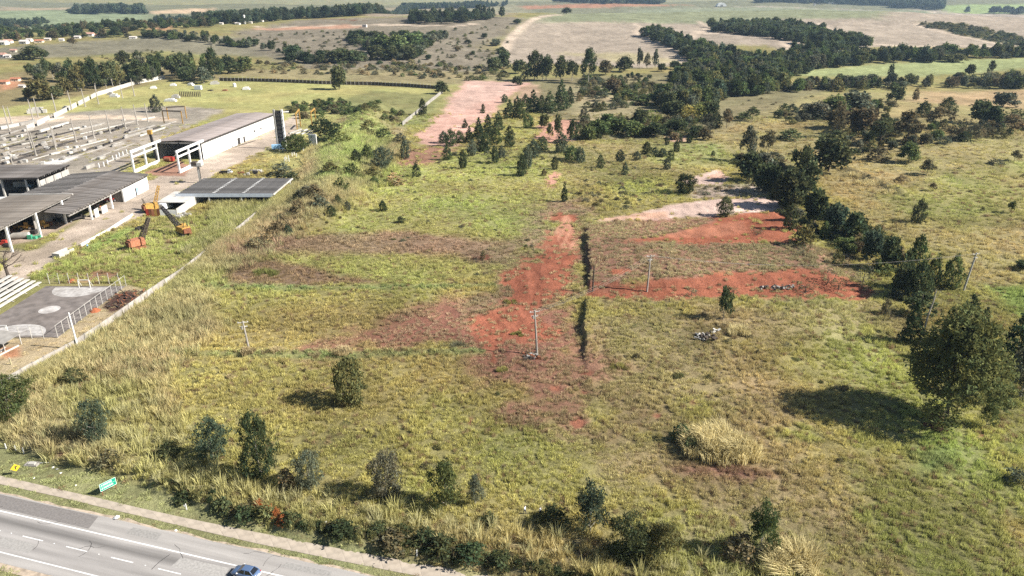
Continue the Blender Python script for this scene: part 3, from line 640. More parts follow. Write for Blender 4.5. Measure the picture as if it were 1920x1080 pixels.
# ------------------------------------------------------------------ plants: meshes of leaf clumps on limbs, one unit high and one unit wide
def leaves_np(rng, C, size, aspect=0.45, up=0.3, spread=None):
    n = len(C)
    d = rng.normal(size=(n, 3)); d[:, 2] = d[:, 2] * .7 - up; d /= np.linalg.norm(d, axis=1)[:, None]
    q = rng.normal(size=(n, 3)); q -= d * (q * d).sum(1)[:, None]; q /= np.linalg.norm(q, axis=1)[:, None] + 1e-9
    s = size * rng.uniform(.6, 1.35, n)[:, None]
    V = np.empty((n, 4, 3)); V[:, 0] = C - d * s; V[:, 1] = C + q * s * aspect; V[:, 2] = C + d * s; V[:, 3] = C - q * s * aspect
    return V.reshape(-1, 3), np.arange(4 * n).reshape(n, 4)
def envelope(kind, t):
    if kind == 'cone': return .5 * (1 - t) ** .75 * np.minimum(1, t / .10) ** .6
    if kind == 'oval': return .5 * np.sqrt(np.clip(1 - (1.9 * t - .9) ** 2, 0.02, 1)) * np.where(t > .92, .8, 1)
    if kind == 'column': return .5 * np.minimum(1, (1 - t) * 2.2) ** .7 * np.minimum(1, t / .15 + .4)
    if kind == 'bush': return .5 * np.sqrt(np.clip(1 - t * t, 0, 1))
    return .5 * np.sqrt(np.clip(1 - (2 * t - 1) ** 2, 0.0, 1))
def make_plant(kind, seed, clumps, per, leaf, z0=0.05, crad=.09, lobes=None, aspect=.45, up=.3, hole=0.0, flat_=.8, trunk_r=.018, trunk_top=.8, rw=1.0, rag=1.0, lspread=1.0, ltop=None):
    """returns (limb builder, leaf vertices, leaf faces, leaf colour factor)"""
    rng = np.random.default_rng(seed); T = MB()
    lob = []
    if lobes:
        for k in range(lobes):
            a = k * 2.4 + rng.uniform(-.5, .5); t = (k + .5) / lobes
            rr = rng.uniform(.12, .34) * ((1.15 - .75 * t ** 2) if ltop is None else (1.25 - ltop * t)) * lspread
            lob.append((math.cos(a) * rr, math.sin(a) * rr, z0 + (1 - z0) * (.16 + .72 * t) + rng.uniform(-.04, .04), rng.uniform(.13, .22) * (1.1 - .3 * t)))
        C = []
        for k in range(clumps):
            lx, ly, lz, lr = lob[rng.integers(len(lob))]
            v = rng.normal(size=3); v /= np.linalg.norm(v); v *= lr * rng.uniform(.45, 1) ** .5
            C.append((lx + v[0], ly + v[1], lz + v[2] * .75))
        C = np.array(C)
    else:
        t = rng.uniform(0, 1, clumps * 3); R = envelope(kind, t)
        keep = rng.uniform(0, .5, len(t)) < R + .04; t = t[keep][:clumps]; R = R[keep][:clumps]
        a = rng.uniform(0, 2 * math.pi, len(t)); rho = rng.uniform(.25, 1, len(t)) ** .45
        ph = rng.uniform(0, 6.28, 3); wob = 1 + rag * (.16 * np.sin(a * 2 + ph[0] + t * 5) + .14 * np.sin(a * 3 + ph[1] - t * 9) + .1 * np.sin(t * 17 + ph[2]))
        C = np.stack([np.cos(a) * R * rho * wob, np.sin(a) * R * rho * wob, z0 + (1 - z0) * t], 1)
    if hole:
        C = C[vnoise(C[:, 0] * 7 + seed, C[:, 2] * 7 + C[:, 1] * 5, 3) > hole]
    n = len(C); cr = crad * rng.uniform(.6, 1.3, n)
    off = rng.normal(size=(n, per, 3)) * .55; off[:, :, 2] *= flat_
    P = (C[:, None, :] + off * cr[:, None, None]).reshape(-1, 3)
    P[:, 2] = np.maximum(P[:, 2], .01)
    tone = np.repeat(rng.uniform(.62, 1.32, n), per) * rng.uniform(.8, 1.2, n * per)
    warm = np.repeat(rng.uniform(-.12, .16, n), per)
    V, Fc = leaves_np(rng, P, leaf, aspect, up)
    vary = np.repeat(np.stack([tone * (1 + warm), tone, tone * (1 - warm)], 1), 4, 0)
    # trunk and limbs
    bend = rng.normal(size=2) * .02
    ax = lambda z: (bend[0] * math.sin(z * 3), bend[1] * math.sin(z * 4), z)
    zs = np.linspace(0, trunk_top, 6)
    T.tube([ax(z) for z in zs], [trunk_r * (1.25 if k == 0 else 1) * (1 - .8 * z / max(trunk_top, .01)) + .002 for k, z in enumerate(zs)], 6)
    tg = lob if lob else [tuple(C[k]) + (0,) for k in rng.choice(n, min(9, n), False)]
    for lx, ly, lz, lr in tg:
        zb = max(.06, min(trunk_top * .9, lz - .18)); p0 = Vector(ax(zb)); p2 = Vector((lx, ly, lz))
        if kind == 'bush': p0 = Vector((0, 0, 0))
        p1 = (p0 + p2) / 2 + Vector((0, 0, -.03)); r0 = trunk_r * (1 - .75 * zb / trunk_top) * .6
        T.tube([p0, p1, p2], [r0, r0 * .7, r0 * .25], 4)
    return T, V, Fc, vary
SPECIES = {}
def species(name, nvar, bark, **kw):
    lst = []
    for k in range(nvar):
        T, V, Fc, vary = make_plant(seed=hash_name(name) + k * 31, **kw)
        lst.append((T.mesh(name + '_trunk', bark), np_mesh(name + '_crown', V, Fc, M_LEAF, vary), (V, Fc, vary, T)))
    SPECIES[name] = lst
def hash_name(s): return sum(ord(c) * (i + 3) for i, c in enumerate(s)) % 9973
species('young', 5, M_BARK, kind='column', clumps=150, per=11, leaf=.056, z0=.05, crad=.10, aspect=.45, up=.5, hole=.16)
species('dense', 4, M_BARK, kind='oval', clumps=330, per=11, leaf=.040, z0=.02, crad=.085, aspect=.45, up=.5, hole=.16, rag=1.4)
species('eucalypt', 4, M_BARKP, kind='x', clumps=170, per=11, leaf=.046, z0=.26, crad=.085, lobes=10, aspect=.42, up=.6, trunk_top=.9)
species('tall', 4, M_BARKP, kind='x', clumps=150, per=10, leaf=.052, z0=.16, crad=.085, lobes=10, aspect=.45, up=.5, trunk_top=.93)
species('broad', 4, M_BARK, kind='x', clumps=170, per=10, leaf=.06, z0=.12, crad=.105, lobes=13, aspect=.6, up=.1, trunk_top=.6, trunk_r=.022)
species('pine', 3, M_BARK, kind='cone', clumps=240, per=10, leaf=.048, z0=.03, crad=.07, aspect=.35, up=.1, flat_=.4, hole=.14)
species('shrub', 5, M_BARK, kind='bush', clumps=70, per=9, leaf=.075, z0=.0, crad=.15, aspect=.5, up=.1, trunk_top=.5, hole=.2)
species('scrub', 4, M_BARK, kind='bush', clumps=46, per=6, leaf=.06, z0=.15, crad=.13, aspect=.3, up=-.2, trunk_top=.6, trunk_r=.03, hole=.3)
species('acacia', 3, M_BARK, kind='x', clumps=110, per=9, leaf=.055, z0=.32, crad=.10, lobes=9, aspect=.5, up=.1, trunk_top=.6, flat_=.5)
species('giant', 1, M_BARK, kind='x', clumps=1250, per=20, leaf=.0175, z0=.15, crad=.048, lobes=34, aspect=.42, up=.6, trunk_top=.9, trunk_r=.017, lspread=1.2, ltop=1.05)
species('roadside', 4, M_BARKP, kind='oval', clumps=440, per=14, leaf=.034, z0=.05, crad=.085, aspect=.34, up=.7, hole=.24, rag=1.8)
species('airy', 3, M_BARKP, kind='x', clumps=300, per=13, leaf=.031, z0=.10, crad=.085, lobes=12, aspect=.36, up=.7, trunk_top=.9)
species('bamboo', 2, mat('bamboo_culm', (.28, .26, .08), .6, .2, 4), kind='bush', clumps=150, per=9, leaf=.06, z0=.1, crad=.1, aspect=.22, up=.4, trunk_top=.8, trunk_r=.012)
# colours of foliage
GREEN = {'dark': (.078, .098, .046), 'grey': (.118, .128, .085), 'olive': (.150, .150, .062), 'mid': (.100, .132, .050), 'bright': (.155, .195, .060), 'brown': (.150, .132, .074), 'blue': (.085, .110, .070), 'deep': (.048, .070, .034), 'dry': (.28, .24, .13), 'red': (.12, .065, .05), 'yellow': (.25, .25, .08), 'flower': (.40, .135, .05), 'big': (.145, .158, .062)}
PLANTS = []
def plant(sp, px, py, py_top, wpx, tone, name, cat, label=None, group=None, var=None, rank=None, minh=None):
    b = at(px, py); h = max(height_for(b, py_top), minh or .5); w = wpx / px_m(b)
    lst = SPECIES[sp]; k = (len(PLANTS) * 7 + 3) % len(lst) if var is None else var
    t = link(name, None, None, (b.x, b.y, b.z - .12), 0, label, cat, group)
    rz = random.uniform(0, 6.28)
    tr = link('trunk', lst[k][0], t); cr = link('crown' if sp not in ('shrub', 'scrub') else 'foliage', lst[k][1], t)
    for o in (tr, cr): o.scale = (w, w, h); o.rotation_euler = (0, 0, rz)
    g = GREEN[tone]; v = random.uniform(.78, 1.38)
    cr.color = (g[0] * v * random.uniform(.94, 1.14), g[1] * v, g[2] * v, 1)
    PLANTS.append((t, px, py, h, w))
    if rank: RANKED.append((t, px, py - (py - py_top) * .5, rank))
    return t
RANKED = []
# --- trees along the road, left to right
RG = 'trees along the roadside bank'
for a in [('roadside', 20, 782, 704, 74, 'mid', 'bushy dark roadside tree cut by the edge beside the tall grass'),
          ('roadside', 184, 828, 750, 46, 'blue', 'slim grey green roadside tree standing in tall pale grass'),
          ('roadside', 401, 858, 786, 54, 'blue', 'rounded small roadside tree left of the tallest roadside tree'),
          ('roadside', 489, 896, 772, 58, 'dark', 'tallest dark roadside tree above the orange flowered bush'),
          ('roadside', 580, 915, 845, 48, 'grey', 'small pointed roadside tree just right of the tallest one'),
          ('roadside', 725, 932, 848, 58, 'grey', 'dense egg shaped grey green roadside tree with shadow to its left'),
          ('airy', 836, 948, 858, 72, 'mid', 'airy light green roadside tree with see through crown'),
          ('airy', 891, 945, 893, 40, 'grey', 'small thin brownish roadside sapling beside the airy tree'),
          ('airy', 1106, 998, 905, 72, 'blue', 'broad roadside tree with pale trunks showing below its crown'),
          ('roadside', 1180, 1042, 972, 74, 'dark', 'low dark roadside bush tree, left one of a touching pair'),
          ('airy', 1236, 1046, 974, 84, 'olive', 'greener roadside bush tree, right one of a touching pair'),
          ('airy', 1424, 1040, 942, 70, 'mid', 'rightmost roadside tree growing from pale tall grass')]:
    plant(a[0], a[1], a[2], a[3], a[4], a[5], 'roadside_tree', 'tree', a[6], RG)
plant('dense', 656, 758, 671, 56, 'olive', 'dense_tree', 'tree', 'lone dense upright tree casting a long shadow on the grass', var=1)
# --- the big tree and its neighbours at the right edge
plant('giant', 1775, 782, 582, 190, 'big', 'spreading_tree', 'tree', 'largest tree of all, wide spreading crown on a short forked trunk')
plant('pine', 1706, 642, 566, 42, 'deep', 'conifer_tree', 'tree', 'dark conifer beside the bare white trunk')
plant('pine', 1805, 650, 552, 60, 'deep', 'conifer_tree', 'tree', 'dark conifer rising behind the largest tree crown')
plant('pine', 1836, 640, 575, 30, 'deep', 'conifer_tree', 'tree', 'thin dark conifer top just right behind the largest tree')
plant('pine', 1742, 672, 628, 30, 'deep', 'conifer_tree', 'tree', 'small dark conifer between bare trunk and the largest tree')
plant('pine', 1893, 690, 588, 74, 'deep', 'conifer_tree', 'tree', 'broad dark conifer at the right edge of the picture')
plant('airy', 1912, 745, 640, 90, 'grey', 'edge_tree', 'tree', 'grey green loose tree at the right edge below the broad conifer')
plant('airy', 1848, 800, 742, 36, 'mid', 'sapling', 'tree', 'slender leaning sapling at the foot of the largest tree')
plant('shrub', 1752, 803, 766, 30, 'red', 'red_shrub', 'shrub', 'dark red leaved shrub by the trunk of the largest tree')
bt = at(1724, 642); bh = height_for(bt, 543)
t = thing('dead_tree', 'tall bare white tree trunk leaning among the conifers', 'tree', tuple(bt))
MB().tube([(0, 0, 0), (.4, 0, bh * .25), (.5, 0, bh * .5), (1.0, 0, bh * .8), (1.1, 0, bh)], [.28, .24, .2, .16, .08], 6).build('trunk', M_BARKP, t)
MB().tube([(.9, 0, bh * .75), (1.9, .2, bh * .92), (2.3, .3, bh)], [.07, .05, .02], 5).build('branch', M_BARKP, t)
plant('tall', 1722, 590, 548, 60, 'dark', 'gum_tree', 'tree', 'leafy dark crown around the top of the bare white trunk')
# --- trees that stand alone in the middle
plant('dense', 1284, 362, 326, 36, 'deep', 'round_tree', 'tree', 'round dark tree beside the whitish bare earth', var=0)
plant('dense', 1359, 404, 369, 27, 'dark', 'round_tree', 'tree', 'egg shaped dark tree on the pale pink earth strip', var=2)
plant('pine', 1058, 378, 341, 15, 'deep', 'conifer_tree', 'tree', 'lone slim dark conifer above the red gully')
plant('tall', 1356, 598, 534, 30, 'dark', 'slim_tree', 'tree', 'small round topped tree on a thin stem at the plateau edge')
plant('shrub', 1507, 460, 423, 40, 'olive', 'olive_bush', 'shrub', 'large rounded olive bush beside the red earth below the tree row')
plant('dense', 610, 270, 222, 46, 'deep', 'dark_tree', 'tree', 'near black dense tree beside the white gate posts of the yard', var=3)
plant('dense', 555, 284, 252, 42, 'mid', 'yard_tree', 'tree', 'round green tree right of the tall concrete tower')
plant('dense', 718, 318, 276, 34, 'blue', 'bank_tree', 'tree', 'dark tree on the grassy bank left of the middle field')
plant('shrub', 780, 332, 306, 16, 'deep', 'bank_shrub', 'shrub', 'small dark upright shrub at the tip of the tall grass bank')
plant('broad', 636, 168, 122, 34, 'dark', 'meadow_tree', 'tree', 'bushy tree standing at the dark post fence')
plant('young', 294, 210, 178, 20, 'grey', 'slim_tree', 'tree', 'small slim tree in the meadow above the brown gantry frame')
plant('broad', 828, 176, 152, 28, 'dark', 'corner_tree', 'tree', 'bushy tree at the corner of fence and concrete wall')
plant('young', 793, 216, 184, 14, 'dark', 'slim_tree', 'tree', 'slim tree in front of the concrete boundary wall')
# --- the row of trees down the ditch at the right
DG = 'trees along the ditch right of the red earth'
for sp, x, y, top, w, tn in [('broad', 1552, 322, 250, 92, 'deep'), ('tall', 1500, 372, 276, 74, 'dark'), ('broad', 1478, 390, 320, 84, 'dark'), ('tall', 1402, 302, 236, 44, 'grey'), ('acacia', 1438, 292, 244, 40, 'brown'), ('broad', 1440, 362, 306, 70, 'dark'),
                             ('broad', 1405, 340, 286, 58, 'dark'), ('broad', 1525, 422, 356, 60, 'dark'), ('broad', 1562, 438, 380, 52, 'blue'), ('broad', 1600, 450, 396, 56, 'dark'), ('shrub', 1545, 448, 416, 20, 'mid'), ('young', 1640, 470, 420, 36, 'dark'),
                             ('broad', 1632, 486, 430, 46, 'blue'), ('broad', 1662, 505, 440, 46, 'dark'), ('young', 1716, 510, 440, 34, 'mid'), ('young', 1690, 540, 470, 40, 'dark'), ('young', 1745, 540, 476, 30, 'mid'), ('young', 1782, 540, 478, 40, 'mid'),
                             ('young', 1718, 560, 490, 50, 'dark'), ('broad', 1690, 552, 500, 50, 'deep'), ('young', 1480, 430, 385, 30, 'dark'), ('broad', 1430, 330, 285, 50, 'grey'), ('young', 1660, 590, 560, 20, 'brown')]:
    plant(sp, x, y, top, w * .86, 'dark' if tn == 'deep' else tn, 'ditch_tree', 'tree', None, DG, rank='dark leafy tree in the ditch row')
for x, y, top, w, tn in [(1505, 478, 462, 30, 'grey'), (1570, 498, 470, 22, 'olive'), (1552, 530, 500, 26, 'grey'), (1618, 530, 496, 44, 'grey'), (1510, 548, 524, 46, 'brown'), (1572, 542, 520, 40, 'brown'), (1296, 556, 540, 30, 'grey'), (1375, 552, 538, 40, 'brown'), (1494, 556, 540, 12, 'brown'),
                         (1640, 470, 452, 34, 'grey'), (1680, 432, 416, 20, 'brown'), (1580, 610, 590, 12, 'brown'), (1668, 600, 566, 22, 'brown'), (1420, 440, 428, 30, 'grey')]:
    plant('scrub' if tn in ('grey', 'brown') else 'shrub', x, y, top, w, tn, 'scrub_bush', 'shrub', None, 'low bushes around the red earth', rank='low scraggy bush at the red earth')
# --- pasture at the right
for sp, x, y, top, w, tn in [('young', 1720, 418, 374, 26, 'dark'), ('broad', 1704, 304, 268, 40, 'mid'), ('acacia', 1738, 326, 300, 32, 'brown'), ('acacia', 1748, 358, 342, 14, 'brown'), ('acacia', 1894, 400, 376, 18, 'mid'), ('acacia', 1902, 302, 282, 22, 'brown'), ('shrub', 1868, 308, 298, 26, 'grey'), ('broad', 1915, 505, 488, 30, 'dark'),
                             ('shrub', 1646, 300, 276, 40, 'brown'), ('acacia', 1760, 240, 200, 56, 'brown'), ('tall', 1568, 256, 190, 30, 'brown'), ('acacia', 1700, 262, 210, 60, 'brown'), ('broad', 1615, 250, 200, 70, 'brown'), ('acacia', 1650, 270, 222, 52, 'dark'), ('broad', 1570, 240, 205, 60, 'brown'), ('shrub', 1810, 250, 224, 50, 'brown'),
                             ('young', 1730, 220, 190, 26, 'dark'), ('young', 1775, 212, 182, 28, 'dark'), ('broad', 1835, 232, 188, 46, 'dark'), ('young', 1716, 188, 162, 10, 'brown'), ('broad', 1680, 192, 160, 34, 'dark'), ('broad', 1560, 220, 180, 60, 'mid'), ('broad', 1605, 215, 172, 60, 'grey'), ('broad', 1530, 222, 190, 50, 'grey'),
                             ('broad', 1880, 200, 172, 50, 'grey'), ('broad', 1860, 240, 198, 40, 'dark'), ('acacia', 1895, 250, 215, 50, 'brown'), ('shrub', 1905, 230, 205, 40, 'dark'), ('shrub', 1690, 340, 330, 20, 'brown'), ('shrub', 1480, 262, 242, 40, 'dark'), ('acacia', 1410, 226, 200, 30, 'dark'), ('shrub', 1395, 222, 210, 26, 'mid'), ('acacia', 1365, 226, 205, 20, 'grey'), ('shrub', 1450, 300, 285, 34, 'grey')]:
    plant(sp, x, y, top, w, tn, 'pasture_tree' if sp != 'shrub' else 'pasture_bush', 'tree' if sp != 'shrub' else 'shrub', None, 'trees and bushes dotted over the pasture', rank={'acacia': 'thin brownish tree in the pasture', 'shrub': 'low bush in the pasture'}.get(sp, 'leafy tree in the pasture'))
# --- young trees dotted over the middle of the field
for x, y, top, w, tn in [(868, 316, 280, 16, 'dark'), (838, 300, 272, 16, 'dark'), (760, 298, 262, 18, 'blue'), (928, 306, 272, 14, 'dark'), (978, 330, 290, 20, 'dark'), (988, 316, 272, 20, 'blue'), (1040, 318, 292, 13, 'dark'), (1072, 300, 274, 30, 'mid'), (1088, 305, 275, 18, 'blue'), (1125, 316, 290, 16, 'dark'), (1163, 304, 280, 17, 'blue'), (1172, 328, 304, 11, 'blue'),
                         (1194, 300, 283, 14, 'blue'), (1212, 290, 265, 18, 'dark'), (1228, 294, 276, 15, 'blue'), (1242, 294, 277, 16, 'blue'), (1257, 302, 280, 14, 'dark'), (1268, 285, 262, 12, 'dark'), (1250, 318, 296, 14, 'grey'), (910, 285, 250, 22, 'dark'), (885, 292, 262, 18, 'grey'), (955, 276, 250, 20, 'dark'), (1000, 296, 262, 24, 'blue'), (1016, 282, 255, 22, 'dark'),
                         (1052, 286, 250, 26, 'blue'), (940, 296, 274, 15, 'grey'), (1020, 330, 316, 9, 'brown'), (718, 396, 375, 14, 'dark'), (634, 386, 364, 14, 'dark'), (622, 405, 385, 18, 'dark'), (652, 395, 376, 12, 'grey'), (575, 370, 348, 30, 'grey'), (560, 376, 358, 20, 'dark'), (540, 440, 420, 14, 'blue'), (752, 418, 405, 14, 'dark'), (702, 346, 330, 16, 'mid'), (1337, 292, 282, 8, 'mid'), (668, 308, 280, 20, 'dark'), (690, 300, 270, 22, 'mid')]:
    plant('young', x, y, top, w, tn, 'young_tree', 'tree', None, 'young trees dotted over the middle of the field', rank='slim young tree in the middle field')
for x, y, top, w, tn in [(590, 372, 346, 34, 'brown'), (600, 392, 366, 30, 'grey'), (640, 356, 332, 26, 'mid'), (660, 330, 306, 34, 'mid'), (560, 398, 374, 30, 'brown'), (620, 330, 304, 36, 'olive'), (700, 332, 312, 40, 'olive'), (740, 346, 324, 36, 'dry'), (530, 330, 306, 44, 'grey'), (548, 345, 322, 30, 'dark'), (690, 250, 226, 34, 'olive'), (720, 262, 240, 30, 'mid'), (640, 270, 246, 36, 'bright'), (752, 270, 250, 26, 'grey'), (520, 440, 414, 30, 'brown'), (480, 470, 446, 34, 'dry'), (505, 456, 434, 30, 'dry')]:
    plant('shrub', x, y, top, w, tn, 'slope_bush', 'shrub', None, 'bushes on the overgrown slope beside the yard', rank='ragged bush on the overgrown slope')
# --- the stand of pines and gums by the pink earth
for sp, x, y, top, w, tn in [('pine', 898, 262, 220, 24, 'deep'), ('pine', 915, 258, 214, 26, 'deep'), ('pine', 935, 244, 208, 26, 'dark'), ('pine', 880, 268, 236, 20, 'deep'), ('pine', 955, 222, 186, 26, 'dark'), ('pine', 975, 222, 184, 28, 'mid'), ('pine', 1000, 210, 168, 30, 'deep'), ('pine', 1015, 208, 178, 26, 'dark'), ('pine', 1030, 212, 170, 32, 'dark'), ('pine', 1052, 206, 150, 36, 'dark'), ('pine', 1068, 196, 162, 22, 'deep'),
                             ('pine', 872, 240, 222, 12, 'deep'), ('young', 930, 270, 240, 22, 'mid'), ('young', 955, 262, 236, 18, 'dark'), ('young', 862, 268, 244, 18, 'dark'), ('young', 845, 274, 242, 22, 'dark'), ('young', 832, 268, 246, 18, 'grey'), ('young', 906, 206, 194, 6, 'deep'), ('young', 905, 212, 204, 10, 'dark'), ('young', 946, 192, 176, 12, 'dark'), ('young', 990, 240, 212, 20, 'mid'), ('tall', 1046, 262, 214, 18, 'dark'), ('tall', 1072, 268, 224, 22, 'dark'), ('tall', 1030, 258, 230, 14, 'dark'),
                             ('broad', 1020, 240, 214, 24, 'olive'), ('young', 970, 208, 180, 14, 'dark'), ('young', 985, 200, 176, 14, 'dark'), ('shrub', 900, 282, 262, 34, 'grey'), ('young', 1085, 262, 232, 18, 'dark')]:
    plant(sp, x, y, top, w, tn, 'pine_tree' if sp == 'pine' else 'stand_tree', 'tree', None, 'pines and gums around the pink earth', rank='dark pine by the pink earth' if sp == 'pine' else 'slim leafy tree by the pink earth')
# --- scrubby middle distance right of it
for sp, x, y, top, w, tn in [('bamboo', 1290, 226, 196, 36, 'yellow'), ('bamboo', 1310, 226, 194, 36, 'yellow'), ('bamboo', 1222, 232, 206, 40, 'bright'), ('bamboo', 1330, 162, 148, 44, 'yellow'), ('broad', 1330, 225, 190, 44, 'dark'), ('broad', 1262, 222, 188, 56, 'dark'), ('broad', 1200, 235, 205, 40, 'dark'), ('broad', 1160, 250, 222, 46, 'mid'), ('broad', 1120, 258, 224, 50, 'mid'), ('broad', 1140, 240, 212, 40, 'mid'),
                             ('broad', 1190, 256, 228, 44, 'mid'), ('broad', 1228, 256, 230, 50, 'dark'), ('broad', 1270, 250, 222, 44, 'dark'), ('broad', 1305, 256, 234, 34, 'dark'), ('broad', 1322, 262, 240, 30, 'brown'), ('shrub', 1220, 196, 176, 46, 'mid'), ('broad', 1150, 176, 146, 30, 'brown'), ('shrub', 1180, 186, 168, 34, 'mid'), ('shrub', 1112, 176, 166, 30, 'dark'), ('shrub', 1130, 178, 168, 30, 'mid'), ('broad', 1104, 262, 236, 30, 'mid'),
                             ('young', 1095, 225, 200, 16, 'grey'), ('shrub', 1150, 205, 190, 14, 'grey'), ('young', 1250, 272, 254, 9, 'deep'), ('young', 1276, 268, 254, 8, 'deep'), ('young', 1292, 268, 252, 10, 'deep'), ('young', 1340, 240, 208, 20, 'dark'), ('acacia', 1362, 240, 205, 24, 'brown')]:
    plant(sp, x, y, top, w, tn, {'bamboo': 'bamboo_clump', 'shrub': 'thicket_bush'}.get(sp, 'thicket_tree'), 'bamboo' if sp == 'bamboo' else ('shrub' if sp == 'shrub' else 'tree'), None, 'trees and bamboo of the thicket below the cropland', rank='yellow green bamboo clump' if sp == 'bamboo' else 'dense green tree of the thicket')
# --- tall gums along the skyline of the valley, in front of the cropland
for sp, x, y, top, w, tn in [('eucalypt', 1103, 156, 88, 34, 'dark'), ('eucalypt', 1002, 150, 94, 40, 'dark'), ('eucalypt', 1024, 152, 102, 36, 'dark'), ('tall', 1052, 152, 104, 36, 'dark'), ('eucalypt', 1072, 152, 112, 30, 'dark'), ('tall', 990, 152, 118, 30, 'dark'), ('tall', 1018, 150, 116, 34, 'dark'), ('broad', 972, 138, 112, 30, 'dark'), ('broad', 945, 128, 94, 30, 'dark'), ('broad', 925, 132, 106, 34, 'dark'), ('tall', 1198, 128, 88, 14, 'grey'), ('tall', 1228, 128, 92, 16, 'grey'), ('tall', 1212, 128, 100, 14, 'brown'),
                             ('broad', 1135, 140, 112, 30, 'brown'), ('broad', 1170, 134, 106, 34, 'dark'), ('broad', 1265, 130, 114, 26, 'dark'), ('broad', 970, 160, 142, 22, 'dark'), ('broad', 1240, 134, 118, 20, 'dark')]:
    plant(sp, x, y, top, w, tn, 'valley_tree', 'tree', None, 'tall trees in front of the tan cropland', rank='tall dark tree before the tan cropland')
# --- tall gums behind the factory
for sp, x, y, top, w, tn in [('eucalypt', 62, 148, 118, 30, 'dark'), ('eucalypt', 100, 148, 116, 30, 'dark'), ('tall', 135, 168, 112, 34, 'dark'), ('tall', 158, 166, 114, 34, 'dark'), ('eucalypt', 180, 170, 106, 32, 'dark'), ('tall', 200, 166, 116, 30, 'dark'), ('eucalypt', 212, 162, 112, 30, 'dark'), ('eucalypt', 236, 130, 94, 34, 'dark'), ('eucalypt', 260, 130, 94, 26, 'dark'), ('tall', 262, 158, 112, 36, 'dark'), ('eucalypt', 288, 138, 100, 28, 'dark'), ('eucalypt', 304, 140, 98, 28, 'dark'), ('tall', 322, 142, 104, 30, 'dark'),
                             ('eucalypt', 342, 148, 98, 38, 'dark'), ('tall', 358, 142, 102, 24, 'dark'), ('eucalypt', 402, 150, 88, 32, 'dark'), ('tall', 392, 152, 112, 34, 'dark'), ('tall', 382, 156, 126, 40, 'grey'), ('broad', 78, 188, 148, 50, 'olive'), ('broad', 102, 186, 160, 34, 'dark'), ('broad', 125, 178, 146, 30, 'olive'), ('tall', 148, 172, 122, 34, 'olive'), ('tall', 245, 156, 120, 30, 'dark'), ('tall', 225, 160, 124, 30, 'olive'), ('broad', 430, 138, 106, 40, 'dark'), ('broad', 460, 134, 106, 34, 'mid'), ('broad', 55, 184, 166, 24, 'dark'), ('broad', 350, 152, 124, 36, 'dark')]:
    plant(sp, x, y, top, w, tn, 'factory_gum', 'tree', None, 'tall gum trees behind the factory', rank='tall dark gum tree behind the factory wall')
# --- farther single trees and clumps on the hills
for sp, x, y, top, w, tn in [('broad', 62, 112, 86, 44, 'dark'), ('broad', 80, 110, 92, 26, 'dark'), ('broad', 40, 112, 102, 34, 'dark'), ('acacia', 136, 87, 70, 20, 'brown'), ('broad', 676, 76, 56, 40, 'dark'), ('broad', 700, 78, 58, 36, 'dark'), ('broad', 552, 110, 84, 36, 'deep'), ('broad', 575, 118, 96, 30, 'deep'), ('broad', 600, 116, 94, 30, 'deep'), ('broad', 545, 118, 98, 30, 'deep'), ('broad', 640, 118, 90, 50, 'dark'), ('broad', 665, 118, 94, 44, 'dark'), ('broad', 625, 118, 96, 36, 'grey'),
                             ('broad', 720, 100, 66, 44, 'mid'), ('broad', 745, 104, 64, 40, 'mid'), ('broad', 705, 112, 84, 40, 'dark'), ('broad', 735, 112, 88, 40, 'dark'), ('broad', 770, 92, 62, 50, 'mid'), ('broad', 765, 112, 84, 36, 'dark'), ('broad', 780, 108, 88, 26, 'dark'), ('broad', 878, 82, 74, 16, 'dark'), ('broad', 803, 112, 102, 14, 'deep'), ('broad', 887, 103, 95, 10, 'dark'), ('broad', 930, 86, 72, 22, 'grey'), ('broad', 940, 100, 88, 20, 'dark'),
                             ('broad', 908, 72, 62, 14, 'dark'), ('broad', 858, 96, 86, 14, 'brown'), ('broad', 662, 84, 72, 26, 'dark'), ('broad', 1062, 26, 14, 20, 'dark'), ('broad', 970, 45, 35, 18, 'dark'), ('broad', 1744, 117, 100, 24, 'dark'), ('broad', 1778, 116, 102, 26, 'olive'), ('broad', 1796, 116, 101, 30, 'olive'), ('broad', 1712, 117, 112, 10, 'dark'), ('tall', 1668, 150, 120, 12, 'dark'), ('broad', 1632, 160, 138, 32, 'blue'), ('tall', 1857, 140, 112, 14, 'dark'), ('broad', 1818, 142, 120, 20, 'dark')]:
    plant(sp, x, y, top, w, tn, 'hill_tree', 'tree', None, 'trees dotted over the far hills', rank='leafy tree on the far land')

# ------------------------------------------------------------------ woods and thickets too dense to count: scattered
def joined(sp, k, name):
    V, Fc, vary, T = SPECIES[sp][k][2]
    me = np_mesh(name, V, Fc, M_LEAFI, vary); o = bpy.data.objects.new(name, me)
    return o
def in_poly(px, n_or_density, jitter=0, seed=1):
    P = AT(px); A = np.array(P); rng = np.random.default_rng(seed)
    area = abs(sum(P[i][0] * P[(i + 1) % len(P)][1] - P[(i + 1) % len(P)][0] * P[i][1] for i in range(len(P)))) / 2
    n = int(area * n_or_density) + 1; out = []
    x = rng.uniform(A[:, 0].min(), A[:, 0].max(), n * 6); y = rng.uniform(A[:, 1].min(), A[:, 1].max(), n * 6)
    box = (A[:, 0].max() - A[:, 0].min()) * (A[:, 1].max() - A[:, 1].min())
    m = int(box * n_or_density); x = rng.uniform(A[:, 0].min(), A[:, 0].max(), m); y = rng.uniform(A[:, 1].min(), A[:, 1].max(), m)
    d = poly_sd(x, y, P) + fbm(x / 25, y / 25, seed, 3) * jitter
    k = d > 0
    return np.stack([x[k], y[k], th(x[k], y[k]) - .1], 1)
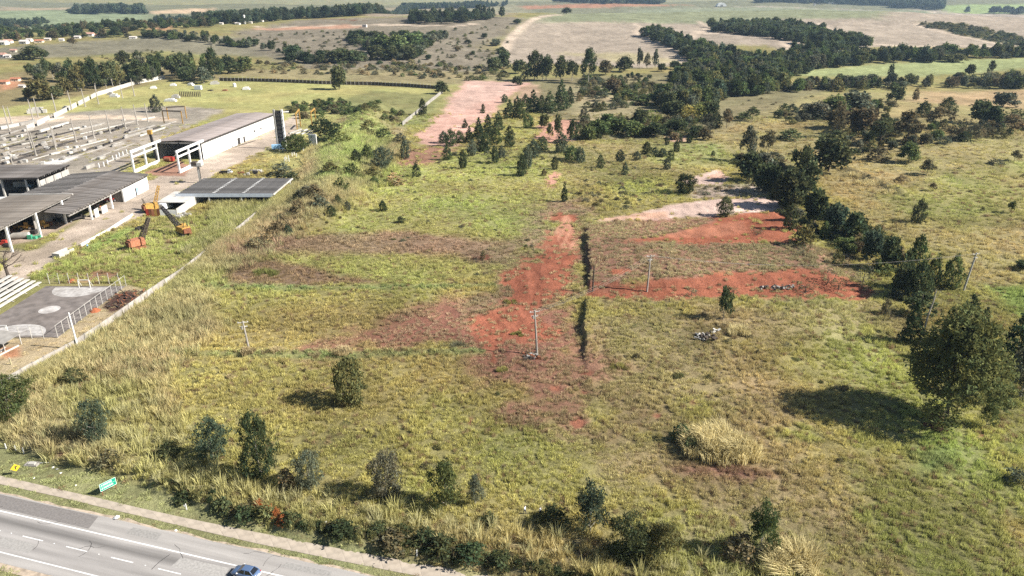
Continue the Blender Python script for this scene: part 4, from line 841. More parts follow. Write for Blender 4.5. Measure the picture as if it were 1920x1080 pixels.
def wood(name, polys, dens, hgt, wid, tones, kinds, label, cat, seed, jitter=4, hv=.5):
    pts = np.vstack([in_poly(p, dens, jitter, seed + 13 * i) for i, p in enumerate(polys)]); n = len(pts); rng = np.random.default_rng(seed)
    h = hgt * rng.uniform(1 - hv, 1 + hv, n); w = wid * rng.uniform(.55, 1.45, n)
    tn = np.array([GREEN[tones[i]] for i in rng.integers(0, len(tones), n)]) * rng.uniform(.65, 1.55, n)[:, None] * np.stack([rng.uniform(.92, 1.12, n), np.ones(n), np.ones(n)], 1)
    return scatter(name, pts, np.stack([w, w, h], 1), rng.uniform(0, 6.28, n), tn, [joined(s, k, name + '_' + s) for s, k in kinds], label, cat)
WK = [('broad', 0), ('broad', 1), ('broad', 2), ('tall', 1), ('eucalypt', 0)]
wood('valley_forest', [[(1300, 128), (1340, 118), (1400, 112), (1480, 109), (1600, 107), (1700, 105), (1920, 100), (2200, 99), (2200, 104), (1920, 109), (1700, 117), (1540, 129), (1470, 150), (1480, 166), (1440, 180), (1360, 184), (1330, 212), (1260, 214), (1225, 202), (1240, 180), (1270, 152)]], .016, 11, 11, ['dark', 'mid', 'dark', 'mid', 'blue', 'grey', 'olive'], WK, 'dark valley forest below the tan cropland', 'forest', 11)
wood('hill_forest', [[(1202, 65), (1235, 61), (1268, 73), (1300, 88), (1335, 101), (1400, 110), (1330, 120), (1292, 116), (1262, 91), (1208, 70)], [(1326, 51), (1440, 47), (1530, 55), (1560, 71), (1625, 85), (1628, 90), (1590, 95), (1540, 90), (1488, 82), (1440, 70), (1335, 60)], [(1490, 94), (1600, 97), (1590, 104), (1480, 108)]], .013, 11, 12, ['dark', 'dark', 'blue', 'mid'], WK, 'dark woods lying like islands in the tan cropland', 'forest', 12)
wood('shrub_plantation', [[(1722, 44), (1800, 45), (1920, 72), (1985, 95), (1900, 84), (1790, 64), (1725, 47)]], .014, 4, 8, ['olive', 'grey', 'dark'], [('shrub', 0), ('shrub', 1)], 'grey green scrub wedge inside the tan cropland', 'scrub', 13)
wood('pasture_thicket', [[(1440, 167), (1560, 160), (1700, 157), (1760, 155), (1920, 152), (2200, 146), (2200, 172), (1920, 167), (1760, 165), (1600, 172), (1480, 174)]], .013, 8, 9, ['dark', 'mid', 'grey', 'brown', 'olive', 'grey'], WK + [('shrub', 1)], 'belt of thicket below the light green field', 'thicket', 14)
wood('mid_scrub', [[(1090, 150), (1220, 142), (1240, 180), (1180, 200), (1120, 215), (1085, 200)], [(1090, 228), (1340, 222), (1360, 258), (1230, 262), (1100, 264)], [(1440, 215), (1560, 195), (1680, 195), (1640, 240), (1500, 240)], [(1560, 250), (1760, 235), (1920, 236), (1920, 262), (1680, 285), (1540, 300)]], .017, 4.2, 5.5, ['mid', 'brown', 'grey', 'olive', 'dark'], [('shrub', 0), ('shrub', 2), ('broad', 3), ('scrub', 0)], 'low scrub and bushes of the middle distance', 'scrub', 15, jitter=8)
wood('fence_scrub', [[(430, 112), (560, 122), (780, 116), (940, 128), (950, 150), (840, 152), (700, 142), (560, 140), (430, 138)]], .009, 3.4, 6, ['brown', 'grey', 'olive', 'mid', 'dry'], [('shrub', 3), ('shrub', 2), ('scrub', 1), ('broad', 1)], 'brownish scrub belt behind the dark post fence', 'scrub', 16, jitter=8)
wood('bank_scrub', [[(540, 202), (620, 188), (700, 192), (755, 214), (740, 236), (700, 212), (620, 214), (560, 226)]], .022, 3.2, 5, ['mid', 'mid', 'brown', 'olive', 'dark'], [('shrub', 0), ('shrub', 1), ('broad', 2)], 'dark green scrub patch on the bank behind the warehouse', 'scrub', 17)
wood('ditch_undergrowth', [[(1370, 296), (1420, 290), (1500, 330), (1530, 350), (1560, 400), (1640, 432), (1700, 490), (1740, 560), (1700, 566), (1620, 500), (1540, 455), (1470, 400), (1420, 350)]], .04, 2.8, 4.2, ['dark', 'mid', 'dark', 'grey', 'brown'], [('shrub', 0), ('shrub', 4), ('broad', 3)], 'dark undergrowth filling the ditch under the tree row', 'undergrowth', 18, jitter=3)
wood('left_hill_belt', [[(265, 67), (330, 67), (420, 79), (480, 85), (550, 101), (540, 104), (470, 91), (330, 76), (268, 71)], [(540, 113), (600, 113), (690, 113), (690, 118), (560, 122)], [(655, 73), (700, 69), (790, 71), (850, 67), (830, 77), (795, 97), (785, 112), (720, 116), (700, 101)]], .010, 9, 11, ['dark', 'dark', 'mid', 'grey'], WK, 'dark belts of trees following the hollows of the left hills', 'forest', 19, jitter=10)
wood('gum_belt', [[(125, 172), (200, 164), (270, 158), (330, 144), (420, 150), (420, 145), (330, 138), (260, 150), (190, 157), (125, 165)], [(60, 152), (130, 150), (130, 156), (60, 160)]], .012, 15, 10, ['dark', 'dark', 'mid', 'grey'], [('tall', 0), ('tall', 2), ('eucalypt', 1), ('broad', 2)], 'dark belt of gums standing behind the factory wall', 'trees', 27, jitter=5)
wood('village_trees', [[(-40, 62), (60, 60), (130, 58), (250, 62), (400, 52), (400, 44), (290, 48), (130, 54), (-40, 56)], [(-40, 76), (60, 78), (130, 72), (240, 72), (240, 64), (60, 66), (-40, 68)]], .0032, 10, 12, ['dark', 'mid', 'brown', 'deep'], WK, 'trees among the houses of the far village', 'trees', 20)
wood('far_forest', [[(280, 42), (340, 38), (480, 37), (640, 28), (760, 14), (900, 9), (960, 10), (780, 18), (690, 29), (560, 36), (470, 45), (400, 47), (330, 44)], [(766, 44), (772, 37), (860, 34), (950, 32), (940, 36), (830, 46)], [(0, 49), (12, 46), (46, 49), (90, 44), (80, 47), (0, 53)]], .0075, 15, 15, ['dark', 'blue', 'blue', 'deep'], WK, 'far bluish forest along the upper left ridge', 'forest', 21, jitter=20)
wood('horizon_forest', [[(1040, 4), (1240, 3), (1240, 8), (1130, 8)], [(1420, 6), (1560, 8), (1660, 10), (1680, 16), (1760, 20), (1766, 6), (1600, 2), (1420, 2)], [(120, 22), (200, 20), (290, 22), (270, 28), (140, 26)], [(1800, 25), (1860, 25), (1920, 29), (1920, 26)]], .0028, 22, 26, ['blue', 'blue', 'dark'], WK, 'blue tree belts along the horizon', 'forest', 22, jitter=20)
wood('scattered_far_bushes', [[(440, 62), (640, 60), (900, 60), (940, 100), (880, 135), (760, 118), (560, 112)], [(90, 112), (300, 92), (540, 106), (300, 108)], [(800, 60), (960, 45), (940, 110), (820, 120)]], .0012, 2.6, 4.5, ['dark', 'brown', 'olive'], [('shrub', 0), ('shrub', 3)], 'small dark bushes sprinkled over the far hills', 'scrub', 23, jitter=10)
wood('pasture_bushes', [[(1380, 190), (1920, 170), (2200, 180), (2200, 480), (1900, 340), (1760, 460), (1560, 340), (1440, 290)]], .0035, 1.1, 2.4, ['brown', 'grey', 'olive', 'dry'], [('scrub', 0), ('scrub', 2), ('shrub', 3)], 'small dry bushes sprinkled over the pasture', 'scrub', 24, jitter=10)
wood('field_weeds', [[(420, 340), (900, 560), (1060, 400), (1060, 300), (760, 300), (560, 440)], [(1000, 260), (1340, 262), (1360, 350), (1100, 400), (1060, 350)], [(300, 700), (900, 660), (1000, 900), (500, 880)], [(1100, 600), (1640, 580), (1660, 740), (1900, 1060), (1300, 900)], [(740, 270), (1060, 262), (1060, 320), (840, 318)]], .012, .75, 1.5, ['brown', 'grey', 'olive', 'dark', 'brown'], [('scrub', 1), ('shrub', 2), ('scrub', 3)], 'low dark weeds sprinkled through the field', 'weeds', 25, jitter=10)
wood('grey_brush', [[(1060, 350), (1200, 340), (1270, 350), (1240, 380), (1130, 400), (1075, 392)], [(1300, 348), (1420, 340), (1470, 366), (1300, 368)], [(840, 290), (1000, 280), (1040, 300), (900, 300)]], .07, 1.1, 2.4, ['grey', 'brown', 'grey', 'olive'], [('scrub', 0), ('scrub', 1), ('shrub', 3)], 'grey leafless brush between green field and pink earth', 'brush', 26, jitter=6)

# ------------------------------------------------------------------ grass: tufts over the field, tall grass on the banks
def tuft_mesh(name, seed, n, spread, hgt, width, lean, mat_, dome=0.0):
    rng = np.random.default_rng(seed); V = []; Fc = []; col = []
    for k in range(n):
        a = rng.uniform(0, 6.28); r = spread * rng.uniform(0, 1) ** .6; x, y = math.cos(a) * r, math.sin(a) * r
        h = hgt * rng.uniform(.55, 1.15) * (1 - dome * (r / spread) ** 2); b = a + rng.normal() * .7; l = lean * rng.uniform(.3, 1.3)
        dx, dy = math.cos(b) * l, math.sin(b) * l; w = width * rng.uniform(.7, 1.3); c = rng.uniform(0, 6.28); wx, wy = math.cos(c) * w, math.sin(c) * w
        o = len(V)
        V += [(x - wx, y - wy, -.05), (x + wx, y + wy, -.05), (x + dx * .45 + wx * .8, y + dy * .45 + wy * .8, h * .6), (x + dx * .45 - wx * .8, y + dy * .45 - wy * .8, h * .6), (x + dx, y + dy, h)]
        Fc += [(o, o + 1, o + 2), (o, o + 2, o + 3), (o + 3, o + 2, o + 4)]; t = rng.uniform(.72, 1.28); col += [(t * 1.03, t, t * .95)] * 5
    return np_mesh(name, np.array(V), np.array(Fc), mat_, np.array(col))
def tuft_objs(name, k, *a):
    return [bpy.data.objects.new(name, tuft_mesh(name, 100 + i * 7, *a[:5], M_GRASS, *a[5:])) for i in range(k)]
def fan_points(r0, r1, dens, half=41, seed=0):
    rng = np.random.default_rng(seed); a0 = math.radians(half); n = int(a0 * (r1 * r1 - r0 * r0) * dens)
    r = np.sqrt(rng.uniform(r0 * r0, r1 * r1, n)); a = rng.uniform(-a0, a0, n); return np.sin(a) * r, np.cos(a) * r
parts_x, parts_y, parts_s = [], [], []
for q, (r0, r1, de, s) in enumerate([(62, 115, 1.9, .92), (115, 170, 1.45, 1.02), (170, 250, .95, 1.2), (250, 360, .45, 1.5), (360, 520, .16, 2.0)]):
    x, y = fan_points(r0, r1, de, 50 if r0 < 170 else 41, 200 + q); parts_x.append(x); parts_y.append(y); parts_s.append(np.full(len(x), s))
TX = np.concatenate(parts_x); TY = np.concatenate(parts_y); TS = np.concatenate(parts_s)
so_, ti_, de_, hg_, ta_ = zones(TX, TY)
st_s, st_t = road_st(TX, TY)
# keep grass off the road, the path, the court, the drive and the roofs' footprints
NOGRASS = [(-136, -111, 158, 195), (-186, -162, 205, 262), (-192, -156, 245, 306), (-226, -193, 290, 315), (-140, -126, 268, 288), (-134, -95, 280, 308), (-186, -148, 362, 460), (-147, -134, 168, 198)]
keep = (st_t > 3.95) | (st_t < -9.9)
pathc = np.vstack([U, Lw[::-1]]); keep &= poly_sd(TX, TY, [tuple(p) for p in pathc]) < -.15
for x0, x1, y0, y1 in NOGRASS: keep &= ~((TX > x0) & (TX < x1) & (TY > y0) & (TY < y1))
slope = np.hypot(th(TX + .4, TY) - th(TX - .4, TY), th(TX, TY + .4) - th(TX, TY - .4)) / .8
keep &= slope < .75                                # bare cut faces
rg = np.random.default_rng(5)
clump = .25 + 1.15 * vnoise(TX / 2.1, TY / 2.1, 91)
kk = keep & (rg.uniform(0, 1, len(TX)) < np.clip(de_ * clump, 0, 1.0))
x, y, s, c, h = TX[kk], TY[kk], TS[kk], ti_[kk], hg_[kk]; n = len(x)
v = rg.uniform(.78, 1.22, n)[:, None]; dry = (rg.uniform(0, 1, n) < .08)[:, None]
c = np.where(dry, np.array([.30, .225, .13]), c) * v
hs = np.minimum(s, 1.35) * h * rg.uniform(.7, 1.35, n) * (.55 + .95 * vnoise(x / 6.5, y / 6.5, 97)); ws = s * rg.uniform(.75, 1.3, n)
scatter('field_grass', np.stack([x, y, th(x, y) - .02], 1), np.stack([ws, ws, hs], 1), rg.uniform(0, 6.28, n), c, tuft_objs('grass_tuft', 6, 46, .52, .66, .032, .26, .5), 'yellow green tufted grass covering the whole field', 'grass')
x, y = fan_points(70, 430, 1.0, 46, 301); so2, ti2, de2, hg2, ta2 = zones(x, y); st_s, st_t = road_st(x, y)
kp = (rg.uniform(0, 1, len(x)) < ta2 * (.35 + .9 * vnoise(x / 4, y / 4, 95))) & (st_t > 11)
for x0, x1, y0, y1 in NOGRASS: kp &= ~((x > x0) & (x < x1) & (y > y0) & (y < y1))
x, y, c = x[kp], y[kp], ti2[kp]; n = len(x)
s = rg.uniform(.75, 1.3, n); pale = (rg.uniform(0, 1, n) < .25)[:, None]
c = np.where(pale, np.array([.42, .405, .22]), c * .98) * rg.uniform(.8, 1.2, n)[:, None]
scatter('tall_grass', np.stack([x, y, th(x, y) - .05], 1), np.stack([s * 1.15, s * 1.15, s * rg.uniform(.8, 1.25, n)], 1), rg.uniform(0, 6.28, n), c, tuft_objs('tall_tuft', 5, 34, .55, 2.1, .038, .85), 'tall pale grass on the bank beside the wall and the road', 'grass')

wl_ = [(-106.8, 141), (-103.4, 153), (-101.9, 166), (-100.2, 189), (-98.7, 200), (-98.2, 217), (-96.6, 241), (-95.8, 278), (-95.0, 300)]
rg = np.random.default_rng(77); yy = rg.uniform(138, 300, 4200); xx = np.interp(yy, [q[1] for q in wl_], [q[0] for q in wl_]) + rg.uniform(.4, 5.0, 4200)
hk = np.interp(yy, [138, 150, 158, 190, 196, 204, 206, 213, 217, 238, 242, 256, 262, 300], [.9, .8, .55, .5, .8, 1.25, .8, .8, 1.35, 1.35, .75, .75, 1.3, 1.3]) * rg.uniform(.75, 1.2, 4200)
_, tw, _, _, _ = zones(xx, yy); pale = (rg.uniform(0, 1, 4200) < .3)[:, None]
tw = np.where(pale, np.array([.44, .42, .23]), tw) * rg.uniform(.8, 1.15, 4200)[:, None]
scatter('wall_side_grass', np.stack([xx, yy, th(xx, yy) - .05], 1), np.stack([hk * .95, hk * .95, hk], 1), rg.uniform(0, 6.28, 4200), tw, tuft_objs('cane_tuft', 4, 34, .5, 2.3, .04, .8), 'tall cane grass pressed against the boundary wall', 'grass')

bl_ = AT([(290, 922), (335, 938), (480, 986), (600, 1011), (800, 1050), (960, 1078), (1100, 1104)]); rg = np.random.default_rng(78)
PB = resample(bl_, 400); k = rg.integers(0, 400, 340); bx = PB[k, 0] + rg.normal(0, .5, 340); by_ = PB[k, 1] + rg.normal(1.5, .5, 340)
sB = rg.uniform(.4, 1.15, 340); tB = np.array([GREEN[['deep', 'dark', 'brown', 'olive', 'olive'][q]] for q in rg.integers(0, 5, 340)])
scatter('bank_undergrowth', np.stack([bx, by_, th(bx, by_) - .1], 1), np.stack([sB * 1.3, sB * 1.3, sB], 1), rg.uniform(0, 6.28, 340), tB, [joined('shrub', 0, 'bank_shrub_low'), joined('shrub', 3, 'bank_shrub_low')], 'dark low undergrowth along the foot of the roadside bank', 'undergrowth')

# ------------------------------------------------------------------ the factory
M_RIM = mat('pale_roof_rim', (.36, .34, .32), .9, .12, .6, rv=(.7, 1.15))
def trough_mesh(name, L, w, m, depth=.75, thick=.08):     # one precast roof element: a shallow V gutter along x
    prof = [(-w / 2, 0), (-w * .30, -depth * .15), (-w * .16, -depth), (w * .16, -depth), (w * .30, -depth * .15), (w / 2, 0), (w / 2, -thick), (w * .28, -depth * .15 - thick), (w * .14, -depth - thick), (-w * .14, -depth - thick), (-w * .28, -depth * .15 - thick), (-w / 2, -thick)]
    b = MB().prism(prof, 'x', 0, L)
    if w > 1.6 and name == 'roof_panel':
        b.cm = 1; b.box(0, L, w / 2 - .42, w / 2 - .002, .004, .06); b.cm = 0; return b.mesh(name, [m, M_RIM])
    return b.mesh(name, m)
def roof_rows(parent, x0, x1, y0, y1, z0, z1, w, m, name='roof_panel', depth=.75):
    """panels laid along x, side by side along y; z0 at x0, z1 at x1"""
    n = max(1, round((y1 - y0) / w)); w = (y1 - y0) / n; L = math.hypot(x1 - x0, z1 - z0)
    me = trough_mesh(name, L, w * .985, m, depth); out = []
    for k in range(n):
        o = link(name, me, parent); o.location = (x0, y0 + w * (k + .5), z0 + (k % 2) * .012)
        o.rotation_euler = (0, -math.atan2(z1 - z0, x1 - x0), 0); out.append(o)
    return out
def columns(parent, xs, ys, h, m, w=.55, name='column'):
    me = MB().box(-w / 2, w / 2, -w / 2, w / 2, -.1, h).mesh(name, m)
    for x in xs:
        for y in ys: link(name, me, parent).location = (x, y, 0)
FG = 'open factory sheds with ribbed roofs'
# long white warehouse
wa = math.atan2(-8.0, 90.0)
t = thing('warehouse', 'long white warehouse with a low brownish ribbed roof and dark open front', 'warehouse', (-157.2, 365.0, 0), wa)
MB().box(-.25, 0, 0, 92, 0, 8.7).build('side_wall', M_WHITE, t)
MB().box(-23.5, -23.2, 0, 92, 0, 8.7).build('far_side_wall', M_CONC, t)
MB().box(-23.2, -.25, 91.7, 92, 0, 9.0).build('end_wall', M_CONC, t)
MB().box(-23.2, -.25, -.15, .15, 7.9, 8.75).build('front_beam', M_CONCW, t)
MB().box(-23.2, -.25, 26, 26.2, 0, 8.6).build('inner_wall', mat('inner_wall_grey', (.2, .2, .22), .9, .1), t)
roof_rows(t, -24.2, -11.8, -.8, 92.8, 9.05, 9.75, 1.5, M_ROOFP, depth=.25); roof_rows(t, .9, -11.8, -.8, 92.8, 9.05, 9.75, 1.5, M_ROOFP, depth=.25)
MB().box(.86, .98, -.9, 92.9, 8.45, 9.05).build('gutter', M_DARK, t)
for k in range(9): MB().box(.0, .12, 6 + k * 9.6, 6.5 + k * 9.6, .0, 8.4).build('pilaster', M_WHITE, t)
for y0, w, z0, z1 in ((39.5, 3.2, 0, 3.6), (47, 2.0, 0, 3.2), (62, 1.6, 3.0, 4.2), (71, 1.6, 3.0, 4.2)):
    MB().box(.12, .17, y0, y0 + w, z0 + .02, z1).build('doorway' if z0 == 0 else 'window', M_DARK, t)
columns(t, [-.4, -23.0, -12], [.0], 8.6, M_DARK, .5)
# crane runways of concrete portals in front of it
for xx, lab in ((-178.0, 'white concrete portal frame farther from the drive, before the warehouse'), (-156.6, 'white concrete portal frame beside the drive, before the warehouse')):
    t = thing('portal_frame', lab, 'frame', (xx, 335.0, 0), -.045, 'white concrete portal frames')
    columns(t, [0], [0, 11.5, 23], 9.6, M_WHITE, .75)
    MB().box(-.35, .35, -.5, 28, 9.6, 10.6).build('top_beam', M_WHITE, t)
    MB().box(-.3, .3, .35, 11.1, 7.2, 7.9).build('lower_beam', M_WHITE, t); MB().box(-.3, .3, 11.9, 22.6, 7.2, 7.9).build('lower_beam', M_WHITE, t)
    MB().box(-.2, .2, .35, 11.1, 0, 1.5).build('low_wall', M_WHITE, t); MB().box(-.2, .2, 11.9, 22.6, 0, 1.5).build('low_wall', M_WHITE, t)
# shed nearest the camera
t = thing('shed', 'brown roofed open shed nearest the bare tree, with rusty machines inside', 'shed', (-163.2, 214, 0), .02, FG)
columns(t, [0], [8.5, 24.5, 40.5], 9.0, M_WHITE, .62); columns(t, [-21], [8.5, 24.5, 40.5], 8.6, M_CONC, .5); columns(t, [-10.5], [40.5, 24.5], 8.7, M_WHITE, .45)
roof_rows(t, -22.4, 1.0, -8, 46.6, 9.0, 9.45, 1.05, M_ROOFB, depth=.28)
MB().box(-22.4, 1.0, 46.62, 47.0, 9.0, 9.62).build('edge_tile', M_CONCW, t); MB().box(-.3, .3, -8, 46, 8.4, 9.0).build('eave_beam', M_CONC, t); MB().box(-21.3, -20.7, -8, 46, 8.0, 8.6).build('back_beam', M_CONC, t)
MB().box(-21.2, -20.9, -8, 46, 0, 8.0).build('back_wall', mat('brown_wall', (.16, .11, .085), .9, .2, .5, stain=.5), t)
MB().box(-20.9, -7, 45.6, 45.8, 0, 7.6).build('end_wall', M_CONC, t)
# middle shed with a ridge and the white office wall
t = thing('shed', 'wide ridged shed with a white wall and light blue doors at its end', 'shed', (-157.3, 248, 0), 0.0, FG)
roof_rows(t, .9, -14.6, -2, 57.5, 5.9, 7.3, 2.1, M_ROOF); roof_rows(t, -34.5, -14.6, 8, 60.5, 5.9, 7.3, 2.1, M_ROOF)
for k in range(20): link('ridge_cap', trough_mesh('ridge_cap', 1.1, .95, M_CONCW, .12), t).location = (-15.1, 16 + k * 2.1, 7.42)
columns(t, [0], [11.5, 26.5, 36.0], 5.4, M_WHITE, .6); columns(t, [-33, -14.6], [10, 26, 42, 56], 5.7, M_CONC, .5)
MB().box(-.25, .25, -2, 35.6, 5.1, 5.6).build('eave_beam', M_CONC, t)
MB().box(-.2, 0, 36.3, 57.2, 0, 5.15).build('office_wall', M_WHITE, t); MB().box(-14, -.2, 57.0, 57.2, 0, 5.6).build('end_wall', M_WHITE, t); MB().box(-14, -.2, 36.4, 36.6, 0, 5.3).build('partition_wall', M_CONC, t)
for y0, w, z0, z1, m, nm in ((42.6, 2.2, .0, 3.2, M_LBLUE, 'blue_door'), (45.6, 1.0, 0, 3.2, M_DARK, 'doorway'), (46.8, 1.6, .8, 3.2, M_LBLUE, 'blue_door'), (52.5, 1.0, 1.2, 3.0, M_LBLUE, 'window')):
    MB().box(0, .06, y0, y0 + w, z0 + .02, z1).build(nm, m, t)
for k in range(7): MB().box(0, .05, 38 + k * 2.7, 39 + k * 2.7, 4.3, 4.75).build('vent', M_CONC, t)
MB().box(-13, -12.8, -2, 36.2, 0, 5.4).build('back_wall', M_CONC, t)
MB().box(-.25, .05, 14, 16.5, 0, 3.0).build('low_wall', M_WHITE, t); MB().box(-.25, .05, 19, 22.8, 0, 2.6).build('low_wall', M_WHITE, t)
# back shed
t = thing('shed', 'back shed with a dark open gable at the left edge', 'shed', (-194.5, 291, 0), .03, FG)
roof_rows(t, -32, .6, -2, 23, 8.7, 8.9, 1.5, M_ROOF)
columns(t, [-.3, -5.2, -15, -28], [-.5], 8.4, M_CONCW, .6); columns(t, [-.3, -15, -28], [20], 8.4, M_CONC, .5)
MB().box(-30, 0, -.75, -.25, 7.9, 8.4).build('gable_beam', M_CONC, t); MB().box(-.2, 0, .2, 22, 0, 7.0).build('side_wall', M_CONCW, t); MB().box(-30, -.3, 21.6, 21.9, 0, 8).build('back_wall', mat('brown_wall', (.16, .11, .085)), t)
for k in range(3): MB().box(0, .06, 4 + 6 * k, 4.3 + 6 * k, 0, 7.1).build('pilaster', M_DARK, t)
# low canopy with dark troughs and a pale blue fascia
t = thing('canopy', 'low wide canopy with dark ribbed roof and pale blue front edge', 'canopy', (-134.2, 280.6, 0), 0.0)
roof_rows(t, 0, 38.6, 0.3, 27.0, 4.15, 4.15, 2.06, M_ROOFD)
MB().box(-.3, 38.4, -.12, .12, 3.0, 4.35).build('fascia', M_BLUEF, t); MB().box(38.6, 39.0, 0, 27.3, 3.7, 4.2).build('side_fascia', M_CONCW, t)
columns(t, [.6, 12.5, 25.5, 37.8], [1.0, 13.5, 26.4], 3.9, M_WHITE, .5)
cap = MB().box(-.55, .55, -.34, .34, 0, .07).mesh('roof_lap', M_WHITE)
for k in range(13):
    for xx in (14.2, 26.2): link('roof_lap', cap, t).location = (xx, .3 + 2.054 * (k + .5) + .95, 4.17)
MB().box(.5, 38, 14, 14.2, 0, 3.5).build('back_wall', mat('brown_wall', (.16, .11, .085)), t)
# little building with rusty gates
t = thing('store_building', 'small store with a white flat roof and rusty red front panels', 'building', (-139.0, 263.5, 0), 0.0)
MB().box(.5, 12, 8.5, 25, 3.0, 3.22).build('roof', M_CONCW, t)
MB().box(.5, .7, 8.6, 24.9, 0, 3.0).build('side_wall', M_CONCW, t); MB().box(11.8, 12, 0, 24.9, 0, 3.0).build('side_wall', M_CONCW, t); MB().box(.7, 11.8, 24.6, 24.8, 0, 3).build('back_wall', M_CONC, t)
MB().box(5.6, 11.8, .0, .2, 0, 2.5).build('front_wall', M_WHITE, t)
for k in range(5): MB().box(.2 + k * 1.06, 1.2 + k * 1.06, .0, .12, .05, 2.9).build('gate_panel', [M_RED, M_RUST, M_ORANGE, M_YELLOW, M_RUST][k], t)
# box tank on its post, and the tall ladder like tower
b = at(376, 343); t = thing('tank_post', 'box shaped tank on a concrete post beside the drive', 'tank', tuple(b))
MB().box(-.4, .4, -.4, .4, 0, 7.6).build('post', M_CONCW, t); MB().box(.42, .55, -.3, .3, 0, 7.6).build('pipe', M_DARK, t)
MB().box(-2.4, 2.2, -1.6, 1.6, 7.6, 8.0).build('platform', M_CONC, t); MB().box(-2.3, -.2, -1.4, 1.4, 8.0, 9.6).build('tank_box', M_DRYWOOD, t); MB().box(.1, 2.1, -1.4, 1.4, 8.0, 9.3).build('tank_box', M_CONCW, t)
b = at(529, 279); t = thing('concrete_tower', 'tall ladder like concrete tower beside the warehouse end', 'tower', tuple(b), -.1)
for xx, m in ((-2.2, M_CONCW), (2.2, M_WHITE)): MB().box(xx - .45, xx + .45, -.5, .5, 0, 21).build('rail', m, t)
MB().box(-1.75, .9, .1, .3, .5, 20.6).build('web_wall', mat('web_grey', (.17, .16, .15), .9, .15), t); MB().box(.9, 1.75, .1, .25, .5, 20.6).build('slot', M_DARK, t)
for k in range(9): MB().box(-1.75, 1.0, -.3, .1, 1.6 + k * 2.2, 1.85 + k * 2.2).build('rung', M_DARK, t)
for k in range(10): MB().box(2.35, 2.7, -.56, -.5, 1.2 + k * 2.0, 1.8 + k * 2.0).build('hole', M_DARK, t)
MB().tube([(1.2, 0, 20.6), (1.2, 0, 23.2)], .05, 5).build('antenna', M_POLE, t)
MB().bar((-2.4, 20, 17.0), (-2.4, .6, 19.4), .5, .7).build('runway_beam', M_CONCW, t)
# yellow gantries
def gantry(px, py, px2, h, m, lab, legw=.4):
    a = at(px, py); c = at(px2[0], px2[1]); t = thing('gantry_frame', lab, 'gantry', tuple(a)); d = c - a
    MB().box(-legw / 2, legw / 2, -legw / 2, legw / 2, 0, h).build('leg', M_YELLOW, t); o = MB().box(-legw / 2, legw / 2, -legw / 2, legw / 2, 0, h).build('leg', M_YELLOW, t); o.location = d
    MB().bar((0, 0, h), (d.x, d.y, h + d.z), .7, .7).build('crossbeam', m, t); return t
gantry(558, 248, (564, 238), 11, M_YELLOW, 'pair of yellow gantry posts nearer the concrete tower', .55); gantry(586, 244, (593, 236), 11, M_YELLOW, 'pair of yellow gantry posts nearer the near black tree', .55)
gantry(308, 231, (343, 232), 8, M_DRYWOOD, 'brown gantry frame on yellow legs, nearer of two in the yard', .5); gantry(316, 224, (350, 222), 8, M_DRYWOOD, 'brown gantry frame on yellow legs, farther of two in the yard', .5)
b = at(296, 305); t = thing('derrick_mast', 'dark mast with a yellow head before the warehouse mouth', 'mast', tuple(b))
MB().bar((0, 0, 0), (-1.2, 0, 15), 1.1, .9).build('mast', M_DARK, t); MB().box(-2.2, -.2, -.8, .8, 14.2, 16.2).build('head', M_YELLOW, t); MB().bar((-.9, 0, 12), (5.2, -3, 4), .07).build('stay_cable', M_DARK, t)
b = at(318, 303); t = thing('winch', 'red winch machine under the warehouse mouth', 'machine', tuple(b))
MB().box(-2.4, 2.4, -1.2, 1.2, .4, 2.4).build('housing', M_RED, t); MB().tube([(-1.4, -1.6, 1.6), (1.2, -1.6, 1.6)], .9, 10).build('drum', M_RUST, t); MB().bar((2, 0, 2.2), (4.6, .4, 4.2), .35).build('arm', M_CONC, t)
# gate posts and loading frame by the dark tree
b = at(588, 277); t = thing('gate_wall', 'white gate wall with roof beams between two yard trees', 'wall', tuple(b), -.2)
MB().box(-2.2, 2.2, -.3, .3, 0, 7.4).build('wall', M_WHITE, t)
for k in range(4): MB().box(-14 + k * 3.6, -13 + k * 3.6, -.4, 14, 7.0, 7.6).build('beam', M_CONCW, t)
RANKED2 = []
for k in range(14):
    x, y = [(525, 284), (530, 283), (534, 283), (548, 293), (552, 292), (556, 294), (561, 282), (565, 284), (569, 284), (534, 302), (538, 303), (542, 303), (541, 298), (536, 299)][k]
    b = at(x, y); o = MB().box(-.16, .16, -.16, .16, 0, 1.9).build('marker_post', M_WHITE, None, cat='post', group='short white posts below the tower'); o.location = b; RANKED2.append((o, x, y, 'short white post in the weeds'))

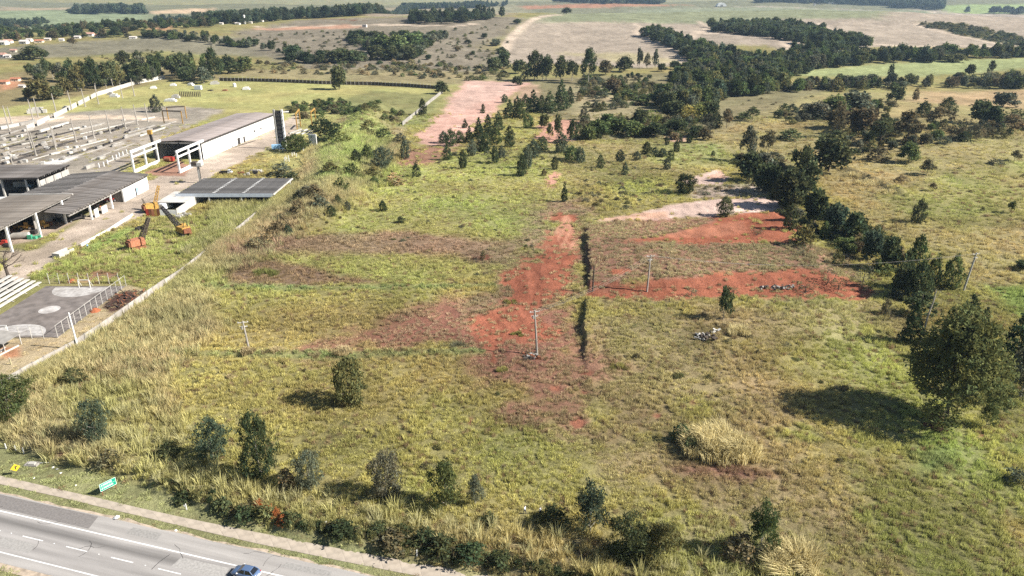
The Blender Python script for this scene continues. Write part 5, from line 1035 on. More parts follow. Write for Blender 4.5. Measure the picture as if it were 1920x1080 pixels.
# ------------------------------------------------------------------ walls and fences
def run(pts):                                           # resample a line on the ground at equal steps
    P = np.array(pts); d = np.concatenate([[0], np.cumsum(np.hypot(*np.diff(P, axis=0).T))]); return P, d
def panel_wall(name, label, cat, pts, step, h, thick, m, skip=(), post=True, lean=0.0, dz=0):
    P, d = run(pts); n = int(d[-1] / step); t = thing(name, label, cat, (P[0][0], P[0][1], 0)); org = Vector((P[0][0], P[0][1], 0))
    pm = MB().box(.06, step - .06, -thick / 2, thick / 2, -.5, h).mesh('panel', m); cm = MB().box(-.11, .11, -.13, .13, -.5, h + .12).mesh('post', m)
    for k in range(n):
        x0, y0 = [np.interp(k * step, d, P[:, q]) for q in (0, 1)]; x1, y1 = [np.interp((k + 1) * step, d, P[:, q]) for q in (0, 1)]
        z = tz((x0 + x1) / 2, (y0 + y1) / 2); a = math.atan2(y1 - y0, x1 - x0)
        if k not in skip:
            o = link('panel', pm, t); o.location = Vector((x0, y0, z + random.uniform(-.05, .05) + dz)) - org; o.rotation_euler = (random.uniform(-lean, lean), 0, a)
        if post: o = link('post', cm, t); o.location = Vector((x0, y0, z + dz)) - org; o.rotation_euler = (0, 0, a)
    return t
panel_wall('boundary_wall', 'pale grey concrete panel wall between court and tall grass', 'wall', [(-108.5, 133), (-106.8, 141), (-103.4, 153), (-101.9, 166), (-100.2, 189), (-98.7, 200), (-98.2, 217), (-96.6, 241), (-95.8, 278)], 3.0, 2.4, .14, mat('aged_wall_concrete', (.37, .34, .31), .95, .12, .5, stain=.3, rv=(.82, 1.12)), lean=.02)
panel_wall('boundary_wall', 'concrete panel wall running up beside the pink earth', 'wall', [(-70.2, 467), (-66.5, 520), (-58.8, 632)], 3.0, 2.6, .14, M_CONC, lean=.02)
panel_wall('perimeter_wall', 'whitish panel wall behind the yard below the tall gums', 'wall', AT([(50, 246), (92, 226), (140, 202), (182, 180), (232, 165), (262, 156), (312, 147)]), 5.0, 3.2, .18, M_CONCW, skip=(3, 9, 10, 17, 22, 29), lean=.02)
t = panel_wall('drive_wall', 'low white concrete kerb wall along the drive by the meadow', 'wall', AT([(152, 462), (200, 436), (250, 404)]), 3.0, .9, .5, M_WHITE, post=False)
# dark post fence at the back of the meadow
FP = AT([(412, 152), (470, 153), (600, 158), (700, 160), (760, 163), (826, 168)]); P, d = run(FP)
t = thing('post_fence', 'long fence of grey posts and dark boards closing the back meadow', 'fence', (P[0][0], P[0][1], 0)); org = Vector((P[0][0], P[0][1], 0))
pm = MB().box(-.28, .28, -.25, .25, 0, 3.7).mesh('post', M_CONC); bm_ = MB().box(.3, 3.5, -.08, .08, .1, 3.1).mesh('board', M_DRYWOOD)
for k in range(int(d[-1] / 3.8)):
    x0, y0 = [np.interp(k * 3.8, d, P[:, q]) for q in (0, 1)]; x1, y1 = [np.interp((k + 1) * 3.8, d, P[:, q]) for q in (0, 1)]; a = math.atan2(y1 - y0, x1 - x0)
    z = tz(x0, y0)
    for me, nm in ((pm, 'post'), (bm_, 'board')):
        o = link(nm, me, t); o.location = Vector((x0, y0, z)) - org; o.rotation_euler = (0, random.uniform(-.03, .03), a)

# ------------------------------------------------------------------ yard: lamp poles, casting beds, beams
yp = [(18, 245, 198), (60, 278, 236), (105, 280, 232), (143, 266, 222), (177, 259, 214), (207, 250, 207), (236, 241, 200), (258, 234, 196), (278, 228, 194), (22, 231, 200), (62, 224, 186), (72, 220, 183), (106, 213, 175), (135, 206, 170), (160, 200, 165), (185, 195, 160), (230, 184, 162), (252, 180, 147), (30, 330, 290), (68, 292, 245), (106, 275, 240)]
seen = []
for i, (x, y, top) in enumerate(yp):
    b = at(x, y); h = height_for(b, top); t = thing('yard_pole', None, 'pole', tuple(b), 0, 'grey lamp poles in rows across the yard')
    MB().tube([(0, 0, 0), (-.12, 0, h * .5), (-.3, 0, h)], [.42, .34, .22], 6).build('shaft', M_POLE, t); MB().box(-.9, .3, -.06, .06, h - .5, h - .38).build('arm', M_DARK, t); MB().box(-.4, .4, -.4, .4, -.1, .5).build('footing', M_CONCW, t)
    seen.append((t, x, y, 'grey lamp pole in the yard'))
YM = [('the yard gantry frame', 340, 215), ('the white warehouse wall', 400, 270), ('the big pale yard trough', 20, 243), ('the left shed roofs', 70, 320), ('the slim meadow tree', 294, 195), ('the whitish perimeter wall', 160, 178)]
rank_labels(seen, YM); seen = []
beams = [(0, 243, 34, 236, 2.2, 1.8), (36, 236, 66, 229, 2.2, 1.8), (0, 257, 92, 227, .7, .7), (75, 248, 128, 232, 1.1, 1.3), (44, 247, 62, 243, 1.2, 1.4), (30, 258, 52, 252, .9, 1.0), (112, 264, 138, 258, .6, .6), (148, 244, 190, 234, .8, .8), (232, 260, 285, 244, 1.2, 1.2), (262, 256, 310, 240, .8, .8), (240, 250, 290, 236, .7, .7), (165, 268, 180, 264, .8, 1.2),
         (150, 275, 200, 262, .6, .5), (20, 285, 90, 266, .5, .4), (0, 302, 60, 284, .6, .5), (60, 300, 150, 274, .5, .4), (120, 300, 230, 266, .6, .4), (170, 300, 250, 270, .5, .4), (200, 305, 258, 283, .6, .5), (0, 275, 50, 262, .5, .5), (85, 268, 140, 252, .5, .5), (150, 252, 220, 236, .5, .4), (200, 240, 260, 226, .5, .4), (0, 318, 30, 310, .8, .7), (90, 226, 120, 220, .6, .6),
         (185, 300, 196, 296, 1.6, 1.4), (160, 318, 176, 312, 1.4, 1.6), (265, 225, 290, 220, .6, .6), (175, 236, 196, 231, .5, .5), (216, 300, 240, 292, .6, .6), (130, 244, 150, 240, .7, .9), (40, 272, 60, 268, .8, .8), (210, 276, 232, 270, .7, .9), (100, 240, 112, 237, .8, 1.1), (300, 238, 330, 228, .8, .6), (20, 264, 30, 262, 1.4, 1.2), (95, 291, 112, 287, 1.0, .9)]
for i, (x0, y0, x1, y1, w, h) in enumerate(beams):
    a = at(x0, y0); c = at(x1, y1); o = MB().bar((0, 0, h / 2), (c.x - a.x, c.y - a.y, c.z - a.z + h / 2), w, h).build('precast_beam', [M_CONCW, M_CONC, M_CONC][i % 3], None); o.location = a
    tag(o, None, 'beam', 'precast beams lying in the yard'); seen.append((o, (x0 + x1) / 2, (y0 + y1) / 2, 'pale precast beam lying in the yard'))
rr = random.Random(3)
for i in range(70):                                      # stacked offcuts, forms and blocks between the beds
    x, y = rr.uniform(0, 300), rr.uniform(222, 318)
    if y > 318 - max(0, x - 60) * .28 or y < 250 - x * .12: continue
    a = at(x, y); k = rr.choice(['block', 'block', 'form', 'stack'])
    if k == 'block': bb = MB().box(-rr.uniform(.4, 1.2), .6, -.6, rr.uniform(.6, 2), 0, rr.uniform(.7, 1.6)); m, nm, ph = M_CONCW, 'concrete_block', 'pale concrete block in the yard'
    elif k == 'form':
        bb = MB().box(-.3, .3, -4, 4, 0, .7).box(.3, .8, -3.5, -3.2, 0, 1.3).box(.3, .8, 3.2, 3.5, 0, 1.3); m, nm, ph = M_DARK, 'casting_form', 'dark steel casting form in the yard'
    else:
        bb = MB()
        for q in range(3): bb.box(-1 + q * .2, 1 - q * .2, -2.2, 2.2, q * .5, q * .5 + .4)
        m, nm, ph = M_CONC, 'slab_stack', 'low stack of grey slabs in the yard'
    o = bb.build(nm, m, None); o.location = a; o.rotation_euler = (0, 0, rr.uniform(-.3, .3)); tag(o, None, 'concrete', 'loose pieces in the casting yard'); seen.append((o, x, y, ph))
beds = [(0, 262, 130, 232), (0, 280, 170, 238), (40, 292, 240, 236), (0, 310, 120, 272), (130, 292, 300, 238)]
for x0, y0, x1, y1 in beds:
    a = at(x0, y0); c = at(x1, y1); t = thing('casting_bed', None, 'rails', tuple(a), 0, 'long dark casting rails in the yard')
    for off in (-.9, .9): MB().bar((off, 0, .15), (c.x - a.x + off, c.y - a.y, .15), .28, .4).build('rail', M_DARK, t)
    seen.append((t, (x0 + x1) / 2, (y0 + y1) / 2, 'pair of long dark casting rails'))
rank_labels(seen, YM + [('the brown shed roofs', 200, 310), ('the bed of white slab', 110, 300), ('the derrick mast', 290, 270)])
for x, y in [(195, 312), (202, 308), (212, 300), (219, 298), (224, 294), (231, 292), (238, 288), (186, 314)]:
    o = MB().box(-.22, .22, -.22, .22, 0, 2.2).build('white_stub', M_WHITE, None, cat='post', group='row of white stub posts before the portal frames'); o.location = at(x, y); RANKED2.append((o, x, y, 'white stub post in the row'))
rank_labels(RANKED2, [('the concrete tower', 527, 275), ('the nearer portal frame', 250, 300), ('the dark canopy', 470, 345)])
# heaps, tanks and odds in the back meadow
seen = []
for x, y, w, h, m, nm, ph in [(372, 168, 6, 3.2, M_BLUEF, 'container', 'grey blue container in the back meadow'), (440, 163, 3, 3.4, M_WHITE, 'white_tank', 'white tank in the back meadow'), (462, 168, 6, 2.4, M_WHITE, 'slab_pile', 'white slab pile in the back meadow'), (320, 190, 9, 2.2, M_WHITE, 'slab_pile', 'white slab pile in the back meadow'), (330, 184, 6, 3, M_CONCW, 'slab_pile', 'white slab pile in the back meadow'), (403, 158, 8, 3, M_CONCW, 'slab_pile', 'white slab pile in the back meadow'),
                              (358, 160, 5, 2.2, M_WHITE, 'slab_pile', 'white slab pile in the back meadow'), (325, 161, 5, 2.2, M_WHITE, 'slab_pile', 'white slab pile in the back meadow'), (288, 166, 5, 2.2, M_WHITE, 'slab_pile', 'white slab pile in the back meadow'), (215, 182, 7, 2.6, M_WHITE, 'slab_pile', 'white slab pile in the back meadow'), (208, 178, 5, 2.4, M_CONCW, 'slab_pile', 'white slab pile in the back meadow'), (70, 212, 12, 4, M_CONCW, 'slab_pile', 'white slab pile in the back meadow'), (125, 205, 5, 2.5, M_CONCW, 'slab_pile', 'white slab pile in the back meadow'), (422, 170, 4, 1.0, M_RUST, 'scrap_pile', 'rusty scrap in the back meadow'), (395, 170, 4, .9, M_DARK, 'scrap_pile', 'dark scrap in the back meadow')]:
    a = at(x, y); bb = MB().box(-w / 2, w / 2, -1.6, 1.6, 0, h * .55).box(-w * .42, w * .3, -1.2, 1.1, h * .56, h * .8).box(-w * .2, w * .36, -1.0, .9, h * .81, h) if nm != 'container' else MB().box(-w / 2, w / 2, -1.5, 1.5, .15, h).box(-w / 2 + .1, w / 2 - .1, -1.4, 1.4, h + .001, h + .15)
    if nm == 'white_tank': bb = MB().tube([(0, 0, 0), (0, 0, h * .8), (0, 0, h)], [w / 2, w / 2, w / 4], 14)
    o = bb.build(nm, m, None); o.location = a; o.rotation_euler = (0, 0, random.uniform(-.4, .4)); tag(o, None, 'pile' if 'pile' in nm else nm.split('_')[-1], 'odds lying in the back meadow'); seen.append((o, x, y, ph))
rank_labels(seen, [('the small slim meadow tree', 294, 195), ('the tree at the post fence', 636, 150), ('the perimeter wall', 60, 235)])
pl = thing('palisade', 'ring of dark upright logs in the back meadow', 'palisade', tuple(at(356, 181)))
for k in range(12): MB().tube([(-8 + k * 1.5, 0, 0), (-8 + k * 1.5 + .2, 0, 4)], .4, 5).build('log', M_DRYWOOD, pl)

# ------------------------------------------------------------------ court, goals, terraces, fence
cz = .06
M_COURT = mat('court_asphalt', (.19, .165, .15), .95, .2, .35, stain=.2); M_CPAINT = mat('worn_court_paint', (.5, .475, .45), .9, .15, 1.0, stain=.5)
court = thing('sports_court', 'worn dark sports court with white painted areas', 'court', (-123, 176, 0)); court['kind'] = 'structure'; del court['category']
MB().box(-11.6, 11.4, -16.8, 16.8, -.05, cz).build('surface', M_COURT, court)
def disc(cx, cy, rx, ry, a0, a1, nm):
    n = 20; V = [(cx, cy, cz + .005)] + [(cx + rx * math.cos(a0 + (a1 - a0) * k / n), cy + ry * math.sin(a0 + (a1 - a0) * k / n), cz + .005) for k in range(n + 1)]
    MB().add(V, [(0, k + 1, k + 2) for k in range(n)]).build(nm, M_CPAINT, court)
disc(-.6, 15.8, 7.6, 7.2, math.pi, 2 * math.pi, 'goal_area'); disc(-.6, -15.8, 7.6, 6.6, 0, math.pi, 'goal_area'); disc(-.6, 0, 2.6, 2.6, 0, 2 * math.pi, 'centre_spot')
def goal(x, y, s, lab):
    t = thing('goal', lab, 'goal', (x, y, cz)); 
    for xx in (-1.6, 1.6): MB().box(xx - .07, xx + .07, -.07, .07, 0, 2.3).build('post', M_WHITE, t)
    MB().box(-1.67, 1.67, -.065, .065, 2.3, 2.42).build('crossbar', M_WHITE, t)
    for xx in (-1.6, 1.6): MB().bar((xx, 0, 2.35), (xx, 1.3 * s, .06), .07).build('stay', M_WHITE, t)
goal(-122.7, 191.6, 1, 'white goal frame at the far end of the court'); goal(-126.4, 161.0, -1, 'white goal frame at the near end of the court')
t = thing('bleachers', 'white stepped concrete bleachers at the left of the court', 'bleachers', (-136.6, 168, 0))
for k in range(6): MB().box(-1.6 * (k + 1), -1.6 * k - .5, 0, 27, .30 + k * .42, .52 + k * .42).build('bench', M_CONCW, t); 
for k in range(5): MB().prism([(0, 0), (-9.6, 0), (-9.6, 2.3), (-.5, .25)], 'y', 2 + k * 5.7, 2.3 + k * 5.7).build('support', M_CONC, t)
fx = [(-111.4, 159 + 2.6 * k) for k in range(14)] + [(-114.6 - 2.9 * k, 158.6) for k in range(7)] + [(-134.6 + 2.9 * k, 194.6) for k in range(8)]
t = thing('court_fence', 'thin post and rail fence along the right side of the court', 'fence', (-111.4, 159, 0)); t2 = thing('court_fence', 'thin post fence behind the far goal of the court', 'fence', (-134.6, 194.6, 0)); t3 = thing('court_fence', 'thin post fence at the near end of the court', 'fence', (-114.6, 158.6, 0))
pm = MB().tube([(0, 0, 0), (0, 0, 3.4)], .075, 6).mesh('post', M_CONCW)
for k, (x, y) in enumerate(fx):
    tt = t if k < 14 else (t3 if k < 21 else t2); o = link('post', pm, tt); o.location = Vector((x, y, 0)) - tt.location
MB().bar((0, 0, 3.3), (0, 33.8, 3.3), .07).build('rail', M_CONCW, t); MB().bar((0, 0, 3.3), (-17.4, 0, 3.3), .07).build('rail', M_CONCW, t3); MB().bar((0, 0, 2.6), (20.3, 0, 2.6), .05).build('rail', M_POLE, t2)
for tt, L, ax in ((t, 33.8, 'y'), (t3, -17.4, 'x'), (t2, 20.3, 'x')):
    for zz in (.7, 1.4, 2.1): MB().bar((0, .02, zz), ((0, L, zz) if ax == 'y' else (L, .02, zz)), .025).build('wire', M_POLE, tt)
# lean-to shelter, its pit and the pole at the wall
b = at(40, 655); t = thing('lean_to', 'small grey roofed lean to shelter beside the court', 'shelter', (-121.3, 152.5, 0), -.25)
MB().add([(-3.0, -1.0, 2.3), (2.6, -1.0, 2.2), (2.6, 4.0, 2.8), (-3.0, 4.0, 2.9), (-3.0, -1.0, 2.42), (2.6, -1.0, 2.32), (2.6, 4.0, 2.92), (-3.0, 4.0, 3.02)], [(3, 2, 1, 0), (4, 5, 6, 7), (0, 1, 5, 4), (1, 2, 6, 5), (2, 3, 7, 6), (3, 0, 4, 7)]).build('roof', M_CONC, t)
for x, y in ((-2.7, -.7), (2.3, -.7), (-2.7, 3.7), (2.3, 3.7)): MB().box(x - .08, x + .08, y - .08, y + .08, 0, 2.3).build('post', M_CONCW, t)
MB().box(-1.0, 2.4, -2.6, -2.4, 0, .35).build('pit_edge', M_CONCW, t); MB().box(2.4, 2.6, -2.6, 2.8, 0, .35).build('pit_edge', M_CONCW, t)
for k in range(5): MB().bar((.2 + k * .35, -1.6 + k * .2, .05), (1.4 + k * .2, .6 - k * .3, .7 + .12 * k), .12).build('stacked_pole', M_WHITE if k % 2 else M_CONC, t)
t = thing('marker_post', 'short yellowish post standing on the dry ground by the lean to', 'post', tuple(at(21, 684))); MB().box(-.1, .1, -.1, .1, 0, 1.7).build('shaft', mat('yellowish', (.55, .5, .3)), t); MB().box(-.14, .14, -.14, .14, 1.7, 1.76).build('cap', M_CONCW, t)
b = at(147, 655); t = thing('concrete_pole', 'tall white concrete pole rising at the boundary wall', 'pole', tuple(b)); h = height_for(b, 586)
MB().tube([(0, 0, -.2), (-.05, 0, h * .5), (-.12, 0, h)], [.24, .2, .15], 8).build('shaft', M_WHITE, t); MB().box(-.9, -.3, -.25, .25, 0, 1.6).build('meter_box', M_CONC, t)
b = at(229, 562); heap = thing('burnt_heap', 'heap of burnt branches and rubbish between court and wall', 'heap', tuple(b))
rr = random.Random(8)
for k in range(70):
    x, y = rr.uniform(-3.5, 3.5), rr.uniform(-6, 6); a = rr.uniform(0, 6.28); L = rr.uniform(.5, 1.8)
    MB().bar((x, y, .1), (x + L * math.cos(a), y + L * math.sin(a), rr.uniform(.2, .9)), rr.uniform(.08, .25)).build('branch', rr.choice([M_DARK, M_DRYWOOD, M_RUST, M_DRYWOOD]), heap)
for x, y, lab in ((178, 583, 'small heap of orange earth beside the burnt heap'), (136, 528, 'small heap of orange earth behind the far goal')):
    V = [(0, 0, .95)] + [((1.3 + .25 * math.sin(k * 2.1)) * math.cos(k * .785) * .5, (1.1 + .2 * math.cos(k)) * math.sin(k * .785) * .5, .7) for k in range(8)] + [((1.5 + .3 * math.sin(k * 2.1)) * math.cos(k * .785), (1.4 + .2 * math.cos(k)) * math.sin(k * .785), -.05) for k in range(8)]
    F_ = [(0, 1 + k, 1 + (k + 1) % 8) for k in range(8)] + [(1 + k, 9 + k, 9 + (k + 1) % 8, 1 + (k + 1) % 8) for k in range(8)]
    o = MB().add(V, F_).build('earth_heap', mat('orange_earth', (.36, .12, .055), .95, .2, 3), None, True, label=lab, cat='heap'); o.location = at(x, y)

# ------------------------------------------------------------------ cranes and vehicles
def lattice(parent, a, b, w, n, m, name='boom'):
    a, b = Vector(a), Vector(b); d = b - a; u = d.normalized(); r = u.cross(Vector((0, 0, 1))).normalized() * w / 2; q = r.cross(u).normalized() * w / 2; bb = MB()
    for sx, sy in ((1, 1), (1, -1), (-1, 1), (-1, -1)): bb.bar(a + (r * sx + q * sy), b + (r * sx + q * sy) * .55, .26)
    for k in range(n):
        f0, f1 = k / n, (k + 1) / n; s0, s1 = 1 - .45 * f0, 1 - .45 * f1; sg = 1 if k % 2 else -1
        for sx in (1, -1): bb.bar(a + d * f0 + (r * sx + q * sg) * s0, a + d * f1 + (r * sx - q * sg) * s1, .16)
        for sy in (1, -1): bb.bar(a + d * f0 + (r * sg + q * sy) * s0, a + d * f1 + (-r * sg + q * sy) * s1, .16)
    return bb.build(name, m, parent)
def crane(px, py, rz, tip, m, mb, lab, s=1.0):
    b = at(px, py); t = thing('crawler_crane', lab, 'crane', tuple(b)); c, sn = math.cos(rz), math.sin(rz)
    hull = MB().prism([(-2.3, 1.2), (2.3, 1.2), (2.3, 2.6), (1.6, 3.3), (-2.3, 3.3)], 'y', -1.5, 1.5).build('house', m, t)
    cab = MB().prism([(1.0, 1.25), (2.35, 1.25), (2.35, 2.5), (2.05, 3.7), (1.0, 3.7)], 'y', -1.9, -.5).build('cab', m, t); MB().box(2.06, 2.42, -1.75, -.65, 2.45, 3.3).build('cab_window', M_GLASS, cab)
    for y in (-1.45, 1.45):
        tr = MB().prism([(-2.4, .45), (-2.1, .05), (2.1, .05), (2.4, .45), (2.1, .95), (-2.1, .95)], 'y', y - .4, y + .4).build('track', M_DARK if y > 0 else M_RUST, t); tr.rotation_euler = (0, 0, rz)
    ct = MB().box(-2.9, -2.3, -1.3, 1.3, 1.3, 2.9).build('counterweight', M_RUST, t)
    for o in (hull, cab, ct): o.rotation_euler = (0, 0, rz)
    aft = MB().bar((-1.8, -.8, 3.2), (-2.4, -.6, 5.6), .18).bar((-1.8, .8, 3.2), (-2.4, .6, 5.6), .18).build('mast', M_DARK, t); aft.rotation_euler = (0, 0, rz)
    o3 = Vector((1.6 * c, 1.6 * sn, 2.2)); tp = Vector(tip); lattice(t, o3, tp, 1.25 * s, 12, mb)
    top = Vector((-2.4 * c, -2.4 * sn, 5.6)); MB().bar(top, tp * .72 + o3 * .28, .07).build('boom_cable', M_DARK, t); MB().bar(tp, tp + Vector((.2, .1, -2.2)), .06).build('hook_line', M_DARK, t)
    return t
def tip_for(px, py, base, dy):                          # boom tip that far beyond the base, on the sight line
    d = ray(px, py); tt = (base.y + dy) / d[1]; return Vector((d[0] * tt, base.y + dy, CAMH + d[2] * tt)) - base
b1 = at(257, 466); crane(257, 466, .9, tip_for(279, 408, b1, 5), M_ORANGE, M_DRYWOOD, 'faded orange crawler crane with raised lattice boom in the meadow')
b2 = at(345, 441); crane(345, 441, 2.5, tip_for(303, 388, b2, 6), M_YELLOW, M_DARK, 'yellow crawler crane overgrown by tall grass, boom leaning left')
b3 = at(284, 397); crane(284, 397, .8, tip_for(297, 348, b3, 2), M_YELLOW, M_YELLOW, 'yellow crane with a short striped boom before the white roofed store')

def wheel(parent, x, y, r, w=.22):
    wo = MB().tube([(0, -w / 2, 0), (0, w / 2, 0)], r, 18).build('wheel', M_TYRE, parent); wo.location = (x, y, r); MB().tube([(0, -w / 2 - .012, 0), (0, w / 2 + .012, 0)], r * .62, 12).build('rim', M_CHROME, wo); return wo
def paint(name, c): 
    m = mat(name, c, .28, .03, 1, spec=.5); 
    for n in m.node_tree.nodes:
        if n.type == 'BSDF_PRINCIPLED': n.inputs['Coat Weight'].default_value = .6; n.inputs['Coat Roughness'].default_value = .08
    return m
def car(loc, rz, pm, lab):
    t = thing('passenger_car', lab, 'car', loc, rz)
    # body: cross sections along the length (front at +x), lofted
    S = [(2.12, .62, .30, .58), (2.02, .78, .25, .70), (1.75, .86, .22, .84), (1.2, .89, .20, .95), (.75, .90, .20, 1.0), (-.4, .90, .20, 1.02), (-1.3, .90, .20, 1.03), (-1.75, .87, .24, 1.0), (-2.02, .80, .32, .92), (-2.1, .70, .42, .80)]
    V = []; F_ = []
    for x, w, z0, z1 in S: V += [(x, -w * .9, z0), (x, -w, z0 + .18), (x, -w, z1 - .16), (x, -w * .82, z1), (x, w * .82, z1), (x, w, z1 - .16), (x, w, z0 + .18), (x, w * .9, z0)]
    n = 8
    for k in range(len(S) - 1): F_ += [(k * n + j, k * n + (j + 1) % n, (k + 1) * n + (j + 1) % n, (k + 1) * n + j) for j in range(n)]
    F_ += [tuple(range(n)), tuple((len(S) - 1) * n + j for j in reversed(range(n)))]
    body = MB().add(V, F_).build('body', pm, t, True)
    ro = [(.55, 1.5), (-1.0, 1.52)]
    rf = MB().add([(.30, -.56, 1.47), (.30, .56, 1.47), (-1.15, .56, 1.47), (-1.15, -.56, 1.47), (.22, -.50, 1.53), (.22, .50, 1.53), (-1.1, .50, 1.53), (-1.1, -.50, 1.53)], [(3, 2, 1, 0), (4, 5, 6, 7), (0, 1, 5, 4), (1, 2, 6, 5), (2, 3, 7, 6), (3, 0, 4, 7)]).build('roof', pm, t)
    def quad(nm, pts, m): return MB().add(pts, [(0, 1, 2, 3)]).build(nm, m, t)
    quad('windshield', [(1.05, -.74, .99), (1.05, .74, .99), (.32, .57, 1.46), (.32, -.57, 1.46)], M_GLASS)
    quad('rear_window', [(-1.72, .70, 1.04), (-1.72, -.70, 1.04), (-1.17, -.55, 1.46), (-1.17, .55, 1.46)], M_GLASS)
    for s in (-1, 1):
        quad('side_window', [(1.0, s * .79, 1.0), (-.28, s * .80, 1.0), (-.28, s * .60, 1.46), (.3, s * .59, 1.46)], M_GLASS); quad('side_window', [(-.36, s * .80, 1.0), (-1.66, s * .76, 1.03), (-1.15, s * .59, 1.46), (-.36, s * .60, 1.46)], M_GLASS)
        MB().bar((1.08, s * .78, .99), (.31, s * .585, 1.48), .06).build('front_pillar', pm, t); MB().bar((-1.72, s * .73, 1.03), (-1.15, s * .57, 1.48), .10).build('rear_pillar', pm, t); MB().bar((-.32, s * .8, 1.0), (-.32, s * .6, 1.47), .07).build('door_pillar', pm, t)
        MB().box(.72, .9, *sorted((s * .88, s * 1.04)), .98, 1.10).build('mirror', M_WHITE, t)
        MB().box(1.92, 2.06, *sorted((s * .50, s * .74)), .58, .70).build('headlight', M_CHROME, t); MB().box(-2.09, -1.98, *sorted((s * .52, s * .78)), .72, .90).build('tail_light', M_RED, t)
        for x in (1.32, -1.28): wheel(t, x, s * .80, .32)
    MB().box(-2.16, -2.02, -.66, .66, .36, .56).build('rear_bumper', M_BLUEF, t); MB().box(-2.12, -2.09, -.25, .25, .62, .74).build('number_plate', M_WHITE, t)
    return t
cb = flat(462, 1079, ROAD_Z); car((cb[0], cb[1], ROAD_Z + .03), RZA + math.pi, paint('blue_grey_paint', (.085, .135, .24)), 'blue grey car driving on the road at the bottom edge')
def truck(px, py, rz, cabm, bedm, lab, L=5.2, box=False, name='flatbed_truck', z=None):
    b = at(px, py); t = thing(name, lab, 'truck', tuple(b), rz)
    cab = MB().prism([(L / 2 - 1.9, .5), (L / 2, .5), (L / 2, 1.15), (L / 2 - .7, 1.3), (L / 2 - 1.05, 2.0), (L / 2 - 1.9, 2.0)], 'y', -.95, .95).build('cab', cabm, t)
    MB().add([(L / 2 - .68, -.8, 1.33), (L / 2 - .68, .8, 1.33), (L / 2 - 1.0, .78, 1.93), (L / 2 - 1.0, -.78, 1.93)], [(0, 1, 2, 3)]).build('windshield', M_GLASS, t)
    for s in (-1, 1): MB().box(L / 2 - 1.75, L / 2 - 1.1, *sorted((s * .952, s * .965)), 1.3, 1.85).build('side_window', M_GLASS, t)
    if box: MB().box(-L / 2, L / 2 - 2.0, -1.1, 1.1, .7, 2.9).build('cargo_box', bedm, t)
    else:
        MB().box(-L / 2, L / 2 - 2.0, -1.0, 1.0, .7, .85).build('bed', bedm, t)
        for s in (-1, 1): MB().box(-L / 2, L / 2 - 2.0, *sorted((s * .95, s * 1.02)), .86, 1.3).build('bed_side', bedm, t)
    for x in (L / 2 - 1.0, -L / 2 + 1.0):
        for s in (-1, 1): wheel(t, x, s * .85, .38, .26)
    return t
M_CARW = paint('white_car_paint', (.75, .75, .74))
truck(424, 326, 0.0, M_CARW, M_DARK, 'white flatbed truck parked behind the dark ribbed canopy', 6.0)
truck(311, 393, 1.35, M_CARW, M_CARW, 'white box van on the drive beside the yellow crane', 5.5, True, 'box_van')
truck(522, 281, .2, M_LBLUE, M_LBLUE, 'light blue lorry at the foot of the concrete tower', 6.5, True, 'lorry')
truck(143, 413, 1.1, M_DARK, M_DARK, 'dark lorry parked under the middle shed', 7.0)
truck(12, 383, .2, M_CARW, M_CARW, 'white lorry under the back shed at the left edge', 7.0, True, 'lorry')
truck(45, 352, .1, M_LBLUE, M_CONCW, 'pale blue lorry inside the back shed', 7.0, True, 'lorry')
# machines and junk under the sheds
def loader(px, py, rz, m, lab):
    b = at(px, py); t = thing('loader', lab, 'loader', tuple(b), rz)
    MB().prism([(-2.4, .7), (1.2, .7), (1.4, 1.5), (.2, 1.7), (-2.4, 1.6)], 'y', -.9, .9).build('body', m, t); MB().box(-.6, .6, -.7, .7, 1.62, 2.8).build('cab', m, t); MB().box(.6, .64, -.6, .6, 1.9, 2.7).build('cab_window', M_GLASS, t)
    MB().bar((1.0, -.7, 1.3), (2.8, -.7, .7), .22).build('arm', m, t); MB().bar((1.0, .7, 1.3), (2.8, .7, .7), .22).build('arm', m, t); MB().prism([(2.6, .15), (3.6, .15), (3.3, .5), (2.8, 1.1), (2.6, 1.0)], 'y', -1.2, 1.2).build('bucket', M_RUST, t)
    for x in (1.1, -1.6):
        for s in (-1, 1): wheel(t, x, s * .95, .62, .4)
loader(52, 430, .3, M_YELLOW, 'yellow loader under the nearest shed'); loader(82, 427, 2.6, M_YELLOW, 'second yellow machine right of the loader in the nearest shed'); loader(210, 378, .5, M_RED, 'red machine under the middle shed by the white wall')
b = at(34, 448); t = thing('storage_tank', 'lying white and grey cylinder tank at the nearest shed', 'tank', tuple(b), .25); MB().tube([(-3.6, 0, 1.15), (-3.4, 0, 1.15), (3.4, 0, 1.15), (3.6, 0, 1.15)], [.7, 1.1, 1.1, .8], 16).build('barrel', M_CONC, t); MB().tube([(3.61, 0, 1.15), (3.66, 0, 1.15)], .95, 16).build('end_cap', M_WHITE, t)
for x in (-2, 2): MB().box(x - .2, x + .2, -.8, .8, 0, .35).build('saddle', M_DARK, t)
seen = []; rr = random.Random(21)
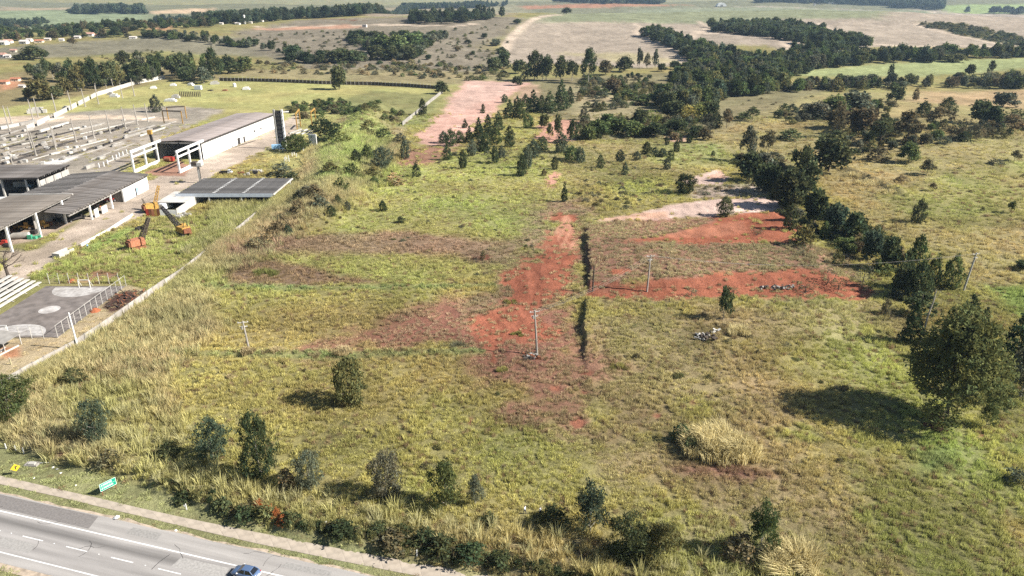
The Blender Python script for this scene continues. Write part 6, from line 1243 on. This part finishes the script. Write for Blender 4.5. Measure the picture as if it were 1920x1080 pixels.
for x, y, m in [(20, 436, M_RUST), (38, 428, M_YELLOW), (62, 438, M_DARK), (66, 447, mat('green_crate', (.06, .3, .18), .7)), (95, 422, M_RUST), (108, 416, M_DARK), (116, 414, M_CONCW), (100, 412, M_CONC), (180, 390, M_CONCW), (186, 388, M_ORANGE), (172, 394, M_DARK), (8, 458, M_RED), (16, 462, M_DARK), (150, 372, M_DARK), (25, 362, M_DARK), (60, 360, M_CONCW), (530, 355, M_ORANGE), (522, 364, M_RUST), (536, 350, M_ORANGE), (515, 372, M_CONCW), (452, 326, M_RUST), (462, 329, M_CONCW), (480, 326, M_DARK), (486, 323, M_CONCW), (474, 322, M_CONC), (340, 408, M_CONCW), (350, 405, M_CONC), (262, 430, M_DARK)]:
    b = at(x, y); bb = MB(); 
    for k in range(4):
        cx, cy, w, h = rr.uniform(-1.2, 1.2), rr.uniform(-1, 1), rr.uniform(.3, .9), rr.uniform(.4, 1.5); bb.box(cx - w, cx + w, cy - w * .7, cy + w * .7, 0, h)
    bb.bar((-1.4, -.4, .3), (1.5, .7, 1.5), .16); o = bb.build('scrap_heap', m, None); o.location = b; tag(o, None, 'scrap', 'scrap and crates lying at the sheds'); seen.append((o, x, y, 'heap of scrap and crates'))
rank_labels(seen, [('the yellow loader', 52, 430), ('the red machine in the shed', 210, 378), ('the canopy right end', 525, 360), ('the white flatbed truck', 424, 326), ('the back shed', 40, 350), ('the rusty fronted store', 320, 400), ('the bare tree', 20, 480)])
t = thing('concrete_trough', 'pale open concrete trough on the ground beside the drive', 'trough', tuple(at(120, 478)), 1.35)
MB().box(-3, 3, -1.2, 1.2, 0, .25).build('floor', M_CONC, t); MB().box(-3, 3, -1.4, -1.2, 0, 1.5).build('side', M_CONCW, t); MB().box(-3, 3, 1.2, 1.4, 0, 1.5).build('side', M_CONCW, t); MB().box(-3.15, -3, -1.4, 1.4, 0, 1.5).build('end', M_CONCW, t)
# bare tree at the left edge
b = at(18, 524); bt = thing('bare_tree', 'leafless dark tree at the left edge beside the drive', 'tree', tuple(b)); h = height_for(b, 452); rr = random.Random(4)
MB().tube([(0, 0, 0), (-.2, 0, h * .2), (-.5, .1, h * .42)], [.55, .42, .34], 8).build('trunk', M_DRYWOOD, bt)
def grow(bb, p, d, L, r, lev):
    q = p + d * L; m_ = (p + q) / 2 + Vector((rr.uniform(-.1, .1), rr.uniform(-.1, .1), rr.uniform(0, .12))) * L; bb.tube([p, m_, q], [r, r * .8, r * .55], 5 if lev < 2 else 3, False)
    if lev < 4:
        for k in range(3 if lev < 3 else 2): grow(bb, q if k else m_, (d + Vector((rr.uniform(-.9, .9), rr.uniform(-.9, .9), rr.uniform(-.35, .5)))).normalized(), L * rr.uniform(.6, .85), r * .55, lev + 1)
for k in range(6):
    bb = MB(); a = k * 1.05; grow(bb, Vector((-.5, .1, h * .4)) if k else Vector((-.3, .05, h * .3)), Vector((math.cos(a), math.sin(a), .55)).normalized(), h * .22, .2, 0); bb.build('limb', M_DRYWOOD, bt)

# ------------------------------------------------------------------ power poles and their wires
def power_pole(px, py, top, lab, lean=0, m=M_POLE, arms=True, mound=False):
    b = at(px, py); h = height_for(b, top); t = thing('power_pole', lab, 'pole', tuple(b), 0, 'poles of the power line across the field')
    MB().tube([(0, 0, -.3), (lean * .5, 0, h * .5), (lean, 0, h)], [.27, .23, .17], 8).build('shaft', m, t)
    if arms:
        for z, w in ((h - .35, 1.15), (h - 1.5, .8)):
            ca = MB().bar((lean - w, -.3, z), (lean + w, .3, z), .14).build('crossarm', M_CONCW, t)
            for x in (-w * .9, 0.25, w * .9): MB().tube([(lean + x, .26 * x / w, z + .07), (lean + x, .26 * x / w, z + .3)], [.07, .04], 6).build('insulator', M_WHITE, ca)
        MB().tube([(lean - .3, -.25, h - 2.0), (lean - .3, -.25, h - 1.2)], .22, 8).build('transformer', M_CONC, t)
    return b + Vector((lean, 0, h - .2))
W = [power_pole(467, 655, 602, 'power pole with white insulators rising from a clump of dry grass, left in the field', -.5), power_pole(1007, 664, 582, 'power pole with crossarm in the middle of the field on red earth', -.7), power_pole(1213, 546, 478, 'power pole with crossarm at the back edge of the raised grass', .3), power_pole(1806, 546, 474, 'pale leaning pole in the right pasture', 1.0, M_CONCW)]
power_pole(1111, 546, 498, 'thin bare pole at the head of the red gully', .15, M_DRYWOOD, False)
for i, (p, q) in enumerate(zip(W[1:-1], W[2:])):
    for k, off in enumerate((-.9, .2, 1.0)):
        pts = [p.lerp(q, j / 16) + Vector((off, 0, -1.6 * 4 * (j / 16) * (1 - j / 16) * (1 if i == 0 else 2))) for j in range(17)]
        o = MB().tube([v - p for v in pts], .02, 4).build('power_wire', M_POLE, None, label=['nearest', 'middle', 'farthest'][k] + (' thin power line wire over the red earth' if i == 0 else ' thin power line wire running to the pasture pole'), cat='wire', group='power line wires'); o.location = p
# debris heap at the foot of the middle pole, rubble pile, grass mounds
def grass_clump(px, py, wpx, h, tone, lab, n=1400, name='grass_clump', dep=.7):
    b = at(px, py); w = wpx / px_m(b); rng = np.random.default_rng(int(px * 7 + py)); V = []; Fc = []; col = []
    nc = int(max(5, min(60, w * w * dep * .28))); ctr = []
    for k in range(nc):
        a = rng.uniform(0, 6.28); r = rng.uniform(0, 1) ** .6; ctr.append((math.cos(a) * r * w * .43, math.sin(a) * r * w * .43 * dep, h * (1 - .45 * r * r) * rng.uniform(.62, 1.12), rng.normal() * .22, rng.normal() * .22, rng.uniform(.8, 1.2)))
    for k in range(n):
        cx, cy, ch, lx, ly, ct = ctr[rng.integers(nc)]; a = rng.uniform(0, 6.28); r = rng.uniform(0, 1) ** .7 * min(.9 + .12 * w, w * .3) * .55; x, y = cx + math.cos(a) * r, cy + math.sin(a) * r; hh = ch * rng.uniform(.45, 1.15); l = hh * rng.uniform(.1, .5)
        d = a + rng.normal() * .6; dx, dy = math.cos(d) * l + lx * hh, math.sin(d) * l + ly * hh; ww = .032 * rng.uniform(.7, 1.6) * max(1, w / 9); c = rng.uniform(0, 6.28); wx, wy = math.cos(c) * ww, math.sin(c) * ww; o = len(V); droop = rng.uniform(.82, 1.0)
        V += [(x - wx, y - wy, -.2), (x + wx, y + wy, -.2), (x + dx * .4 + wx * .8, y + dy * .4 + wy * .8, hh * .7), (x + dx * .4 - wx * .8, y + dy * .4 - wy * .8, hh * .7), (x + dx * 1.1, y + dy * 1.1, hh * droop)]
        Fc += [(o, o + 1, o + 2), (o, o + 2, o + 3), (o + 3, o + 2, o + 4)]; t = rng.uniform(.68, 1.3) * ct; col += [(t * 1.03, t, t * .95)] * 5
    o = link(name, np_mesh(name, np.array(V), np.array(Fc), M_GRASSO, np.array(col)), None, tuple(b), 0, lab, 'grass clump'); o.color = (*tone, 1); return o
PALE = (.62, .55, .31); STRAW = (.50, .42, .25); GCL = (.30, .285, .10)
grass_clump(1350, 842, 158, 4.4, PALE, 'largest domed clump of pale tall grass right of the middle', 7000); grass_clump(1480, 1062, 150, 3.6, PALE, 'big pale tall grass clump at the bottom edge', 6000)
plant('shrub', 1276, 826, 796, 36, 'deep', 'dark_shrub', 'shrub', 'dark leafy shrub at the left flank of the largest grass clump'); plant('shrub', 1296, 846, 818, 30, 'dark', 'dark_shrub', 'shrub', 'dark shrub in the shaded front of the largest grass clump')
grass_clump(1385, 624, 56, 2.2, PALE, 'pale grass clump beside the rubble pile on the plateau', 1500); grass_clump(1352, 612, 26, 1.6, STRAW, 'small straw clump at the stem of the slim tree', 700)
for i, (x, y, w, top, c, lab) in enumerate([(462, 660, 40, 1.5, STRAW, 'straw grass clump around the left power pole'), (512, 662, 46, 1.5, STRAW, 'straw grass clump right of the left power pole'), (640, 660, 56, 1.4, STRAW, 'straw grass clump on the low berm right of the others'), (850, 650, 62, 1.4, (.17, .17, .11), 'grey green bushy clump on the low berm near the red earth'), (590, 666, 40, .9, STRAW, 'short straw clump midway along the low berm'),
                                             (1640, 342, 70, 2.0, PALE, 'long pale grass mound in the right pasture'), (1672, 360, 50, 1.6, PALE, 'right end of the pale grass ridge in the pasture'), (1606, 328, 50, 2.0, PALE, 'left end of the pale grass ridge in the pasture'), (432, 710, 24, 1.1, STRAW, 'single straw tussock in the green left field'), (340, 682, 46, 1.2, STRAW, 'brownish tussock below the low berm at left'), (1160, 688, 40, .9, GCL, 'yellowish grass tussock on the plateau'), (500, 514, 56, 2.2, (.24, .26, .09), 'green tall tussock above the dark brown patch'), (940, 694, 30, .8, GCL, 'yellow green tussock below the middle pole'), (972, 628, 30, .8, GCL, 'low green hump on the red earth left of the middle pole'), (955, 566, 30, .8, GCL, 'green hump at the upper left of the middle pole')]):
    grass_clump(x, y, w, top, c, lab, 900)
b = at(1000, 670); t = thing('debris_heap', 'dark heap of dug earth and rubble at the foot of the middle pole', 'heap', tuple(b)); rr = random.Random(12)
for k in range(40):
    x, y = rr.gauss(0, .9), rr.gauss(0, .7); s = rr.uniform(.15, .4); MB().box(x - s, x + s, y - s, y + s, 0, s * 1.6 + .5 * math.exp(-(x * x + y * y))).build('clod', rr.choice([M_DRYWOOD, M_DRYWOOD, M_CONC, M_RUST]), t)
b = at(1322, 634); t = thing('rubble_pile', 'pile of broken rubble with white pieces on the plateau grass', 'heap', tuple(b))
for k in range(46):
    x, y = rr.gauss(0, 1.2), rr.gauss(0, .8); s = rr.uniform(.15, .5); o = MB().box(-s, s, -s * .7, s * .7, 0, s).build('lump', rr.choice([M_DRYWOOD, M_CONC, M_DRYWOOD, M_CONCW]), t); o.location = (x, y, rr.uniform(0, .6)); o.rotation_euler = (rr.uniform(-.5, .5), rr.uniform(-.5, .5), rr.uniform(0, 3))
for k in range(5): o = MB().box(-.5, .5, -.25, .25, 0, .12).build('slab', M_CONCW, t); o.location = (3.2 + rr.uniform(-1, 1), 2.6 + rr.uniform(-.6, .6), .5 + .1 * k); o.rotation_euler = (rr.uniform(-.4, .4), rr.uniform(-.4, .4), rr.uniform(0, 3))
b = at(1460, 538); t = thing('rubble_pile', 'scatter of whitish rubble on the red earth strip', 'heap', tuple(b))
for k in range(36): s = rr.uniform(.15, .5); o = MB().box(-s, s, -s * .7, s * .7, 0, s).build('lump', rr.choice([M_CONC, M_DRYWOOD, M_CONC]), t); o.location = (rr.gauss(0, 2.6), rr.gauss(0, .9), 0); o.rotation_euler = (rr.uniform(-.5, .5), rr.uniform(-.5, .5), rr.uniform(0, 3))
plant('scrub', 893, 492, 474, 28, 'red', 'dark_thicket', 'shrub', 'dark tangled thicket on a bare patch left of the red earth')

# ------------------------------------------------------------------ roadside: signs, posts, flowers, litter, people
sp0 = at(191, 930); sp1 = at(208, 917)
t = thing('road_sign', 'green road sign with white border on two brown posts', 'sign', tuple(sp0)); d = sp1 - sp0; t.rotation_euler = (0, 0, math.radians(54)); t.scale = (.78, .78, .78)
M_SIGN = mat('sign_green', (.01, .30, .20), .45, .03, 1); M_SIGNW = mat('sign_white', (.8, .85, .82), .45, .03, 1)
for x in (.25, 3.15): MB().box(x - .07, x + .07, -.05, .05, -.2, 1.9).build('post', M_RUST, t)
bd = MB().box(-.05, 3.45, -.12, -.06, 1.15, 3.0).build('panel', M_SIGN, t)
for q in ((-.05, 3.45, 2.93, 3.0), (-.05, 3.45, 1.15, 1.22), (-.05, .02, 1.22, 2.93), (3.38, 3.45, 1.22, 2.93)): MB().box(q[0], q[1], -.128, -.121, q[2], q[3]).build('border', M_SIGNW, bd)
for zz, n in ((2.35, 10), (1.55, 11)):
    for k in range(n): MB().box(.72 + k * .19, .72 + k * .19 + .13, -.127, -.121, zz, zz + .34).build('letter', M_SIGNW, bd)
    MB().add([(.15, -.125, zz + .1), (.55, -.125, zz - .02), (.55, -.125, zz + .38)], [(0, 1, 2)]).build('arrow', M_SIGNW, bd)
MB().box(.1, 3.3, -.127, -.121, 2.10, 2.13).build('divider', M_SIGNW, bd)
b = at(33, 891); t = thing('warning_sign', 'yellow diamond warning sign with a black mark on a short post', 'sign', tuple(b), math.radians(40)); MB().box(-.05, .05, -.04, .04, 0, 1.3).build('post', M_DRYWOOD, t)
pl_ = MB().prism([(0, .9), (.75, 1.65), (0, 2.4), (-.75, 1.65)], 'y', -.09, -.05).build('plate', mat('sign_yellow', (.75, .5, .03), .5, .04), t); MB().prism([(-.1, 1.3), (.1, 1.3), (.1, 1.75), (.38, 1.75), (.38, 1.95), (-.1, 1.95)], 'y', -.1, -.091).build('symbol', M_DARK, pl_)
for x, y, lab in ((350, 956, 'white kilometre post on the verge below the flowers'), (782, 1043, 'white marker post under the roadside bank'), (12, 842, 'leftmost thin white fence post in the tall grass'), (30, 846, 'middle thin white fence post in the tall grass'), (45, 850, 'right thin white fence post in the tall grass')):
    b = at(x, y); t = thing('verge_post', lab, 'post', tuple(b), 0, 'white posts along the verge'); MB().box(-.07, .07, -.06, .06, 0, 1.15).build('shaft', M_WHITE, t); MB().prism([(-.07, 1.15), (.07, 1.15), (0, 1.25)], 'y', -.06, .06).build('cap', M_WHITE, t)
    if x == 350: MB().box(-.34, -.1, -.06, .06, .7, 1.0).build('plate', M_WHITE, t)
for i, (x, y) in enumerate([(928, 1065), (1086, 1046), (1130, 1050), (1185, 1062), (1240, 1075), (720, 1028)]):
    b = at(x, y); t = thing('fence_post', ['first', 'second', 'third', 'fourth', 'fifth', 'sixth'][[1, 2, 3, 4, 5, 0][i]] + ' dark fence post from the left along the bank below the trees', 'post', tuple(b), 0, 'dark fence posts along the bank'); MB().box(-.07, .07, -.07, .07, -.2, 1.5).build('shaft', M_DRYWOOD, t); MB().bar((-.1, 0, 1.2), (.1, 0, 1.2), .05).build('staple', M_DARK, t)
for i, (x, y, s, lab) in enumerate([(219, 972, .55, 'white rubbish bag on the road shoulder edge'), (100, 877, .3, 'white scrap of litter nearest the yellow sign'), (107, 880, .25, 'small white litter below the nearest scrap'), (114, 887, .25, 'small white litter lowest on the verge near the yellow sign'), (64, 897, .22, 'small white litter on the verge right below the yellow sign'), (142, 910, .22, 'small white litter left of the green sign'), (80, 868, .5, 'long white plank in the verge weeds'), (330, 995, .25, 'small white litter on the road edge below the kilometre post'), (610, 980, .3, 'small white litter on the bank right of the flowers')]):
    b = at(x, y); rr = random.Random(i + 40); V = [Vector((rr.gauss(0, 1), rr.gauss(0, 1), abs(rr.gauss(0, .7)))).normalized() * s * rr.uniform(.7, 1.1) for _ in range(16)]; me = bpy.data.meshes.new('litter'); bm = bmesh.new()
    for v in V: bm.verts.new((v.x * (3 if i == 6 else 1), v.y * (.4 if i == 6 else 1), v.z * (.4 if i == 6 else .9)))
    bmesh.ops.convex_hull(bm, input=bm.verts); bm.to_mesh(me); bm.free(); me.materials.append(M_WHITE); link('litter', me, None, tuple(b), 0, lab, 'litter')
b = at(62, 872); t = thing('manhole_block', 'grey broken concrete block in the verge weeds above the yellow sign', 'block', tuple(b)); MB().box(-1.3, 1.0, -.6, .6, 0, .35).build('slab', M_CONC, t); MB().box(-.6, .6, -.5, .3, .36, .6).build('lid', M_CONCW, t)
# flowering creeper, bank bushes
for x, y, top, w, tn, lab in [(488, 950, 937, 22, 'flower', 'orange flowering bush, topmost of the orange patch on the bank'), (505, 960, 945, 22, 'flower', 'orange flowering bush, second from the top of the orange patch'), (500, 970, 948, 34, 'olive', 'olive leafy bush among the orange flowers'), (518, 968, 953, 20, 'flower', 'orange flowering bush, third from the top of the orange patch'), (532, 982, 966, 22, 'flower', 'orange flowering bush, lowest of the orange patch on the bank'), (545, 982, 962, 30, 'dark', 'dark bush right beside the orange flowers'), (345, 940, 922, 34, 'dark', 'dark low bush on the bank above the kilometre post'), (420, 955, 936, 44, 'dark', 'dark low bush left of the orange flowers'), (460, 970, 950, 38, 'deep', 'dark bush directly below left of the orange flowers'), (640, 998, 980, 52, 'deep', 'dark overhanging bush on the bank right of the flowers'), (712, 995, 978, 30, 'dark', 'small round dark bush, left of three on the bank'), (755, 1004, 984, 36, 'deep', 'small round dark bush, middle of three on the bank'), (797, 1016, 992, 40, 'deep', 'small round dark bush, right of three on the bank'), (740, 1020, 1002, 60, 'brown', 'reddish brown bush hanging over the bank'), (830, 1030, 1008, 60, 'dark', 'wide dark bush over the white marker post'), (885, 1044, 1024, 54, 'deep', 'dark bush spilling onto the path'), (917, 978, 960, 26, 'dark', 'small dark bush in the grass below the thin sapling'), (1040, 978, 950, 50, 'dark', 'shaded bush beside the two walking people'), (940, 1056, 1036, 46, 'dark', 'dark bush at the bottom of the bank, right end'), (540, 918, 880, 36, 'brown', 'brown dry bush between two small roadside trees'), (320, 858, 828, 40, 'dark', 'small dark bush left of the rounded roadside tree'), (140, 715, 690, 40, 'dark', 'dark bush in the tall grass below the boundary wall'), (210, 870, 842, 36, 'brown', 'brownish bush in tall grass above the verge'), (1905, 905, 880, 40, 'grey', 'pale grey shrub at the right edge'), (1385, 1046, 1005, 60, 'brown', 'brown dry bush left of the rightmost roadside tree'), (905, 488, 470, 10, 'brown', 'tiny brown bush beside the dark thicket')]:
    plant('shrub', x, y, top, w, tn, 'bank_bush' if tn != 'flower' else 'flowering_bush', 'shrub', lab)
# people: one skinned body each
def person(px, py, facing, shirt, trousers, lab, stride=.25, arm=.2):
    b = at(px, py); J = {}
    pts = [('pelvis', 0, 0, .95, .13), ('waist', 0, .0, 1.12, .125), ('chest', .02, 0, 1.33, .15), ('neck', .03, 0, 1.48, .06), ('head', .05, 0, 1.60, .095), ('crown', .05, 0, 1.72, .075),
           ('hipl', 0, .1, .9, .1), ('kneel', stride * .5, .1, .5, .065), ('anklel', stride * .35, .1, .09, .05), ('toel', stride * .35 + .17, .1, .04, .04), ('hipr', 0, -.1, .9, .1), ('kneer', -stride * .25, -.1, .5, .065), ('ankler', -stride * .8, -.1, .1, .05), ('toer', -stride * .8 + .16, -.1, .04, .04),
           ('shl', .02, .19, 1.40, .065), ('ell', -.06, .25, 1.14, .05), ('wrl', arm, .24, .95, .035), ('hal', arm + .06, .24, .86, .032), ('shr', .02, -.19, 1.40, .065), ('elr', .0, -.25, 1.14, .05), ('wrr', arm * 1.2, -.23, 1.0, .035), ('har', arm * 1.2 + .07, -.22, .92, .032)]
    ix = {p[0]: k for k, p in enumerate(pts)}; E = [('pelvis', 'waist'), ('waist', 'chest'), ('chest', 'neck'), ('neck', 'head'), ('head', 'crown'), ('pelvis', 'hipl'), ('hipl', 'kneel'), ('kneel', 'anklel'), ('anklel', 'toel'), ('pelvis', 'hipr'), ('hipr', 'kneer'), ('kneer', 'ankler'), ('ankler', 'toer'), ('chest', 'shl'), ('shl', 'ell'), ('ell', 'wrl'), ('wrl', 'hal'), ('chest', 'shr'), ('shr', 'elr'), ('elr', 'wrr'), ('wrr', 'har')]
    me = bpy.data.meshes.new('person'); me.from_pydata([p[1:4] for p in pts], [(ix[a], ix[c]) for a, c in E], []); o = link('person', me, None, tuple(b), facing, lab, 'person')
    sk = o.modifiers.new('skin', 'SKIN'); 
    if not me.skin_vertices: me.skin_vertices.new() if hasattr(me.skin_vertices, 'new') else None
    lay = me.skin_vertices[0].data
    for k, p in enumerate(pts): lay[k].radius = (p[4], p[4]); lay[k].use_root = k == 0
    o.modifiers.new('smooth', 'SUBSURF').levels = 1
    m, nt, N, L = _nt('clothing'); out = N.new('ShaderNodeOutputMaterial'); bs = N.new('ShaderNodeBsdfPrincipled'); bs.inputs['Roughness'].default_value = .85; tc = N.new('ShaderNodeTexCoord'); sp = N.new('ShaderNodeSeparateXYZ'); r = N.new('ShaderNodeValToRGB'); r.color_ramp.interpolation = 'CONSTANT'
    mr = N.new('ShaderNodeMapRange'); mr.inputs[1].default_value = 0; mr.inputs[2].default_value = 2; L.new(tc.outputs['Object'], sp.inputs[0]); L.new(sp.outputs['Z'], mr.inputs[0]); L.new(mr.outputs[0], r.inputs[0])
    e = r.color_ramp.elements; e[0].position = 0; e[0].color = (.02, .018, .015, 1); e[1].position = .05; e[1].color = (*trousers, 1)
    for p_, c_ in ((.49, shirt), (.735, (.22, .12, .08)), (.82, (.02, .015, .012))): q = e.new(p_); q.color = (*c_, 1)
    L.new(r.outputs[0], bs.inputs['Base Color']); L.new(bs.outputs[0], out.inputs[0]); me.materials.append(m); return o
person(984, 964, 2.6, (.55, .58, .64), (.03, .035, .06), 'person in a pale shirt walking on the grass, left of two', .3); person(1013, 966, 2.4, (.62, .60, .58), (.025, .025, .03), 'person in a white top and dark trousers, right of two', .25); person(165, 466, -1.0, (.30, .45, .62), (.04, .05, .09), 'person in a light blue shirt standing by the drive wall', .1)

# ------------------------------------------------------------------ far houses
seen = []; HW = [mat('house_white', (.72, .68, .62), .9, .06, .3), mat('house_cream', (.6, .5, .38), .9, .06, .3)]; HR = [mat('tile_roof', (.40, .17, .10), .9, .2, .5), mat('pale_roof', (.55, .50, .46), .9, .1, .5), mat('tile_roof_pink', (.45, .26, .20), .9, .2, .5)]
def house(px, py, wpx, hpx, wm, rm, name='far_house', cat='house', ph='small far house', flat_roof=False):
    b = at(px, py); s = px_m(b); w = wpx / s; h = max(hpx / s, 2.6); t = thing(name, None, cat, tuple(b), random.uniform(-.2, .2), 'houses of the far village'); dpt = min(w * .7, 14)
    MB().box(-w / 2, w / 2, -dpt / 2, dpt / 2, -1, h * .62).build('wall', wm, t)
    if flat_roof: MB().box(-w / 2 - .2, w / 2 + .2, -dpt / 2 - .2, dpt / 2 + .2, h * .62 + .003, h * .7).build('roof', rm, t)
    else: MB().prism([(-dpt / 2 - .5, h * .62 + .01), (dpt / 2 + .5, h * .62 + .01), (0, h)], 'x', -w / 2 - .4, w / 2 + .4).build('roof', rm, t)
    for x in (-w * .28, w * .2): MB().box(x, x + w * .12, -dpt / 2 - .05, -dpt / 2 - .01, h * .22, h * .48).build('window', M_DARK, t)
    MB().box(-w * .06, w * .05, -dpt / 2 - .05, -dpt / 2 - .01, 0, h * .46).build('door', M_DRYWOOD, t); seen.append((t, px, py, ph))
for x, y, w, h, a, r in [(6, 84, 18, 8, 0, 1), (16, 81, 14, 7, 0, 2), (46, 82, 14, 7, 0, 1), (56, 78, 10, 6, 0, 1), (74, 80, 14, 6, 1, 0), (90, 76, 10, 5, 1, 1), (4, 108, 16, 9, 0, 2), (16, 108, 8, 6, 0, 1), (168, 68, 16, 7, 0, 2), (188, 70, 16, 6, 1, 0), (146, 72, 10, 5, 0, 1), (10, 70, 26, 6, 0, 1), (40, 70, 18, 5, 0, 1), (250, 72, 12, 4, 0, 1), (54, 110, 8, 5, 0, 2), (26, 98, 10, 6, 1, 2), (8, 158, 16, 8, 1, 0), (30, 152, 14, 7, 1, 0), (42, 164, 10, 5, 0, 1), (116, 77, 8, 5, 0, 1), (415, 46, 7, 4, 0, 1), (446, 46, 9, 4, 0, 1), (490, 41, 8, 4, 0, 1), (508, 39, 8, 4, 1, 0), (470, 44, 6, 4, 0, 1)]:
    house(x, y, w, h, HW[a], HR[r])
house(684, 51, 8, 7, HW[0], HR[1], 'white_shed', 'building', 'white boxy building alone on the far hill', True)
for x, y, w, h in [(1585, 7, 30, 5), (1560, 7, 14, 4), (1527, 11, 3, 6)]: house(x, y, w, h, HW[0], HR[1], 'horizon_building', 'building', 'white building on the horizon', True)
rank_labels(seen, [('the white water tower', 459, 40), ('the left edge village centre', 30, 78), ('the round hill trees', 62, 98), ('the dark clipped grove', 140, 66), ('the far white shed', 684, 46), ('the tan cropland', 1500, 20)])
b = at(459, 45); t = thing('water_tower', 'slender white water tower above the far village', 'tower', tuple(b)); s = px_m(b); hh = 15 / s; MB().tube([(0, 0, 0), (0, 0, hh)], 2.4 / s / 2 + .8, 10).build('shaft', M_WHITE, t); MB().tube([(0, 0, hh + .01), (0, 0, hh + 1.2)], 1.6 / s / 2 + .9, 10).build('cap', M_CONCW, t)
b = at(1352, 12); t = thing('far_barn', 'white domed barn on the far green field', 'barn', tuple(b)); s = px_m(b); w = 18 / s
MB().prism([(w / 2 * math.cos(math.pi * k / 10), max(.0, 6.5 / s * math.sin(math.pi * k / 10))) for k in range(11)], 'y', -12, 12).build('vault', M_WHITE, t); MB().box(-w * .12, w * .12, -12.3, -12.02, 0, 3.2 / s).build('door', M_CONC, t)

# ------------------------------------------------------------------ labels by landmark
MARKS += [('the lone slim conifer', 1058, 360), ('the round dark tree', 1284, 345), ('the thin gully pole', 1111, 520), ('the concrete wall', 792, 205), ('the yellow bamboo', 1305, 210), ('the largest tree', 1780, 680), ('the near black yard tree', 612, 245), ('the olive bush', 1507, 442), ('the pale pasture pole', 1812, 510), ('the pale grass ridge', 1640, 345), ('the upper right pasture', 1880, 190), ('the white far shed', 684, 47),
          ('the perimeter wall', 160, 178), ('the post fence', 500, 155), ('the tan cropland corner', 945, 95), ('the light green field', 1700, 125), ('the pink earth top', 920, 150), ('the village', 40, 85), ('the red gully', 1060, 450), ('the grass bank tip', 780, 330), ('the leaf green ditch tree', 1552, 285), ('the forest wedge', 1280, 95), ('the small pink clearing', 1040, 245), ('the left hills hollow', 740, 90), ('the pasture scrub edge', 1420, 215), ('the pasture thicket', 1620, 160)]
rank_labels(RANKED)

# ------------------------------------------------------------------ the air
hz = MB().box(-14600, 14600, -14600, 14600, -45, 175).build('haze', None, None) if False else None
m, nt, N, L = _nt('air'); out = N.new('ShaderNodeOutputMaterial'); pv = N.new('ShaderNodeVolumePrincipled'); pv.inputs['Color'].default_value = (.52, .73, 1.0, 1); pv.inputs['Density'].default_value = 5.0e-5; pv.inputs['Anisotropy'].default_value = .2
L.new(pv.outputs[0], out.inputs['Volume'])
HZ = MB().box(-16000, 16000, -16000, 16000, -60, 190).build('haze', m, None, kind='stuff', label='thin pale blue haze over the whole landscape', cat='haze')
